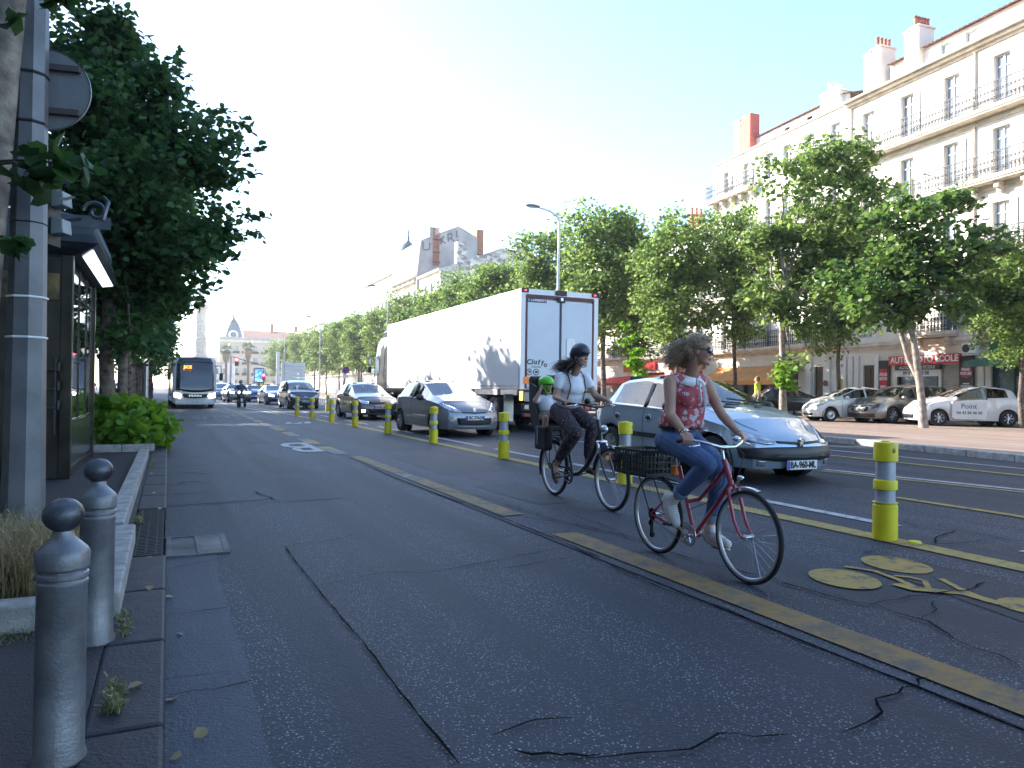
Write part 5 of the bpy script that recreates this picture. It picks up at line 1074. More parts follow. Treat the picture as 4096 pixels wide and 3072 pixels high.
# ================================================================ vehicles
m_interior = M('car_interior', (.03, .03, .033), .8, var=.2)
m_tyre = m_rubber
m_rim = M('alloy', (.42, .43, .45), .3, .8, var=.1)
m_trimblk = M('trim_black', (.022, .022, .025), .45, var=.15)
m_grille = M('grille_black', (.012, .012, .014), .5, var=.2)
m_carglass = glass('car_glass', (.30, .35, .38)); m_bluegl = glass('blue_car_glass', (.30, .36, .52), refl=.8); m_carglassd = glass('car_glass_dark', (.16, .18, .19))
m_lampon = M('lamp_lit', (1, .95, .85), .3, emit=(1, .93, .8), es=9)
def ip(ctrl, s, w_=.05):
    xs_, zs_ = zip(*ctrl); return float(np.mean(np.interp(np.linspace(s-w_, s+w_, 7), xs_, zs_)))
class Car:
    def __init__(c, name, loc, rz, label, group, S, pnt, scale=1., glassm=None, cat='car'):
        c.S = S; c.L = S['L']; c.hw = S['W']/2
        root = c.root = empty(name, loc, rz, label, cat, group); root.scale = (scale,)*3
        st = set(np.round(np.linspace(0, c.L, 34), 3)); Ra = S.get('ra', .345)
        for sw in S['axles']:
            for k in range(-9, 10): st.add(round(sw+Ra*math.sin(k/9*math.pi/2), 3))
        for k in S.get('cuts', []): st.add(k)
        for k in (S['ws'][0], S['ws'][1], S['rw'][0], S['rw'][1], *[v for p in S['side'] for v in p]): st.add(k)
        st = sorted(st); st = [s for i, s in enumerate(st) if i == 0 or s-st[i-1] > .012]; c.st = st
        rows = []
        for s in st: rows.append(c.section(s))
        nr = len(rows[0]); c.nr = nr; V_ = []
        for r in rows: V_ += [(x, y, z) for x, y, z in r]+[(-x, y, z) for x, y, z in r[:-1]][::1]
        tot = 2*nr-1
        def vid(i, j, side):        # side +1 uses r, -1 the mirrored vertex
            if side > 0 or j == nr-1: return i*tot+j
            return i*tot+nr+j
        body = []; gl = {'side': [], 'front': [], 'rear': []}; pil = []
        T = c.T
        for i in range(len(st)-1):
            sm = (st[i]+st[i+1])/2
            for j in range(nr-1):
                kind = 'b'
                if T[j] == 'win' and any(a < sm < b for a, b in S['side']): kind = 'side'
                elif T[j] == 'pil' and S['ws'][0] < sm < S['rw'][1]: kind = 'b'
                elif T[j] == 'top' and S['ws'][0] < sm < S['ws'][1]: kind = 'front'
                elif T[j] == 'top' and S['rw'][0] < sm < S['rw'][1]: kind = 'rear'
                for sd_ in (1, -1):
                    f = (vid(i, j, sd_), vid(i+1, j, sd_), vid(i+1, j+1, sd_), vid(i, j+1, sd_))
                    (body if kind == 'b' else gl[kind]).append(f)
        # front and rear caps
        def cap(i):
            cols = [vid(i, j, 1) for j in range(5, nr)]+[vid(i, j, -1) for j in range(nr-2, 4, -1)]
            x5 = V_[vid(i, 5, 1)][0]; xs_ = [V_[k][0]/x5 for k in cols]; prev = None
            for j in range(0, 6):
                if j < 5:
                    x, y, z = rows[i][j]; ye = rows[i][j][1]; b = []
                    for u in xs_:
                        if abs(abs(u)-1) < 1e-6: b.append(vid(i, j, 1 if u > 0 else -1)); continue
                        V_.append((x*u, c.capy(st[i], x*u, z, ye, x), z)); b.append(len(V_)-1)
                else: b = cols
                if prev:
                    for k in range(len(b)-1): body.append((prev[k], prev[k+1], b[k+1], b[k]))
                prev = b
        cap(0); cap(len(st)-1)
        c.V = V_
        mb = MB(); mb.add(V_, body); c.body = mb.build('body', pnt, root, smooth=34); c.pnt = pnt
        full = MB(); full.add(V_, body+sum(gl.values(), [])); c.bvh = BVHTree.FromPolygons([Vector(v) for v in full.v], [tuple(f) for f in full.f])
        gm = glassm or m_carglass
        for nm, key in (('side_windows', 'side'), ('windscreen', 'front'), ('rear_window', 'rear')):
            if not gl[key]: continue
            if key == 'side':
                for sd_, nn in ((1, 0), (-1, 1)):
                    fs = [f for q, f in enumerate(gl[key]) if q % 2 == nn]; g_ = MB().add(V_, fs); clean(g_); g_.build('side_window', gm, root, smooth=60)
            else: g_ = MB().add(V_, gl[key]); clean(g_); g_.build(nm, gm, root, smooth=60)
        # interior tub and seats
        s0, s1 = S['ws'][0]+.1, S['rw'][1]-.15; q = MB(); belt = ip(S['zs'], (s0+s1)/2)
        q.box((0, (s0+s1)/2-c.L/2, belt*.5+.05), (S['W']*.80, (s1-s0), belt-.35))
        q.build('interior', m_interior, root, bevel=.03); q = MB()
        for x in (-.36, .36):
            for s_ in (S['ws'][1]+.35, S['ws'][1]+1.15):
                if s_ < S['rw'][0]: q.box((x, s_-c.L/2, belt+.05), (.46, .16, .62)).box((x, s_-c.L/2, belt+.42), (.24, .1, .18))
        q.build('seats', m_interior, root, bevel=.06); q = MB()
        q.ring((.36, S['ws'][0]+.55-c.L/2, belt+.02), .18, .016, n=20, m=6); q.build('steering_wheel', m_black, root)
        # wheel wells, underside and wheels
        q = MB()
        for sw in S['axles']:
            for sd_ in (-1, 1):
                n = 18; Rw = Ra+.005
                for k in range(n+1): a = math.pi*(-.08+1.16*k/n); q.v += [(sd_*(c.hw-.012), sw-c.L/2+Rw*math.cos(a), S['zw']+Rw*math.sin(a)), (sd_*(c.hw-.32), sw-c.L/2+Rw*math.cos(a), S['zw']+Rw*math.sin(a))]
                b = len(q.v)-2*(n+1); q.f += [(b+2*k, b+2*k+1, b+2*k+3, b+2*k+2) for k in range(n)]
                q.add([(sd_*(c.hw-.30), sw-c.L/2+Rw*math.cos(t), S['zw']+Rw*math.sin(t)) for t in np.linspace(0, 2*math.pi, 20)[:-1]], [tuple(range(19))])
        q.box((0, 0, .34), (S['W']*.62, c.L*.86, .22)).build('underbody', m_dark, root, fix=False)
        for sw in S['axles']:
            for sd_ in (-1, 1): wheel(root, (sd_*(c.hw-.015), sw-c.L/2, S['rt']), S['rt'], sd_, S.get('rim', 'alloy'))
    T = ['b', 'b', 'b', 'b', 'b', 'pil', 'win', 'pil', 'top', 'top', 'top', 'top', 'top']
    def plan(c, s):
        S = c.S; k = 1.0
        rf = S.get('rf', .75); rr = S.get('rr', .55)
        if s < rf: k -= S.get('nf', .16)*(1-s/rf)**2.4
        if s > c.L-rr: k -= S.get('nr', .12)*(1-(c.L-s)/rr)**2.4
        return k*c.hw
    def yoff(c, s, x, z):
        S = c.S; y = s-c.L/2; e = .55
        if s < e:
            t = (1-s/e); y += t*(S.get('bf', .16)*(abs(x)/c.hw)**2.4+max(0, z-S.get('zb1', .52))*S.get('rake', .55)+max(0, .32-z)*.35)
        if s > c.L-.4:
            t = 1-(c.L-s)/.4; y -= t*(S.get('br', .10)*(abs(x)/c.hw)**2.4+max(0, z-S.get('zb2', .62))*S.get('rrake', .25))
        return y
    def capy(c, s, x, z, ye, xe): return c.yoff(s, x, z)
    def section(c, s):
        S = c.S; w_ = c.plan(s); zs = ip(S['zs'], s); zc = ip(S['zc'], s); sill = S.get('sill', .22)
        if s < .3: sill = S.get('fs', .20)
        Ra = S.get('ra', .345); zb = sill
        for sw in S['axles']:
            d = abs(s-sw)
            if d < Ra: zb = max(zb, S['zw']+math.sqrt(max(0, Ra*Ra-d*d)))
        z3 = zs-.12; z1 = zb+(z3-zb)*.3; z2 = zb+(z3-zb)*.65
        wr = ip(S['wr'], s)*c.hw; h = max(.012, zc-zs); fr = min(1, h/.42)
        cr = S.get('crown', .055)*(.35+.65*fr)
        zr = zc-cr if h > .1 else zs+h*.45
        zr = max(zr, zs+.006); wb = min(w_*.965, w_-.03)
        wr = min(wr, wb-.02) if h > .1 else wb*.9
        wr = wr*(w_/c.hw)**.6
        r = [(w_*.955, zb), (w_*.985, z1), (w_, z2), (w_*.992, z3), (w_*.962, zs)]
        def lp(t): return (wb+(wr-wb)*t, zs+.008+(zr-zs-.008)*t)
        r += [(wb, zs+.008), lp(.1), lp(.9), (wr, zr)]
        for t in (.92, .75, .5, .25, 0): r.append((wr*t, zr+(zc-zr)*(1-(t)**2.2)))
        return [(x, c.yoff(s, x, z), z) for x, z in r]
    # conforming patch: lower and upper polylines in view coordinates
    def drape(c, name, lower, upper, mat, view='front', off=.006, parent=None, rows=5, sub=5, mirror=False, thick=True, bulge=0.):
        out = []
        for m_ in ((1, -1) if mirror else (1,)):
            mb = MB(); lo, hi = resample(lower, sub), resample(upper, sub); n = len(lo)
            def cast(u, v):
                if view == 'front': o_, d_ = Vector((u*m_, -c.L, v)), Vector((0, 1, 0))
                elif view == 'rear': o_, d_ = Vector((u*m_, c.L, v)), Vector((0, -1, 0))
                elif view == 'top': o_, d_ = Vector((u*m_, v, 5)), Vector((0, 0, -1))
                else: o_, d_ = Vector((m_*3, u, v)), Vector((-m_, 0, 0))
                h = c.bvh.ray_cast(o_, d_); 
                if h[0] is None: return None
                nn = h[1] if h[1].dot(d_) < 0 else -h[1]; return h[0]+(nn*.5-d_*.5).normalized()*off
            P_ = []
            ok = True; last = None
            for j in range(rows+1):
                t = j/rows
                for i in range(n):
                    u = lo[i][0]+(hi[i][0]-lo[i][0])*t; v = lo[i][1]+(hi[i][1]-lo[i][1])*t; p = cast(u, v)
                    if p is None: p = last if last is not None else Vector((u*m_, 0, v) if view in ('front', 'rear') else (m_*c.hw, u, v))
                    if bulge:
                        q_ = math.sin(math.pi*t)*math.sin(math.pi*i/(n-1)) if n > 1 else 0; p = p+(Vector((0, -1, 0)) if view == 'front' else Vector((0, 1, 0)) if view == 'rear' else Vector((m_, 0, 0)))*bulge*q_
                    last = p; P_.append(p)
            mb.add(P_, [(j*n+i, j*n+i+1, (j+1)*n+i+1, (j+1)*n+i) for j in range(rows) for i in range(n-1)])
            o = mb.build(name, mat, parent or c.root, smooth=40)
            if thick: md = o.modifiers.new('s', 'SOLIDIFY'); md.thickness = .008; md.offset = 1 if False else 0
            out.append(o)
        return out
    def strip(c, name, pts, wd, mat, view='side', off=.004, mirror=True, parent=None):
        lo, hi = [], []
        for i, (u, v) in enumerate(pts):
            a = Vector(pts[max(0, i-1)]); b = Vector(pts[min(len(pts)-1, i+1)]); d = (b-a).normalized(); n = Vector((-d.y, d.x))*wd/2; lo.append((u-n.x, v-n.y)); hi.append((u+n.x, v+n.y))
        return c.drape(name, lo, hi, mat, view, off, parent, rows=1, mirror=mirror, thick=False)
    def Y(c, s): return s-c.L/2
    def doors(c, cuts, z0=.27, z1=None, handle=True, col=None):
        S = c.S
        for s_ in cuts: c.strip('door_gap', [(c.Y(s_), z0), (c.Y(s_), ip(S['zs'], s_)-.01)], .012, m_grille)
        c.strip('sill_gap', [(c.Y(cuts[0]), z0), (c.Y(cuts[-1]), z0)], .010, m_grille)
        if handle:
            for s_ in cuts[1:]:
                for m_ in (-1, 1):
                    z = ip(S['zs'], s_)-.14; h = c.bvh.ray_cast(Vector((m_*3, c.Y(s_)-.12, z)), Vector((-m_, 0, 0)))
                    if h[0]: MB().box((h[0].x+m_*.008, c.Y(s_)-.12, z), (.022, .15, .03)).build('door_handle', col or c.pnt, c.root, bevel=.008)
    def mirrors(c, s_, z, mat, w_=.2, h=.13):
        for m_ in (-1, 1):
            q = MB().ell((m_*(c.hw+.10), c.Y(s_), z+.03), (w_*.55, .07, h*.62), 16, 10); q.tube([(m_*(c.hw-.06), c.Y(s_)+.02, z-.03), (m_*(c.hw+.05), c.Y(s_)+.01, z)], .022, 8); o = q.build('wing_mirror', mat, c.root, smooth=50)
            MB().ell((m_*(c.hw+.10), c.Y(s_)+.045, z+.03), (w_*.46, .03, h*.5), 14, 8).build('mirror_glass', m_chrome, o, smooth=50)
    def plate(c, txt, z, view='front', eu=True, wd=.52, y=None, x=0):
        s_ = -1 if view == 'front' else 1
        h = c.bvh.ray_cast(Vector((x, s_*c.L, z)), Vector((0, -s_, 0))); yy_ = (h[0].y if h[0] else s_*c.L/2)+s_*.022
        p = MB().box((x, yy_, z), (wd, .012, .115)).build('number_plate', m_plate, c.root, bevel=.004)
        rot = (math.pi/2, 0, 0) if s_ < 0 else (math.pi/2, 0, math.pi)
        if txt: text(txt, .118, m_ink, p, (x+(.012 if s_ < 0 else 0), yy_+s_*.009, z), rot, bold=.004, sx=.80, ext=.002)
        if eu:
            for e_ in (-1, 1)[:2 if eu == 2 else 1]: MB().box((x+e_*(wd/2-.025), yy_+s_*.0065, z), (.046, .004, .108)).build('plate_band', m_plateblue, p)
        return p
def clean(mb):
    used = sorted({i for f in mb.f for i in f}); mp_ = {k: i for i, k in enumerate(used)}; mb.v = [mb.v[k] for k in used]; mb.f = [[mp_[i] for i in f] for f in mb.f]
def resample(pts, sub):
    out = []
    for a, b in zip(pts[:-1], pts[1:]):
        for k in range(sub): t = k/sub; out.append((a[0]+(b[0]-a[0])*t, a[1]+(b[1]-a[1])*t))
    out.append(pts[-1]); return out
WM = {}
def wheel(root, loc, r, side, kind='alloy', wd=.19):
    key = (round(r, 3), side, kind, wd)
    if key not in WM:
        t = MB().lathe([(r*.62, 0), (r*.68, -.004), (r*.93, -.002), (r*.985, .02), (r, .04), (r, wd-.04), (r*.985, wd-.02), (r*.93, wd), (r*.62, wd)], 36, axis='x', caps=False)
        q = MB(); q.lathe([(r*.66, .0), (r*.68, .004), (r*.66, .02), (r*.60, .03), (r*.58, .12)], 36, axis='x', caps=False)
        if kind == 'alloy':
            for k in range(7):
                a = 2*math.pi*k/7
                for da in (-.12, .12): q.tube([(.016, .04*math.cos(a), .04*math.sin(a)), (.008, r*.62*math.cos(a+da), r*.62*math.sin(a+da))], [r*.075, r*.05], 6)
            q.lathe([(0, .0), (.06, .004), (.07, .03)], 16, axis='x')
        else: q.lathe([(0, .002), (.07, .0), (.1, .014), (r*.5, .012), (r*.64, .004)], 24, axis='x', caps=False); [q.tube([(.004, r*.3*math.cos(a), r*.3*math.sin(a)), (.002, r*.58*math.cos(a), r*.58*math.sin(a))], .012, 5) for a in np.linspace(0, 2*math.pi, 8)[:-1]]
        d = MB().lathe([(0, .10), (r*.6, .10)], 24, axis='x', caps=False)
        WM[key] = (t.v, t.f, q.v, q.f, d.v, d.f)
    tv, tf_, qv, qf, dv, df = WM[key]; w_ = empty('wheel', loc); w_.parent = root; s_ = -side
    def fl_(vs): return [(v[0]*s_, v[1], v[2]) for v in vs]
    MB().add(fl_(tv), tf_).build('tyre', m_tyre, w_, smooth=40); MB().add(fl_(qv), qf).build('rim', m_rim, w_, smooth=40); MB().add(fl_(dv), df).build('brake_disc', m_dark, w_)
    return w_
# ---- specifications (z profiles against distance from the front bumper)
HATCH = dict(L=3.9, W=1.68, axles=[.78, 3.3], zw=.30, rt=.30, ra=.345, sill=.21, zs=[(0, .55), (.12, .66), (.5, .76), (1.1, .86), (2.0, .90), (3.2, .93), (3.7, .93), (3.9, .80)],
  zc=[(0, .58), (.15, .70), (.5, .83), (1.1, .98), (1.25, 1.03), (2.02, 1.40), (2.5, 1.46), (3.2, 1.42), (3.45, 1.36), (3.75, 1.02), (3.9, .86)], wr=[(0, .8), (1.1, .82), (1.3, .80), (2.0, .70), (2.6, .70), (3.4, .66), (3.7, .72), (3.9, .8)],
  ws=(1.2, 1.98), rw=(3.45, 3.74), side=[(1.45, 2.3), (2.38, 3.15)])
def spec(base, **k): d = dict(base); d.update(k); return d
S206 = spec(HATCH, L=3.83, W=1.66, axles=[.74, 3.18], zw=.29, rt=.292, rim='cap', nf=.20, bf=.24, rake=.75, zb1=.50,
  zs=[(0, .50), (.12, .60), (.5, .71), (1.0, .80), (1.4, .85), (2.2, .89), (3.1, .93), (3.6, .90), (3.83, .76)], zc=[(0, .545), (.12, .655), (.4, .77), (.8, .90), (1.05, .96), (1.2, 1.0), (2.0, 1.36), (2.45, 1.425), (3.0, 1.39), (3.25, 1.33), (3.6, 1.02), (3.83, .80)], ws=(1.14, 1.97), rw=(3.22, 3.60), side=[(1.42, 2.22), (2.30, 3.12)], cuts=[.95])
p206 = paint('silver_blue', (.38, .47, .55), .5, .28)
C1 = Car('hatchback_car', (7.95, 9.45, gz(7.95)), R(0), 'pale silver blue hatchback passing right behind the woman in red', 'cars queueing in the avenue', S206, p206, 1.085, m_bluegl)
c = C1
c.drape('bumper_strip', [(-.74, .335), (-.4, .30), (0, .285), (.4, .30), (.74, .335)], [(-.76, .46), (-.4, .475), (0, .475), (.4, .475), (.76, .46)], m_trimblk, off=.022, bulge=.02)
c.drape('lower_grille', [(-.45, .345), (0, .33), (.45, .345)], [(-.40, .385), (0, .385), (.40, .385)], m_grille, off=.045)
c.drape('upper_grille', [(-.36, .52), (0, .50), (.36, .52)], [(-.37, .545), (0, .53), (.37, .545)], m_grille, off=.008)
c.drape('headlight', [(.36, .515), (.5, .50), (.66, .53), (.76, .60)], [(.37, .525), (.52, .60), (.68, .69), (.745, .74)], m_headlamp, off=.007, mirror=True, bulge=.012)
for x in (.56,): c.drape('fog_lamp', [(x-.05, .235), (x+.05, .235)], [(x-.05, .30), (x+.05, .30)], m_headlamp, off=.008, mirror=True)
c.drape('air_intake', [(-.24, .19), (.24, .19)], [(-.24, .215), (.24, .215)], m_grille, off=.01)
c.plate('BA-960-ML', .245).location.y = -.03
bd = MB().prism([(-.055, .03), (-.05, -.03), (-.02, -.065), (.02, -.065), (.05, -.03), (.055, .03), (0, .04)], lambda u, v, d: (u, d, v), -.006, .006); h = c.bvh.ray_cast(Vector((0, -4, .52)), Vector((0, 1, 0))); bo = bd.build('badge', m_trimblk, c.root, loc=(0, h[0].y-.02, .535))
MB().prism([(-.03, -.05), (-.02, -.02), (-.04, .0), (-.03, .005), (-.012, -.005), (-.015, .02), (-.03, .03), (-.02, .05), (.0, .055), (.015, .045), (.012, .02), (.03, .03), (.04, .02), (.02, .0), (.025, -.02), (.035, -.05), (.02, -.05), (.008, -.025), (-.006, -.025), (-.014, -.05)], lambda u, v, d: (u, d, v), -.012, -.004).build('lion_emblem', m_chrome, bo)
c.drape('bonnet_vent', [(.18, c.Y(.98)), (.34, c.Y(1.02))], [(.28, c.Y(1.14)), (.42, c.Y(1.14))], m_grille, 'top', off=.004, mirror=True, rows=2)
c.strip('bonnet_gap', [(.44, c.Y(.30)), (.60, c.Y(.55)), (.66, c.Y(.85)), (.66, c.Y(1.10))], .010, m_grille, 'top')
c.doors([1.22, 2.27, 3.05], handle=False)
for s_ in (2.13, 2.95):
    for m_ in (-1, 1):
        h = c.bvh.ray_cast(Vector((m_*3, c.Y(s_), .76)), Vector((-m_, 0, 0))); hd = MB().ell((h[0].x+m_*.002, c.Y(s_), .76), (.02, .065, .055), 16, 10).build('door_handle', m_chrome, c.root, smooth=50); MB().ell((h[0].x+m_*.014, c.Y(s_), .775), (.018, .06, .038), 16, 10).build('handle_cup', m_trimblk, hd, smooth=50)
c.strip('side_moulding', [(c.Y(1.28), .50), (c.Y(2.2), .51), (c.Y(2.95), .52)], .07, m_trimblk, off=.016)
c.mirrors(1.50, .92, m_trimblk)
MB().tube([(.55, c.Y(1.16), 1.01), (.0, c.Y(1.24), 1.06), (-.10, c.Y(1.26), 1.07)], .012, 6).tube([(.05, c.Y(1.14), 1.01), (-.45, c.Y(1.22), 1.04), (-.55, c.Y(1.26), 1.045)], .012, 6).build('wipers', m_black, c.root)
c.strip('window_surround', [(c.Y(1.36), .885), (c.Y(2.0), .90), (c.Y(3.14), .945)], .02, m_trimblk, off=.006); c.drape('pillar_trim', [(c.Y(2.22), .92), (c.Y(2.30), .92)], [(c.Y(2.22), 1.36), (c.Y(2.30), 1.36)], m_trimblk, 'side', off=.004, mirror=True)
c.drape('tail_light', [(.50, .70), (.72, .70)], [(.56, .92), (.70, .92)], m_red, 'rear', mirror=True)
# ---- silver grey hatchback with the oval lamps
SCLIO = spec(HATCH, L=4.03, W=1.72, axles=[.83, 3.42], zw=.31, rt=.31, nf=.17, bf=.2, rake=.5, zb1=.58, zs=[(0, .62), (.12, .74), (.5, .84), (1.1, .92), (2.0, .95), (3.3, .99), (3.8, .98), (4.03, .84)],
  zc=[(0, .68), (.12, .80), (.5, .94), (1.0, 1.05), (1.2, 1.10), (2.05, 1.44), (2.6, 1.50), (3.3, 1.46), (3.55, 1.38), (3.85, 1.05), (4.03, .90)], ws=(1.16, 2.02), rw=(3.52, 3.86), side=[(1.45, 2.42), (2.5, 3.35)])
pclio = paint('warm_silver', (.27, .27, .28), .55, .3)
c = C2 = Car('hatchback_car', (7.28, 19.85, gz(7.3)), R(3), 'warm silver hatchback between two yellow bollards, in front of the truck', 'cars queueing in the avenue', SCLIO, pclio, 1.02)
c.drape('headlight', [(.40, .66), (.52, .64), (.66, .67), (.74, .74)], [(.41, .68), (.54, .77), (.66, .84), (.73, .89)], m_headlamp, off=.008, mirror=True, bulge=.02)
c.drape('lower_grille', [(-.46, .33), (0, .32), (.46, .33)], [(-.50, .50), (0, .49), (.50, .50)], m_grille, off=.006); c.drape('upper_grille', [(-.34, .63), (0, .61), (.34, .63)], [(-.36, .655), (0, .64), (.36, .655)], m_grille, off=.008)
c.drape('chrome_lip', [(-.5, .265), (0, .25), (.5, .265)], [(-.52, .29), (0, .28), (.52, .29)], m_alu, off=.012); c.drape('fog_lamp', [(.60, .36), (.70, .36)], [(.60, .45), (.70, .45)], m_headlamp, off=.008, mirror=True)
c.plate('BC-774-JV', .50, eu=2); h = c.bvh.ray_cast(Vector((0, -4, .70)), Vector((0, 1, 0))); MB().prism([(-.045, 0), (0, -.065), (.045, 0), (0, .065)], lambda u, v, d: (u, d, v), -.008, .004).build('badge', m_chrome, c.root, loc=(0, h[0].y-.015, .71))
c.doors([1.3, 2.46, 3.3]); c.mirrors(1.5, .98, m_black); c.strip('side_moulding', [(c.Y(1.4), .46), (c.Y(3.2), .48)], .035, m_alu, off=.01); c.strip('window_surround', [(c.Y(1.4), .955), (c.Y(3.34), 1.0)], .022, m_trimblk, off=.006)
c.drape('pillar_trim', [(c.Y(2.42), .98), (c.Y(2.5), .98)], [(c.Y(2.42), 1.42), (c.Y(2.5), 1.42)], m_trimblk, 'side', off=.004, mirror=True); c.strip('bonnet_gap', [(.42, c.Y(.25)), (.62, c.Y(.6)), (.68, c.Y(1.1))], .012, m_grille, 'top')
# ---- brown hatchback
SPOLO = spec(HATCH, L=3.97, W=1.69, nf=.13, bf=.15, zs=[(0, .60), (.12, .70), (.5, .80), (1.1, .88), (2.0, .92), (3.3, .95), (3.75, .94), (3.97, .82)], zc=[(0, .66), (.12, .77), (.5, .90), (1.05, 1.0), (1.25, 1.05), (2.05, 1.41), (2.6, 1.47), (3.3, 1.43), (3.5, 1.38), (3.8, 1.04), (3.97, .88)])
pbrown = paint('brown', (.10, .08, .07), .5, .28)
c = C3_ = Car('hatchback_car', (7.6, 30.4, gz(7.6)), R(2), 'dark brown hatchback with one lit fog lamp, beside the truck cab', 'cars queueing in the avenue', SPOLO, pbrown, 1.03)
c.drape('headlight', [(.44, .60), (.6, .60), (.74, .65)], [(.42, .71), (.6, .74), (.74, .78)], m_headlamp, off=.008, mirror=True, bulge=.012); c.drape('upper_grille', [(-.42, .62), (.42, .62)], [(-.42, .70), (.42, .70)], m_grille, off=.006)
c.drape('lower_grille', [(-.42, .27), (.42, .27)], [(-.50, .42), (.50, .42)], m_grille, off=.006); c.strip('chrome_lip', [(-.52, .40), (-.40, .26), (.40, .26), (.52, .40)], .015, m_alu, 'front', off=.012, mirror=False)
f = c.drape('fog_lamp', [(-.70, .31), (-.58, .31)], [(-.70, .39), (-.58, .39)], m_lampon, off=.012); c.drape('fog_lamp', [(.58, .31), (.70, .31)], [(.58, .39), (.70, .39)], m_headlamp, off=.012)
c.plate('DB-701-XT', .50); h = c.bvh.ray_cast(Vector((0, -4, .67)), Vector((0, 1, 0))); bb = MB().ring((0, 0, 0), .062, .009, n=24, m=6); bb.tube([(-.04, 0, .045), (-.018, 0, -.04), (0, 0, .0), (.018, 0, -.04), (.04, 0, .045)], .007, 4).build('badge', m_chrome, c.root, loc=(0, h[0].y-.02, .67))
c.doors([1.3, 2.4, 3.25]); c.mirrors(1.52, .95, pbrown); c.strip('window_surround', [(c.Y(1.4), .925), (c.Y(3.2), .97)], .022, m_trimblk, off=.006); c.drape('pillar_trim', [(c.Y(2.3), .94), (c.Y(2.38), .94)], [(c.Y(2.3), 1.38), (c.Y(2.38), 1.38)], m_trimblk, 'side', off=.004, mirror=True); c.strip('side_moulding', [(c.Y(1.2), .30), (c.Y(3.2), .30)], .02, m_alu, off=.01)
# ---- dark people carrier
SC8 = spec(HATCH, L=4.7, W=1.84, axles=[.95, 3.75], zw=.32, rt=.325, ra=.365, nf=.16, bf=.22, rake=.8, zb1=.62, zs=[(0, .64), (.15, .80), (.5, .92), (1.0, .98), (3.8, 1.02), (4.5, 1.02), (4.7, .9)],
  zc=[(0, .70), (.15, .86), (.5, 1.02), (.9, 1.14), (1.0, 1.18), (1.95, 1.62), (2.6, 1.74), (4.0, 1.72), (4.35, 1.66), (4.6, 1.1), (4.7, .95)], wr=[(0, .8), (1, .84), (2, .74), (4.2, .72), (4.7, .8)], ws=(.95, 1.9), rw=(4.3, 4.62), side=[(1.35, 2.15), (2.25, 3.1), (3.2, 4.1)])
pnavy = paint('navy_black', (.018, .022, .035), .4, .25)
c = C4_ = Car('people_carrier', (7.2, 45.6, gz(7.2)), R(2), 'dark navy people carrier behind the two farthest yellow bollards', 'cars queueing in the avenue', SC8, pnavy, .98)
c.drape('headlight', [(.46, .68), (.62, .66), (.80, .72)], [(.46, .72), (.66, .84), (.80, .90)], m_headlamp, off=.01, mirror=True, bulge=.02); c.strip('chrome_bar', [(-.46, .70), (-.1, .67), (0, .72), (.1, .67), (.46, .70)], .025, m_chrome, 'front', off=.014, mirror=False); c.strip('chevron', [(-.14, .66), (0, .76), (.14, .66)], .03, m_chrome, 'front', off=.018, mirror=False)
c.plate('BY-561-QF', .47); c.drape('lower_grille', [(-.5, .28), (.5, .28)], [(-.5, .38), (.5, .38)], m_grille, off=.006); c.doors([1.4, 2.2, 3.2]); c.mirrors(1.6, 1.08, m_black); MB().tube([(.6, c.Y(1.0), 1.2), (-.5, c.Y(1.15), 1.27)], .014, 6).build('wipers', m_black, c.root)
# ---- further queue
def small(name, loc, rz, label, S, pnt, sc=1., lit=(), plate=None, glassm=m_carglassd, extra=None):
    c = Car(name, loc, rz, label, 'cars queueing in the avenue', S, pnt, sc, glassm); z = ip(S['zs'], .2)
    lo = [(.42, z-.13), (.72, z-.10)]; hi = [(.42, z-.01), (.72, z+.03)]
    for m_ in (1, -1): c.drape('headlight', [(u*m_, v) for u, v in lo], [(u*m_, v) for u, v in hi], m_lampon if m_ in lit else m_headlamp, off=.012, bulge=.03)
    c.drape('upper_grille', [(-.35, z-.12), (.35, z-.12)], [(-.35, z-.05), (.35, z-.05)], m_grille, off=.008); c.drape('lower_grille', [(-.5, .28), (.5, .28)], [(-.5, .40), (.5, .40)], m_grille, off=.008); c.mirrors(1.5, ip(S['zs'], 1.5)+.03, pnt); c.doors([1.3, 2.4, 3.2], handle=False)
    if plate is not None: c.plate(plate, .45)
    return c
SSAL = spec(HATCH, L=4.2, W=1.74, axles=[.85, 3.45], zs=[(0, .58), (.12, .68), (.5, .78), (1.2, .88), (3.4, .94), (4.0, .92), (4.2, .8)], zc=[(0, .62), (.12, .74), (.5, .86), (1.2, .98), (1.35, 1.02), (2.15, 1.36), (2.7, 1.41), (3.4, 1.34), (3.9, 1.0), (4.2, .84)], ws=(1.3, 2.1), rw=(3.45, 3.88), side=[(1.6, 2.45), (2.55, 3.3)])
SMINI = spec(HATCH, L=3.65, W=1.68, axles=[.68, 3.12], nf=.10, bf=.1, zs=[(0, .66), (.12, .78), (.5, .84), (1.1, .90), (3.3, .94), (3.65, .85)], zc=[(0, .72), (.12, .84), (.5, .94), (.95, 1.02), (1.1, 1.06), (1.7, 1.36), (2.4, 1.40), (3.2, 1.36), (3.5, 1.0), (3.65, .9)], ws=(1.05, 1.68), rw=(3.2, 3.5), side=[(1.2, 2.1), (2.16, 3.0)])
small('hatchback_car', (7.2, 56.6, gz(7)), R(4), 'navy blue hatchback with a lit headlamp, left of the people carrier', SSAL, paint('navy', (.03, .04, .10), .4), 1.03, (-1,), '')
small('small_car', (6.9, 67.0, gz(6.9)), R(2), 'blue small car with a bonnet scoop, right of the scooter rider', SMINI, paint('mid_blue', (.05, .09, .22), .4), 1.05, (), '')
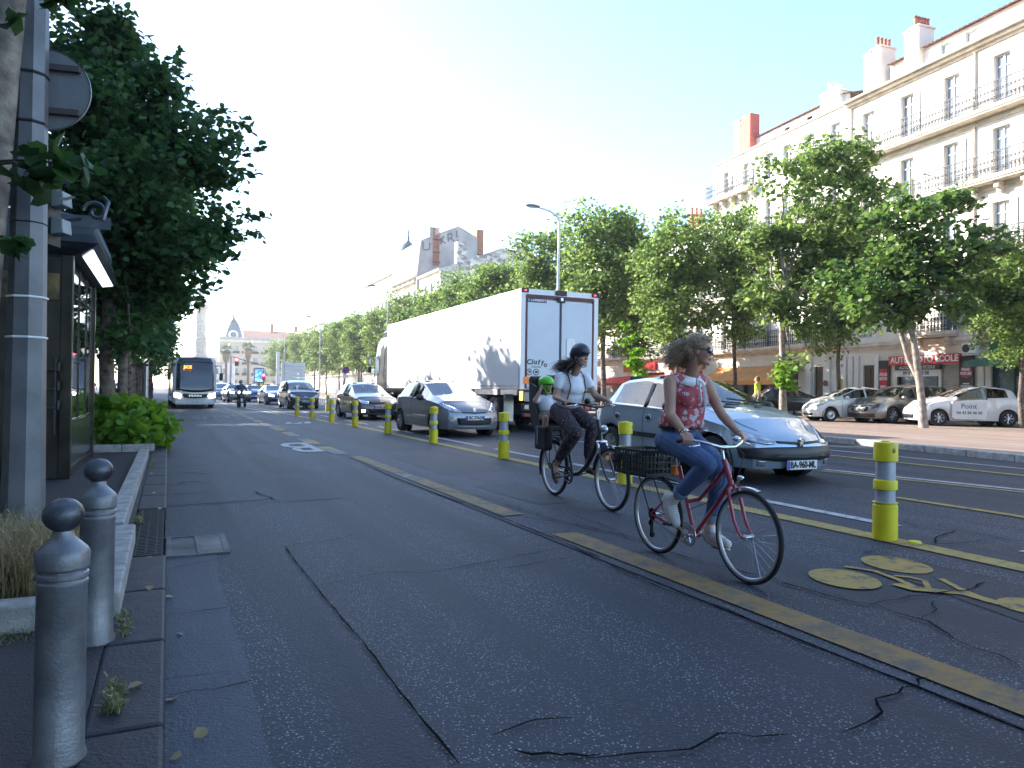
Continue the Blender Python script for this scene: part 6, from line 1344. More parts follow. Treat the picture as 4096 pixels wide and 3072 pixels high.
small('small_car', (5.35, 66.2, gz(5.3)), R(4), 'olive grey small car with a lit headlamp, just left of the scooter rider', SMINI, paint('olive_grey', (.13, .13, .11), .5), 1.1, (-1, 1))
small('small_van', (5.1, 81, gz(5)), R(3), 'pale blue tall car behind the olive grey small car', spec(SC8, L=4.4), paint('pale_blue', (.15, .22, .34), .5), .98, ())
small('small_car', (5.55, 74.5, gz(5)), R(4), 'small light blue car between the tall blue car and the olive grey car', SMINI, paint('light_blue', (.20, .27, .36), .4), .95, (-1,))
small('hatchback_car', (3.95, 88, gz(4)), R(2), 'dark red hatchback with lit lamps, just right of the bus', SSAL, paint('dark_red', (.16, .02, .02), .3), 1, (-1, 1))
small('hatchback_car', (7.0, 79, gz(7)), R(0), 'dark grey hatchback behind the blue small car', SSAL, paint('dark_grey', (.04, .04, .045), .4), 1, ())
small('hatchback_car', (10.4, 100, gz(10)), R(0), 'grey hatchback far behind the people carrier', SSAL, paint('mid_grey', (.14, .14, .15), .4), 1, ())
small('hatchback_car', (10.6, 90, gz(10)), R(0), 'white hatchback far behind the people carrier, near the red signal', SSAL, paint('white_far', (.6, .6, .6), .0), 1, ())
YT = empty('yellow_van', (17.2, 150, gz(12)), R(60), 'bright yellow van far away between the navy hatchback and the people carrier', 'van'); MB().box((0, 0, 1.25), (4.4, 1.9, 1.7)).build('body', paint('van_yellow', (.75, .6, .03), 0), YT, bevel=.15); MB().box((0, 0, 1.6), (3.6, 1.94, .5)).build('windows', m_pane, YT)
for x in (-1.3, 1.3):
    for y in (-.9, .9): MB().lathe([(0, -.1), (.32, -.1), (.32, .1), (0, .1)], 16, (x, y, .32), axis='y').build('wheel', m_rubber, YT)
# ---- parked cars in front of the shops
PG = 'cars parked in front of the shops'
SKA = spec(HATCH, L=3.62, W=1.66, axles=[.66, 2.96], zw=.29, rt=.285, rim='cap', nf=.16, bf=.2, zs=[(0, .60), (.12, .72), (.5, .82), (1.1, .92), (2.0, .97), (3.1, 1.02), (3.4, 1.0), (3.62, .86)], zc=[(0, .66), (.12, .78), (.5, .92), (.9, 1.03), (1.05, 1.08), (1.85, 1.44), (2.4, 1.50), (3.0, 1.45), (3.2, 1.38), (3.45, 1.06), (3.62, .92)], ws=(1.0, 1.82), rw=(3.15, 3.46), side=[(1.25, 2.2), (2.28, 2.95)])
pwhite = paint('white', (.66, .66, .66), 0, .25)
def parked(name, px, py, rz, label, S, pnt, sc, cut=2):
    p = ground(px, py, .13); c = Car(name, (p.x, p.y, MZ), rz, label, PG, S, pnt, sc, m_carglass); c.doors([1.15, S['side'][0][1]+.04, S['side'][-1][1]+.02][:cut]); c.mirrors(1.3, ip(S['zs'], 1.3)+.05, pnt); return c
c = parked('small_car', 3385, 1684, R(-110), 'small white car with its front to the road, leftmost of the parked row', SKA, pwhite, .93)
c.drape('headlight', [(.46, .62), (.62, .62), (.74, .70)], [(.46, .70), (.64, .80), (.74, .86)], m_headlamp, off=.008, mirror=True, bulge=.02); c.drape('lower_grille', [(-.4, .25), (.4, .25)], [(-.46, .34), (.46, .34)], m_grille, off=.008); c.plate('', .47, eu=False)
SC4 = spec(SC8, L=4.44, W=1.83, zs=[(0, .66), (.15, .80), (.5, .90), (1.0, .96), (3.8, 1.03), (4.2, 1.02), (4.44, .9)], zc=[(0, .72), (.15, .86), (.5, 1.0), (.95, 1.08), (1.05, 1.12), (1.95, 1.52), (2.6, 1.61), (3.7, 1.58), (4.1, 1.5), (4.3, 1.1), (4.44, .95)], rw=(4.05, 4.33), side=[(1.3, 2.1), (2.2, 3.1), (3.2, 3.9)], axles=[.9, 3.65])
c = parked('people_carrier', 3600, 1690, R(-96), 'grey beige people carrier parked between the two small white cars', SC4, paint('grey_beige', (.20, .19, .175), .6), .93)
c.drape('headlight', [(.50, .60), (.66, .60), (.80, .66)], [(.50, .70), (.68, .72), (.80, .76)], M('smoked_lamp', (.05, .055, .07), .1, .6, coat=1), off=.008, mirror=True, bulge=.02); c.strip('chrome_bar', [(-.76, .80), (-.1, .77), (0, .81), (.1, .77), (.76, .80)], .018, m_chrome, 'front', off=.012, mirror=False); c.drape('upper_grille', [(-.40, .48), (.40, .48)], [(-.44, .66), (.44, .66)], m_grille, off=.006); c.drape('lower_grille', [(-.7, .24), (.7, .24)], [(-.7, .40), (.7, .40)], m_trimblk, off=.008); c.plate('EX-675-LZ', .56)
SC3 = spec(SKA, L=3.94, W=1.72, axles=[.78, 3.24], zw=.30, rt=.305, rim='alloy', zs=[(0, .60), (.12, .72), (.5, .83), (1.1, .93), (2.0, .97), (3.3, 1.04), (3.7, 1.02), (3.94, .86)], zc=[(0, .66), (.12, .80), (.5, .95), (1.0, 1.06), (1.15, 1.10), (2.0, 1.46), (2.6, 1.53), (3.2, 1.47), (3.45, 1.40), (3.75, 1.10), (3.94, .92)], ws=(1.1, 1.96), rw=(3.4, 3.76), side=[(1.35, 2.35), (2.45, 3.25)])
c = parked('small_car', 3842, 1702, R(-120), 'white car with company lettering on its open door, rightmost of the parked row', SC3, pwhite, .95)
c.drape('headlight', [(.42, .66), (.60, .64), (.76, .72)], [(.44, .72), (.62, .82), (.76, .90)], m_headlamp, off=.008, mirror=True, bulge=.02); c.drape('lower_grille', [(-.40, .27), (.40, .27)], [(-.46, .42), (.46, .42)], m_grille, off=.006); c.plate('', .50); c.drape('tail_light', [(.60, .86), (.76, .86)], [(.60, .98), (.76, .98)], m_red, 'rear', mirror=True)
# open front door, hinged at its front edge, seen from the road side
dd = MB(); d0 = (-c.hw-.02, c.Y(1.2)); an_ = R(-16)
for (u, z) in ():
    pass
door = empty('door', (c.hw+.01, c.Y(1.2), 0), R(-9)); door.parent = c.root
q = MB().prism([(0, .32), (.1, .26), (1.12, .26), (1.16, .5), (1.16, .98), (0, .92)], lambda u, v, d: (-d, u, v), -.05, .0).build('door_panel', pwhite, door, bevel=.015)
q2 = MB().tube([(.03, .06, .94), (.03, .55, 1.32), (.02, .95, 1.44), (.02, 1.14, 1.44), (.03, 1.15, .99)], .022, 8).build('window_frame', m_trimblk, door); MB().add([(.035, .08, .94), (.03, .55, 1.30), (.02, .95, 1.42), (.02, 1.12, 1.42), (.035, 1.13, .99)], [(0, 1, 2, 3, 4)]).build('window_pane', m_carglass, door, fix=False)
text('Point', .25, M('letter_blue', (.12, .17, .30), .5), q, (.054, .56, .74), (math.pi/2, 0, math.pi/2), bold=.004, sx=1.0, ext=.001); text('04 42 84 00 00', .15, m_ink, q, (.054, .58, .50), (math.pi/2, 0, math.pi/2), bold=.002, sx=.92, ext=.001)
c = parked('saloon_car', 3170, 1658, R(62), 'black car with a red tail lamp, partly behind the straight pale trunk', SSAL, paint('black', (.012, .012, .014), .2), 1.0); c.drape('tail_light', [(.48, .78), (.74, .78)], [(.48, .88), (.74, .88)], m_red, 'rear', mirror=True); c.plate('', .5, 'rear', eu=False)
c = parked('small_car', 4290, 1700, R(-122), 'white car just entering the picture at the right edge', SKA, pwhite, 1.0)
for k, (u, rz, pn, lab_) in enumerate(((20, -60, paint('white_b', (.6, .6, .6), 0), 'white car parked behind the head of the woman in red'), (24, -60, paint('grey_b', (.2, .2, .21), .5), 'grey car parked left of the orange awning'), (32, -60, paint('black_b', (.02, .02, .022), .4), 'black car parked by the red awning'), (40, -60, paint('silver_b', (.4, .4, .4), .5), 'silver car parked behind the truck'))):
    c = Car('small_car', (FX+u*.0958-3.6, FY+u*.9954, MZ), R(rz), lab_, PG, SKA if k % 2 else SC3, pn, 1.0, m_carglassd); c.mirrors(1.3, 1.0, pn)
# ---- coach
m_bus = paint('coach_white', (.62, .64, .68), 0, .3); m_busblk = M('coach_black', (.02, .022, .026), .12, var=.2, coat=1)
BS = empty('coach_bus', (1.5, 47.6, gz(1.5)), R(1.5), 'white and black coach with an orange destination display and lit headlamps', 'bus')
def rbox(x0, x1, y0, y1, z0, z1, r, n=5, taper=None):
    """box along y with rounded front corners in plan and rounded roof edges"""
    return None
W_, H_, LB = 1.22, 3.12, 12.0
def bsec(y, k):      # half outline from bottom centre to roof centre
    w_ = W_*k; z0 = .32; pts = [(0, z0), (w_*.95, z0), (w_, z0+.12), (w_, 1.2), (w_*.99, 2.2)]
    for t in np.linspace(0, math.pi/2, 6): pts.append((w_*.97-.22*(1-math.cos(t)), H_-.24+.24*math.sin(t)))
    pts.append((0, H_+.02)); return pts
st = [(0, .80), (.05, .89), (.14, .95), (.3, .99), (.6, 1.0), (3, 1), (6, 1), (9, 1), (11.8, 1), (12, .94)]; q = MB(); ns_ = None
for y, k in st:
    sc_ = bsec(y, k); full_ = sc_+[(-x, z) for x, z in sc_[-2:0:-1]]; ns_ = len(full_)
    for x, z in full_: q.v.append((x, y+(.55*(max(0, (z-1.0))/2.1)**1.6+.12*(abs(x)/W_)**2)*(1 if y < 1 else 0)*(1-min(1, y/.9))+(.0), z))
q.f = [(i*ns_+j, i*ns_+(j+1) % ns_, (i+1)*ns_+(j+1) % ns_, (i+1)*ns_+j) for i in range(len(st)-1) for j in range(ns_)]
h_ = (ns_)//2
for i_, rev in ((0, 1), (len(st)-1, 0)):
    for j in range(0, h_): a, b, c_, d = i_*ns_+j, i_*ns_+j+1, i_*ns_+(ns_-j-1) % ns_, i_*ns_+(ns_-j) % ns_; q.f.append([a, b, c_, d] if j else [a, b, c_])
body = q.build('body', m_bus, BS, smooth=40); bus_bvh = BVHTree.FromPolygons([Vector(v) for v in q.v], [tuple(f) for f in q.f])
class _D(Car):
    def __init__(c, root, L_, hw, bvh): c.root, c.L, c.hw, c.bvh = root, L_, hw, bvh
BC = _D(BS, 6, W_, bus_bvh)
BC.drape('windscreen', [(-1.06, 1.12), (-.6, 1.02), (0, .98), (.6, 1.02), (1.06, 1.12)], [(-1.02, 2.86), (-.5, 2.92), (0, 2.93), (.5, 2.92), (1.02, 2.86)], m_busblk, off=.012, sub=4, rows=12)
BC.drape('roof_visor', [(-1.0, 2.78), (0, 2.84), (1.0, 2.78)], [(-.88, 3.06), (0, 3.11), (.88, 3.06)], M('coach_navy', (.025, .03, .05), .35, coat=.5), off=.03, sub=5, rows=4)
sv = MB()
for sd_ in (-1, 1): sv.box((sd_*(W_+.004), 6.2, 2.05), (.012, 11.0, 1.05))
sv.build('side_window', m_busblk, BS)
BC.drape('grille', [(-.62, .66), (0, .62), (.62, .66)], [(-.72, .90), (0, .88), (.72, .90)], m_grille, off=.012, sub=4)
text('MAN', .17, m_chrome, BS, (0, -.055, .78), (math.pi/2, 0, 0), bold=.006, sx=1.9)
for m_ in (-1, 1): BC.drape('headlight', [(m_*.80, .66), (m_*1.12, .70)], [(m_*.80, .86), (m_*1.12, .96)], m_lampon if True else m_headlamp, off=.02, sub=4)
text('JICE', .26, M('led_orange', (1, .35, .03), .5, emit=(1, .22, .02), es=1.6), BS, (-.42, .17, 2.50), (math.pi/2-R(22), 0, 0), bold=.008)
pl_ = MB().box((0, -.04, .44), (.62, .02, .12)).build('number_plate', m_plate, BS); text('DR-610-BF', .1, m_ink, pl_, (0, -.053, .44), (math.pi/2, 0, 0))
BC.strip('swoosh', [(-.8, 1.02), (-.2, .94), (0, .98), (.2, .94), (.8, 1.02)], .03, m_alu, 'front', off=.02, mirror=False)
q = MB().box((0, -.03, .34), (2.2, .06, .16)).build('bumper', m_bus, BS, bevel=.03)
for sd_ in (-1, 1):
    q = MB().tube([(sd_*1.1, .3, 2.6), (sd_*1.42, .0, 2.62), (sd_*1.44, -.05, 2.2)], .03, 8).box((sd_*1.44, -.05, 1.95), (.2, .12, .46)).build('mirror_arm', m_black, BS, bevel=.03); MB().tube([(sd_*.95, .2, 1.3), (sd_*.3, .1, 1.2)], .015, 6).build('wiper', m_black, BS)
    for y in (2.6, 8.8): wheel(BS, (sd_*W_, y, .48), .48, sd_, 'cap', .28)
# ---- articulated truck
m_trl = M('trailer_white', (.78, .79, .80), .35, var=.03, scale=1.5, coat=.4); m_trlr = M('trailer_door', (.60, .66, .72), .4, var=.03, scale=1.5, coat=.3)
TX, TY, TW, TL_, TZ0, TZ1 = 8.96, 18.4, 2.56, 13.7, 1.24, 4.1
TK = empty('articulated_truck', (TX+TW/2, TY, gz(10)), 0, 'long white refrigerated articulated truck with a dark cab, in the far lane', 'truck')
MB().box((0, TL_/2+.03, (TZ0+TZ1)/2), (TW, TL_-.06, TZ1-TZ0)).build('box_body', m_trl, TK, bevel=.02)
MB().box((0, TL_/2, TZ0+.1), (TW+.012, TL_-.1, .05)).box((0, TL_/2, TZ1-.05), (TW+.012, TL_-.1, .05)).build('side_rail', m_alu, TK)
mroon = M('maroon_seal', (.13, .02, .03), .5, var=.1)
q = MB().box((-TW/2+.075, -.02, 2.67), (.15, .06, 2.86)).box((TW/2-.075, -.02, 2.67), (.15, .06, 2.86)).box((0, -.02, TZ1-.08), (TW-.3, .06, .16)); q.build('rear_frame', m_trl, TK, bevel=.01)
MB().box((-TW/2+.175, -.035, 2.59), (.05, .05, 2.64)).box((TW/2-.175, -.035, 2.59), (.05, .05, 2.64)).box((0, -.035, TZ1-.20), (TW-.4, .05, .09)).build('door_seal', mroon, TK)
for sd_ in (-1, 1): MB().box((sd_*(TW/4-.09), -.03, 2.55), (TW/2-.24, .05, 2.52)).build('rear_door', m_trlr, TK, bevel=.01)
MB().box((0, -.05, 2.55), (.06, .04, 2.56)).build('centre_seal', M('seal_navy', (.03, .035, .07), .5), TK); q = MB().box((0, -.07, TZ1-.06), (.36, .06, .14)).box((0, -.075, TZ1-.27), (.24, .07, .14)).build('latch_box', m_black, TK, bevel=.01); MB().box((0, -.12, TZ1-.25), (.08, .03, .09)).build('latch', m_alu, q)
for sd_ in (-1, 1): q = MB().box((sd_*(TW/2-.12), -.055, TZ1-.05), (.24, .03, .12)).build('corner_cap', m_black, TK, bevel=.01); MB().ell((sd_*(TW/2-.13), -.075, TZ1-.05), (.035, .015, .02), 10, 6).build('marker_light', M('marker_red', (.8, .02, .02), .4, emit=(1, .03, .05), es=3), q)
lb = MB().box((-.78, -.062, TZ1-.32), (.62, .012, .11)).build('maker_label', M('label_navy', (.03, .03, .09), .5), TK); text('LAMBERET', .095, m_white, lb, (-.74, -.07, TZ1-.32), (math.pi/2, 0, 0), bold=.003, sx=1.1, shear=.25)
MB().ring((-1.04, -.07, TZ1-.32), .025, .008, n=6, m=4).build('star_mark', m_white, lb)
m_gray = M('letter_grey', (.06, .07, .09), .5)
for i, ch in enumerate('Ciuffo'): text(ch, .20, m_gray, TK, (-1.0+.108*i-(.015 if i > 1 else 0), -.058, 2.03-.006*(i-1.5)**2), (math.pi/2, R(-7+5*i), 0), bold=.008, sx=1.0)
text('Danilo', .085, m_gray, TK, (-.78, -.058, 1.89), (math.pi/2, 0, 0), shear=.3, sx=1.4)
for x, t in ((-1.0, '70'), (-.78, '80')):
    r_ = MB().lathe([(0, 0), (.094, 0), (.094, .006), (0, .006)], 28, (x, -.066, 1.74), axis='y').build('speed_roundel', m_gray, TK); MB().lathe([(0, 0), (.070, 0), (.070, .006), (0, .006)], 24, (x, -.072, 1.74), axis='y').build('roundel_centre', m_white, r_); text(t, .095, m_ink, r_, (x, -.0795, 1.74), (math.pi/2, 0, 0), bold=.004, sx=.9)
hz = MB().box((-.90, -.066, 1.50), (.54, .012, .20)).build('hazard_panel', M('hazard_red', (.85, .10, .01), .4, var=.03, emit=(1, .12, .01), es=.12), TK); MB().box((-.90, -.075, 1.50), (.48, .008, .14)).build('hazard_centre', M('hazard_amber', (.75, .36, .02), .4, var=.03), hz)
MB().box((.34, -.068, 2.42), (.28, .012, .62)).box((.40, -.078, 2.54), (.1, .01, .2)).build('document_box', m_trl, TK, bevel=.01); MB().box((-.2, -.075, 1.6), (.5, .02, .12)).build('vent', m_ink, TK)
q = MB().box((0, .02, 1.07), (TW-.05, .16, .32)).build('rear_crossbeam', m_black, TK, bevel=.01)
for sd_ in (-1, 1):
    MB().box((sd_*.95, -.09, 1.03), (.42, .03, .26)).build('rear_plate', M('plate_dirty', (.36, .36, .34), .5), TK, bevel=.01); g_ = MB().box((sd_*.92, -.07, .74), (.62, .08, .22)).build('lamp_cluster', m_black, TK, bevel=.02)
    MB().box((sd_*.90, -.12, .74), (.16, .03, .15)).build('tail_light', m_red, g_, bevel=.01); MB().box((sd_*1.1, -.12, .74), (.14, .03, .13)).build('reverse_light', m_headlamp, g_, bevel=.01); MB().box((sd_*.68, -.12, .78), (.12, .03, .14)).build('indicator', m_orange, g_, bevel=.01)
MB().box((-TW/2+.03, -.08, 1.06), (.09, .04, .26)).build('side_marker', M('marker_yellow', (.8, .5, .05), .3, emit=(1, .6, .1), es=1), TK)
MB().box((0, -.12, .52), (TW-.1, .1, .10)).build('underrun_bar', m_black, TK, bevel=.01)
q = MB()
for i in range(8): q.box((-TW/2+.12+i*.055, -.175, .52), (.03, .012, .09), mat=Matrix.Rotation(.5, 3, 'Y'))
q.build('warning_stripes', m_red, TK)
MB().box((-.5, TL_/2, .92), (.12, TL_-1.0, .26)).box((.5, TL_/2, .92), (.12, TL_-1.0, .26)).box((0, 3.9, .62), (TW-.5, 4.4, .3)).box((0, 7.6, .75), (TW-.2, 1.6, .5)).build('chassis', m_dark, TK)
for y in (1.9, 3.2, 4.5):
    for sd_ in (-1, 1): wheel(TK, (sd_*(TW/2-.04), y, .5), .5, sd_, 'cap', .38)
q = MB()
for sd_ in (-1, 1): q.box((sd_*(TW/2-.02), 8.3, .75), (.03, 4.8, .09)).box((sd_*(TW/2-.02), 8.3, .5), (.03, 4.8, .09)); q.box((sd_*(TW/2-.15), 1.0, .7), (.3, .03, .8))
q.each('side_guard', m_alu, TK)
# cab
m_cab = paint('cab_dark', (.045, .048, .055), .5, .3); CY = TL_+.55
q = MB(); cs = [(0, 1.0, .0), (1.3, 1.0, .0), (1.9, .99, .05), (2.15, .93, .25), (2.25, .85, .5)]
for y, k, dz in cs:
    for x, z in ((-1, .55), (-1, 1.4), (-.99, 2.4), (-.93, 3.3), (-.82, 3.62), (.82, 3.62), (.93, 3.3), (.99, 2.4), (1, 1.4), (1, .55)): q.v.append((x*1.24*k, CY+y-(.18*max(0, z-1.6) if y > 1.8 else 0), z-(dz*.5 if z > 3 else 0)))
q.f = [(i*10+j, i*10+(j+1) % 10, (i+1)*10+(j+1) % 10, (i+1)*10+j) for i in range(4) for j in range(10)]+[tuple(range(10)), tuple(range(49, 39, -1))]
cab = q.build('cab', m_cab, TK, smooth=35)
for sd_ in (-1, 1):
    dr_ = MB().add([(sd_*1.250, CY+.95, 1.95), (sd_*1.25, CY+1.85, 1.75), (sd_*1.232, CY+1.75, 2.75), (sd_*1.232, CY+1.0, 2.75)], [(0, 1, 2, 3)]).build('side_window', m_pane, TK, fix=False)
    mr = MB().box((sd_*1.42, CY+2.05, 2.55), (.16, .12, .42)).box((sd_*1.42, CY+2.05, 2.12), (.16, .12, .30)).box((sd_*1.33, CY+1.98, 2.8), (.28, .04, .04)).build('wing_mirror', m_black, TK, bevel=.03); MB().box((sd_*1.42, CY+1.985, 2.55), (.12, .01, .34)).build('mirror_glass', m_chrome, mr)
    MB().add([(sd_*1.252, CY+.1, 1.3), (sd_*1.252, CY+.9, 1.3), (sd_*1.24, CY+.7, 3.1), (sd_*1.23, CY+.1, 3.3)], [(0, 1, 2, 3)]).build('side_panel', M('cab_side', (.10, .11, .12), .3, .5), TK, fix=False); wheel(TK, (sd_*1.22, CY+1.2, .5), .5, sd_, 'cap', .3); wheel(TK, (sd_*1.22, CY-2.4, .5), .5, sd_, 'cap', .5)
MB().prism([(0, 3.55), (1.5, 3.5), (1.2, 3.9), (0, 4.0)], lambda u, v, d: (d, CY+u, v), -1.0, 1.0).build('wind_deflector', m_cab, TK, bevel=.05); MB().box((0, CY-1.4, .8), (1.0, 3.6, .3)).build('cab_chassis', m_dark, TK); MB().box((0, CY-.35, 2.5), (2.2, .5, 2.2)).build('fridge_unit', m_trl, TK, bevel=.05)
# ================================================================ bicycles and people
def capsule(mb, p0, p1, r0, r1=None, n=14, flat=1.0):
    r1 = r0 if r1 is None else r1; p0, p1 = Vector(p0), Vector(p1); d = p1-p0; L_ = d.length; d = d.normalized() if L_ > 1e-6 else Vector((0, 0, 1)); pts, rs = [], []
    for t in (-1, -.87, -.5): pts.append(p0+d*r0*t); rs.append(max(.0008, r0*math.sqrt(1-t*t)))
    for t in (0, .25, .5, .75, 1): pts.append(p0.lerp(p1, t)); rs.append(r0+(r1-r0)*t)
    for t in (.5, .87, 1): pts.append(p1+d*r1*t); rs.append(max(.0008, r1*math.sqrt(1-t*t)))
    return mb.tube(pts, rs, n, flat=flat)
def chain(mb, pts, rs, **k):
    for i in range(len(pts)-1): capsule(mb, pts[i], pts[i+1], rs[i], rs[i+1], **k)
def fuse(mb, name, mat, parent, vox=.006, sm=3, fac=.5):
    o = mb.build(name, mat, parent, fix=False); m_ = o.modifiers.new('r', 'REMESH'); m_.mode = 'VOXEL'; m_.voxel_size = vox; m_.use_smooth_shade = True
    if sm: s_ = o.modifiers.new('s', 'SMOOTH'); s_.iterations = sm; s_.factor = fac
    apply_mods(o); o.data.shade_smooth(); o.data.materials.clear(); o.data.materials.append(mat); return o
def head(mb, c, yaw, sc_=1., tilt=0., neck=None):
    H = Matrix.Translation(Vector(c)) @ Matrix.Rotation(yaw, 4, 'Z') @ Matrix.Rotation(tilt, 4, 'Y') @ Matrix.Scale(sc_, 4); r3 = H.to_3x3().normalized()
    def e(p, r, n=18, m=12): mb.ell(H @ Vector(p), [x*sc_ for x in r], n, m, rot=r3)
    e((-.008, 0, .03), (.094, .074, .088)); e((.028, 0, -.02), (.062, .058, .085)); e((.045, 0, -.078), (.040, .042, .030)); e((.078, 0, -.094), (.016, .020, .015))
    capsule(mb, H @ Vector((.086, 0, .015)), H @ Vector((.106, 0, -.022)), .008*sc_, .0115*sc_, 10); e((.094, 0, -.028), (.014, .016, .008)); e((.078, 0, .030), (.016, .048, .011)); e((.086, 0, -.055), (.010, .023, .006)); e((.083, 0, -.066), (.010, .020, .006))
    for s_ in (-1, 1): e((.052, s_*.036, -.025), (.034, .022, .026)); e((-.002, s_*.074, -.008), (.018, .008, .030))
    if neck: capsule(mb, H @ Vector((-.02, 0, -.06)), neck, .048*sc_, .054*sc_)
    return H
def hand(mb, wrist, grip, bar, side, fwd=Vector((1, 0, 0)), up=Vector((0, 0, 1)), s_=1.):
    wrist, grip, bar = Vector(wrist), Vector(grip), Vector(bar).normalized(); kn = grip+up*.030*s_+fwd*.004
    palm = (wrist+kn)/2; capsule(mb, wrist, wrist.lerp(kn, .45), .024*s_, .030*s_, flat=.75)
    for i in range(4):
        o = bar*((i-1.5)*.0195*s_*side); k = kn+o; ln = (1.0, 1.1, 1.05, .9)[i]; mid = wrist.lerp(k, .5)+o*.4; capsule(mb, mid, k, .017*s_, .0115*s_)
        a = grip+o+fwd*.030*ln*s_+up*.014; b = grip+o+fwd*.026*ln*s_-up*.014; c = grip+o+fwd*.004-up*.024; chain(mb, [k, a, b, c], [.0105*s_, .0095*s_, .0085*s_, .0078*s_])
    tb = wrist.lerp(grip, .55)+bar*(-.030*side*s_); chain(mb, [wrist.lerp(grip, .3)+bar*(-.012*side), tb-up*.004, grip+bar*(-.040*side)-up*.016+fwd*.012], [.014*s_, .0125*s_, .0095*s_])
def spokes(mb, c, r, n=28, w_=.03):
    for k in range(n):
        a = 2*math.pi*k/n; b = a+(.5 if k % 2 else -.5); s_ = (w_ if (k//2) % 2 else -w_); mb.tube([(c[0]+.018*math.cos(b), c[1]+s_, c[2]+.018*math.sin(b)), (c[0]+r*math.cos(a), c[1], c[2]+r*math.sin(a))], .0011, 3, caps=False)
def bwheel(root, x, z, r, tyre=.017, sidewall=None):
    w_ = empty('wheel', (x, 0, z)); w_.parent = root
    MB().ring((0, 0, 0), r-tyre, tyre, n=64, m=10).build('tyre', m_rubber, w_, smooth=60)
    if sidewall: MB().ring((0, 0, 0), r-tyre*1.75, tyre*.72, n=64, m=6, flat=1.35).build('sidewall', sidewall, w_, smooth=60)
    rr = r-2*tyre-.006; q = MB().lathe([(rr, -.012), (rr+.010, -.012), (rr+.010, .012), (rr, .012), (rr-.005, 0), (rr, -.012)], 64, axis='y', caps=False); q.build('rim', m_alu, w_, smooth=40)
    q = MB(); spokes(q, (0, 0, 0), rr); q.build('spokes', m_chrome, w_); MB().lathe([(0, -.05), (.012, -.05), (.022, -.035), (.014, -.02), (.014, .02), (.022, .035), (.012, .05), (0, .05)], 14, axis='y').build('hub', m_alu, w_, smooth=40); return w_
def crankset(root, bb, pr_, pl_, ring_r, mat_ring, sp_):
    q = MB().lathe([(ring_r*.72, -.004), (ring_r, -.003), (ring_r, .003), (ring_r*.72, .004)], 36, (bb[0], -.055, bb[1]), axis='y', caps=False)
    for k in range(5): a = k*1.2566; q.tube([(bb[0], -.055, bb[1]), (bb[0]+ring_r*.8*math.cos(a), -.055, bb[1]+ring_r*.8*math.sin(a))], .008, 6)
    q.tube([(bb[0], -.07, bb[1]), (bb[0], .07, bb[1])], .018, 12); cs = q.build('chainring', mat_ring, root, smooth=40)
    for p, y in ((pr_, -.075), (pl_, .075)):
        q = MB().tube([(bb[0], y, bb[1]), (p[0], y*1.15, p[1])], [.012, .009], 8); o = q.build('crank_arm', m_alu, root, smooth=40); q = MB(); yy_ = y*1.15+(.05 if y > 0 else -.05); q.box((p[0]-.03, yy_, p[1]), (.012, .09, .02)).box((p[0]+.03, yy_, p[1]), (.012, .09, .02)).tube([(p[0], y*1.1, p[1]), (p[0], y*1.15+(.10 if y > 0 else -.10), p[1])], .008, 8); q.build('pedal', m_black, o)
    return cs
def chain_loop(root, bb, rh, r1, r2):
    q = MB(); n = 14; pts = [(bb[0]+r1*math.cos(t), -.055, bb[1]+r1*math.sin(t)) for t in np.linspace(-math.pi/2, math.pi/2, n)]+[(rh[0]+r2*math.cos(t), -.05, rh[1]+r2*math.sin(t)) for t in np.linspace(math.pi/2, 1.5*math.pi, n)]; q.tube(pts+[pts[0]], .0035, 5, caps=False); return q.build('chain', M('chain_steel', (.08, .075, .07), .5, .7), root)
def local_root(name, X, Ym, label, cat, g=None): return empty(name, (X, Ym, gz(X)), -math.pi/2, label, cat)
# ---------------- red bicycle
m_redp = paint('bike_red', (.42, .03, .06), .1, .3); XA, YA = 3.65, 4.25
BA = local_root('bicycle', XA, YA, 'red step-through bicycle with a black crate behind the saddle, in front', 'bicycle')
RH, FH, BBp = (-.62, .322), (.41, .322), (-.155, .235)
whitewall = M('tan_sidewall', (.30, .30, .30), .7, var=.15)
bwheel(BA, RH[0], RH[1], .322, sidewall=whitewall); bwheel(BA, FH[0], FH[1], .322, sidewall=whitewall)
q = MB(); q.tube([(.165, 0, .835), (.245, 0, .655)], .020, 14); q.tube([(.185, 0, .785), (.06, 0, .655), (-.10, 0, .515), (-.245, 0, .475)], .0155, 12); q.tube([(.235, 0, .68), (.08, 0, .49), (BBp[0], 0, BBp[1])], .0165, 12); q.tube([(BBp[0], 0, BBp[1]), (-.345, 0, .74)], .0155, 12)
for s_ in (-1, 1): q.tube([(BBp[0], s_*.02, BBp[1]), (-.36, s_*.05, .27), (RH[0], s_*.062, RH[1])], .010, 8).tube([(-.29, s_*.018, .60), (-.46, s_*.05, .455), (RH[0], s_*.062, RH[1])], .008, 8)
q.lathe([(.024, -.04), (.024, .04)], 16, (BBp[0], 0, BBp[1]), axis='y'); q.build('frame', m_redp, BA, smooth=40)
q = MB()
for s_ in (-1, 1): q.tube([(.248, s_*.012, .65), (.262, s_*.045, .635), (.285, s_*.05, .55), (.325, s_*.052, .43), (.365, s_*.052, .36), (FH[0], s_*.052, FH[1])], [.013, .0135, .0135, .011, .010, .009], 10)
q.build('fork', m_redp, BA, smooth=50); MB().tube([(.16, 0, .83), (.135, 0, .925)], .012, 10).tube([(.135, 0, .925), (.20, 0, .93)], .013, 10).build('stem', m_chrome, BA, smooth=40)
MB().tube([(.045, -.27, .97), (.10, -.235, .975), (.17, -.15, .955), (.205, -.06, .93), (.205, .06, .93), (.17, .15, .955), (.10, .235, .975), (.045, .27, .97)], .0115, 10).build('handlebar', m_chrome, BA, smooth=60)
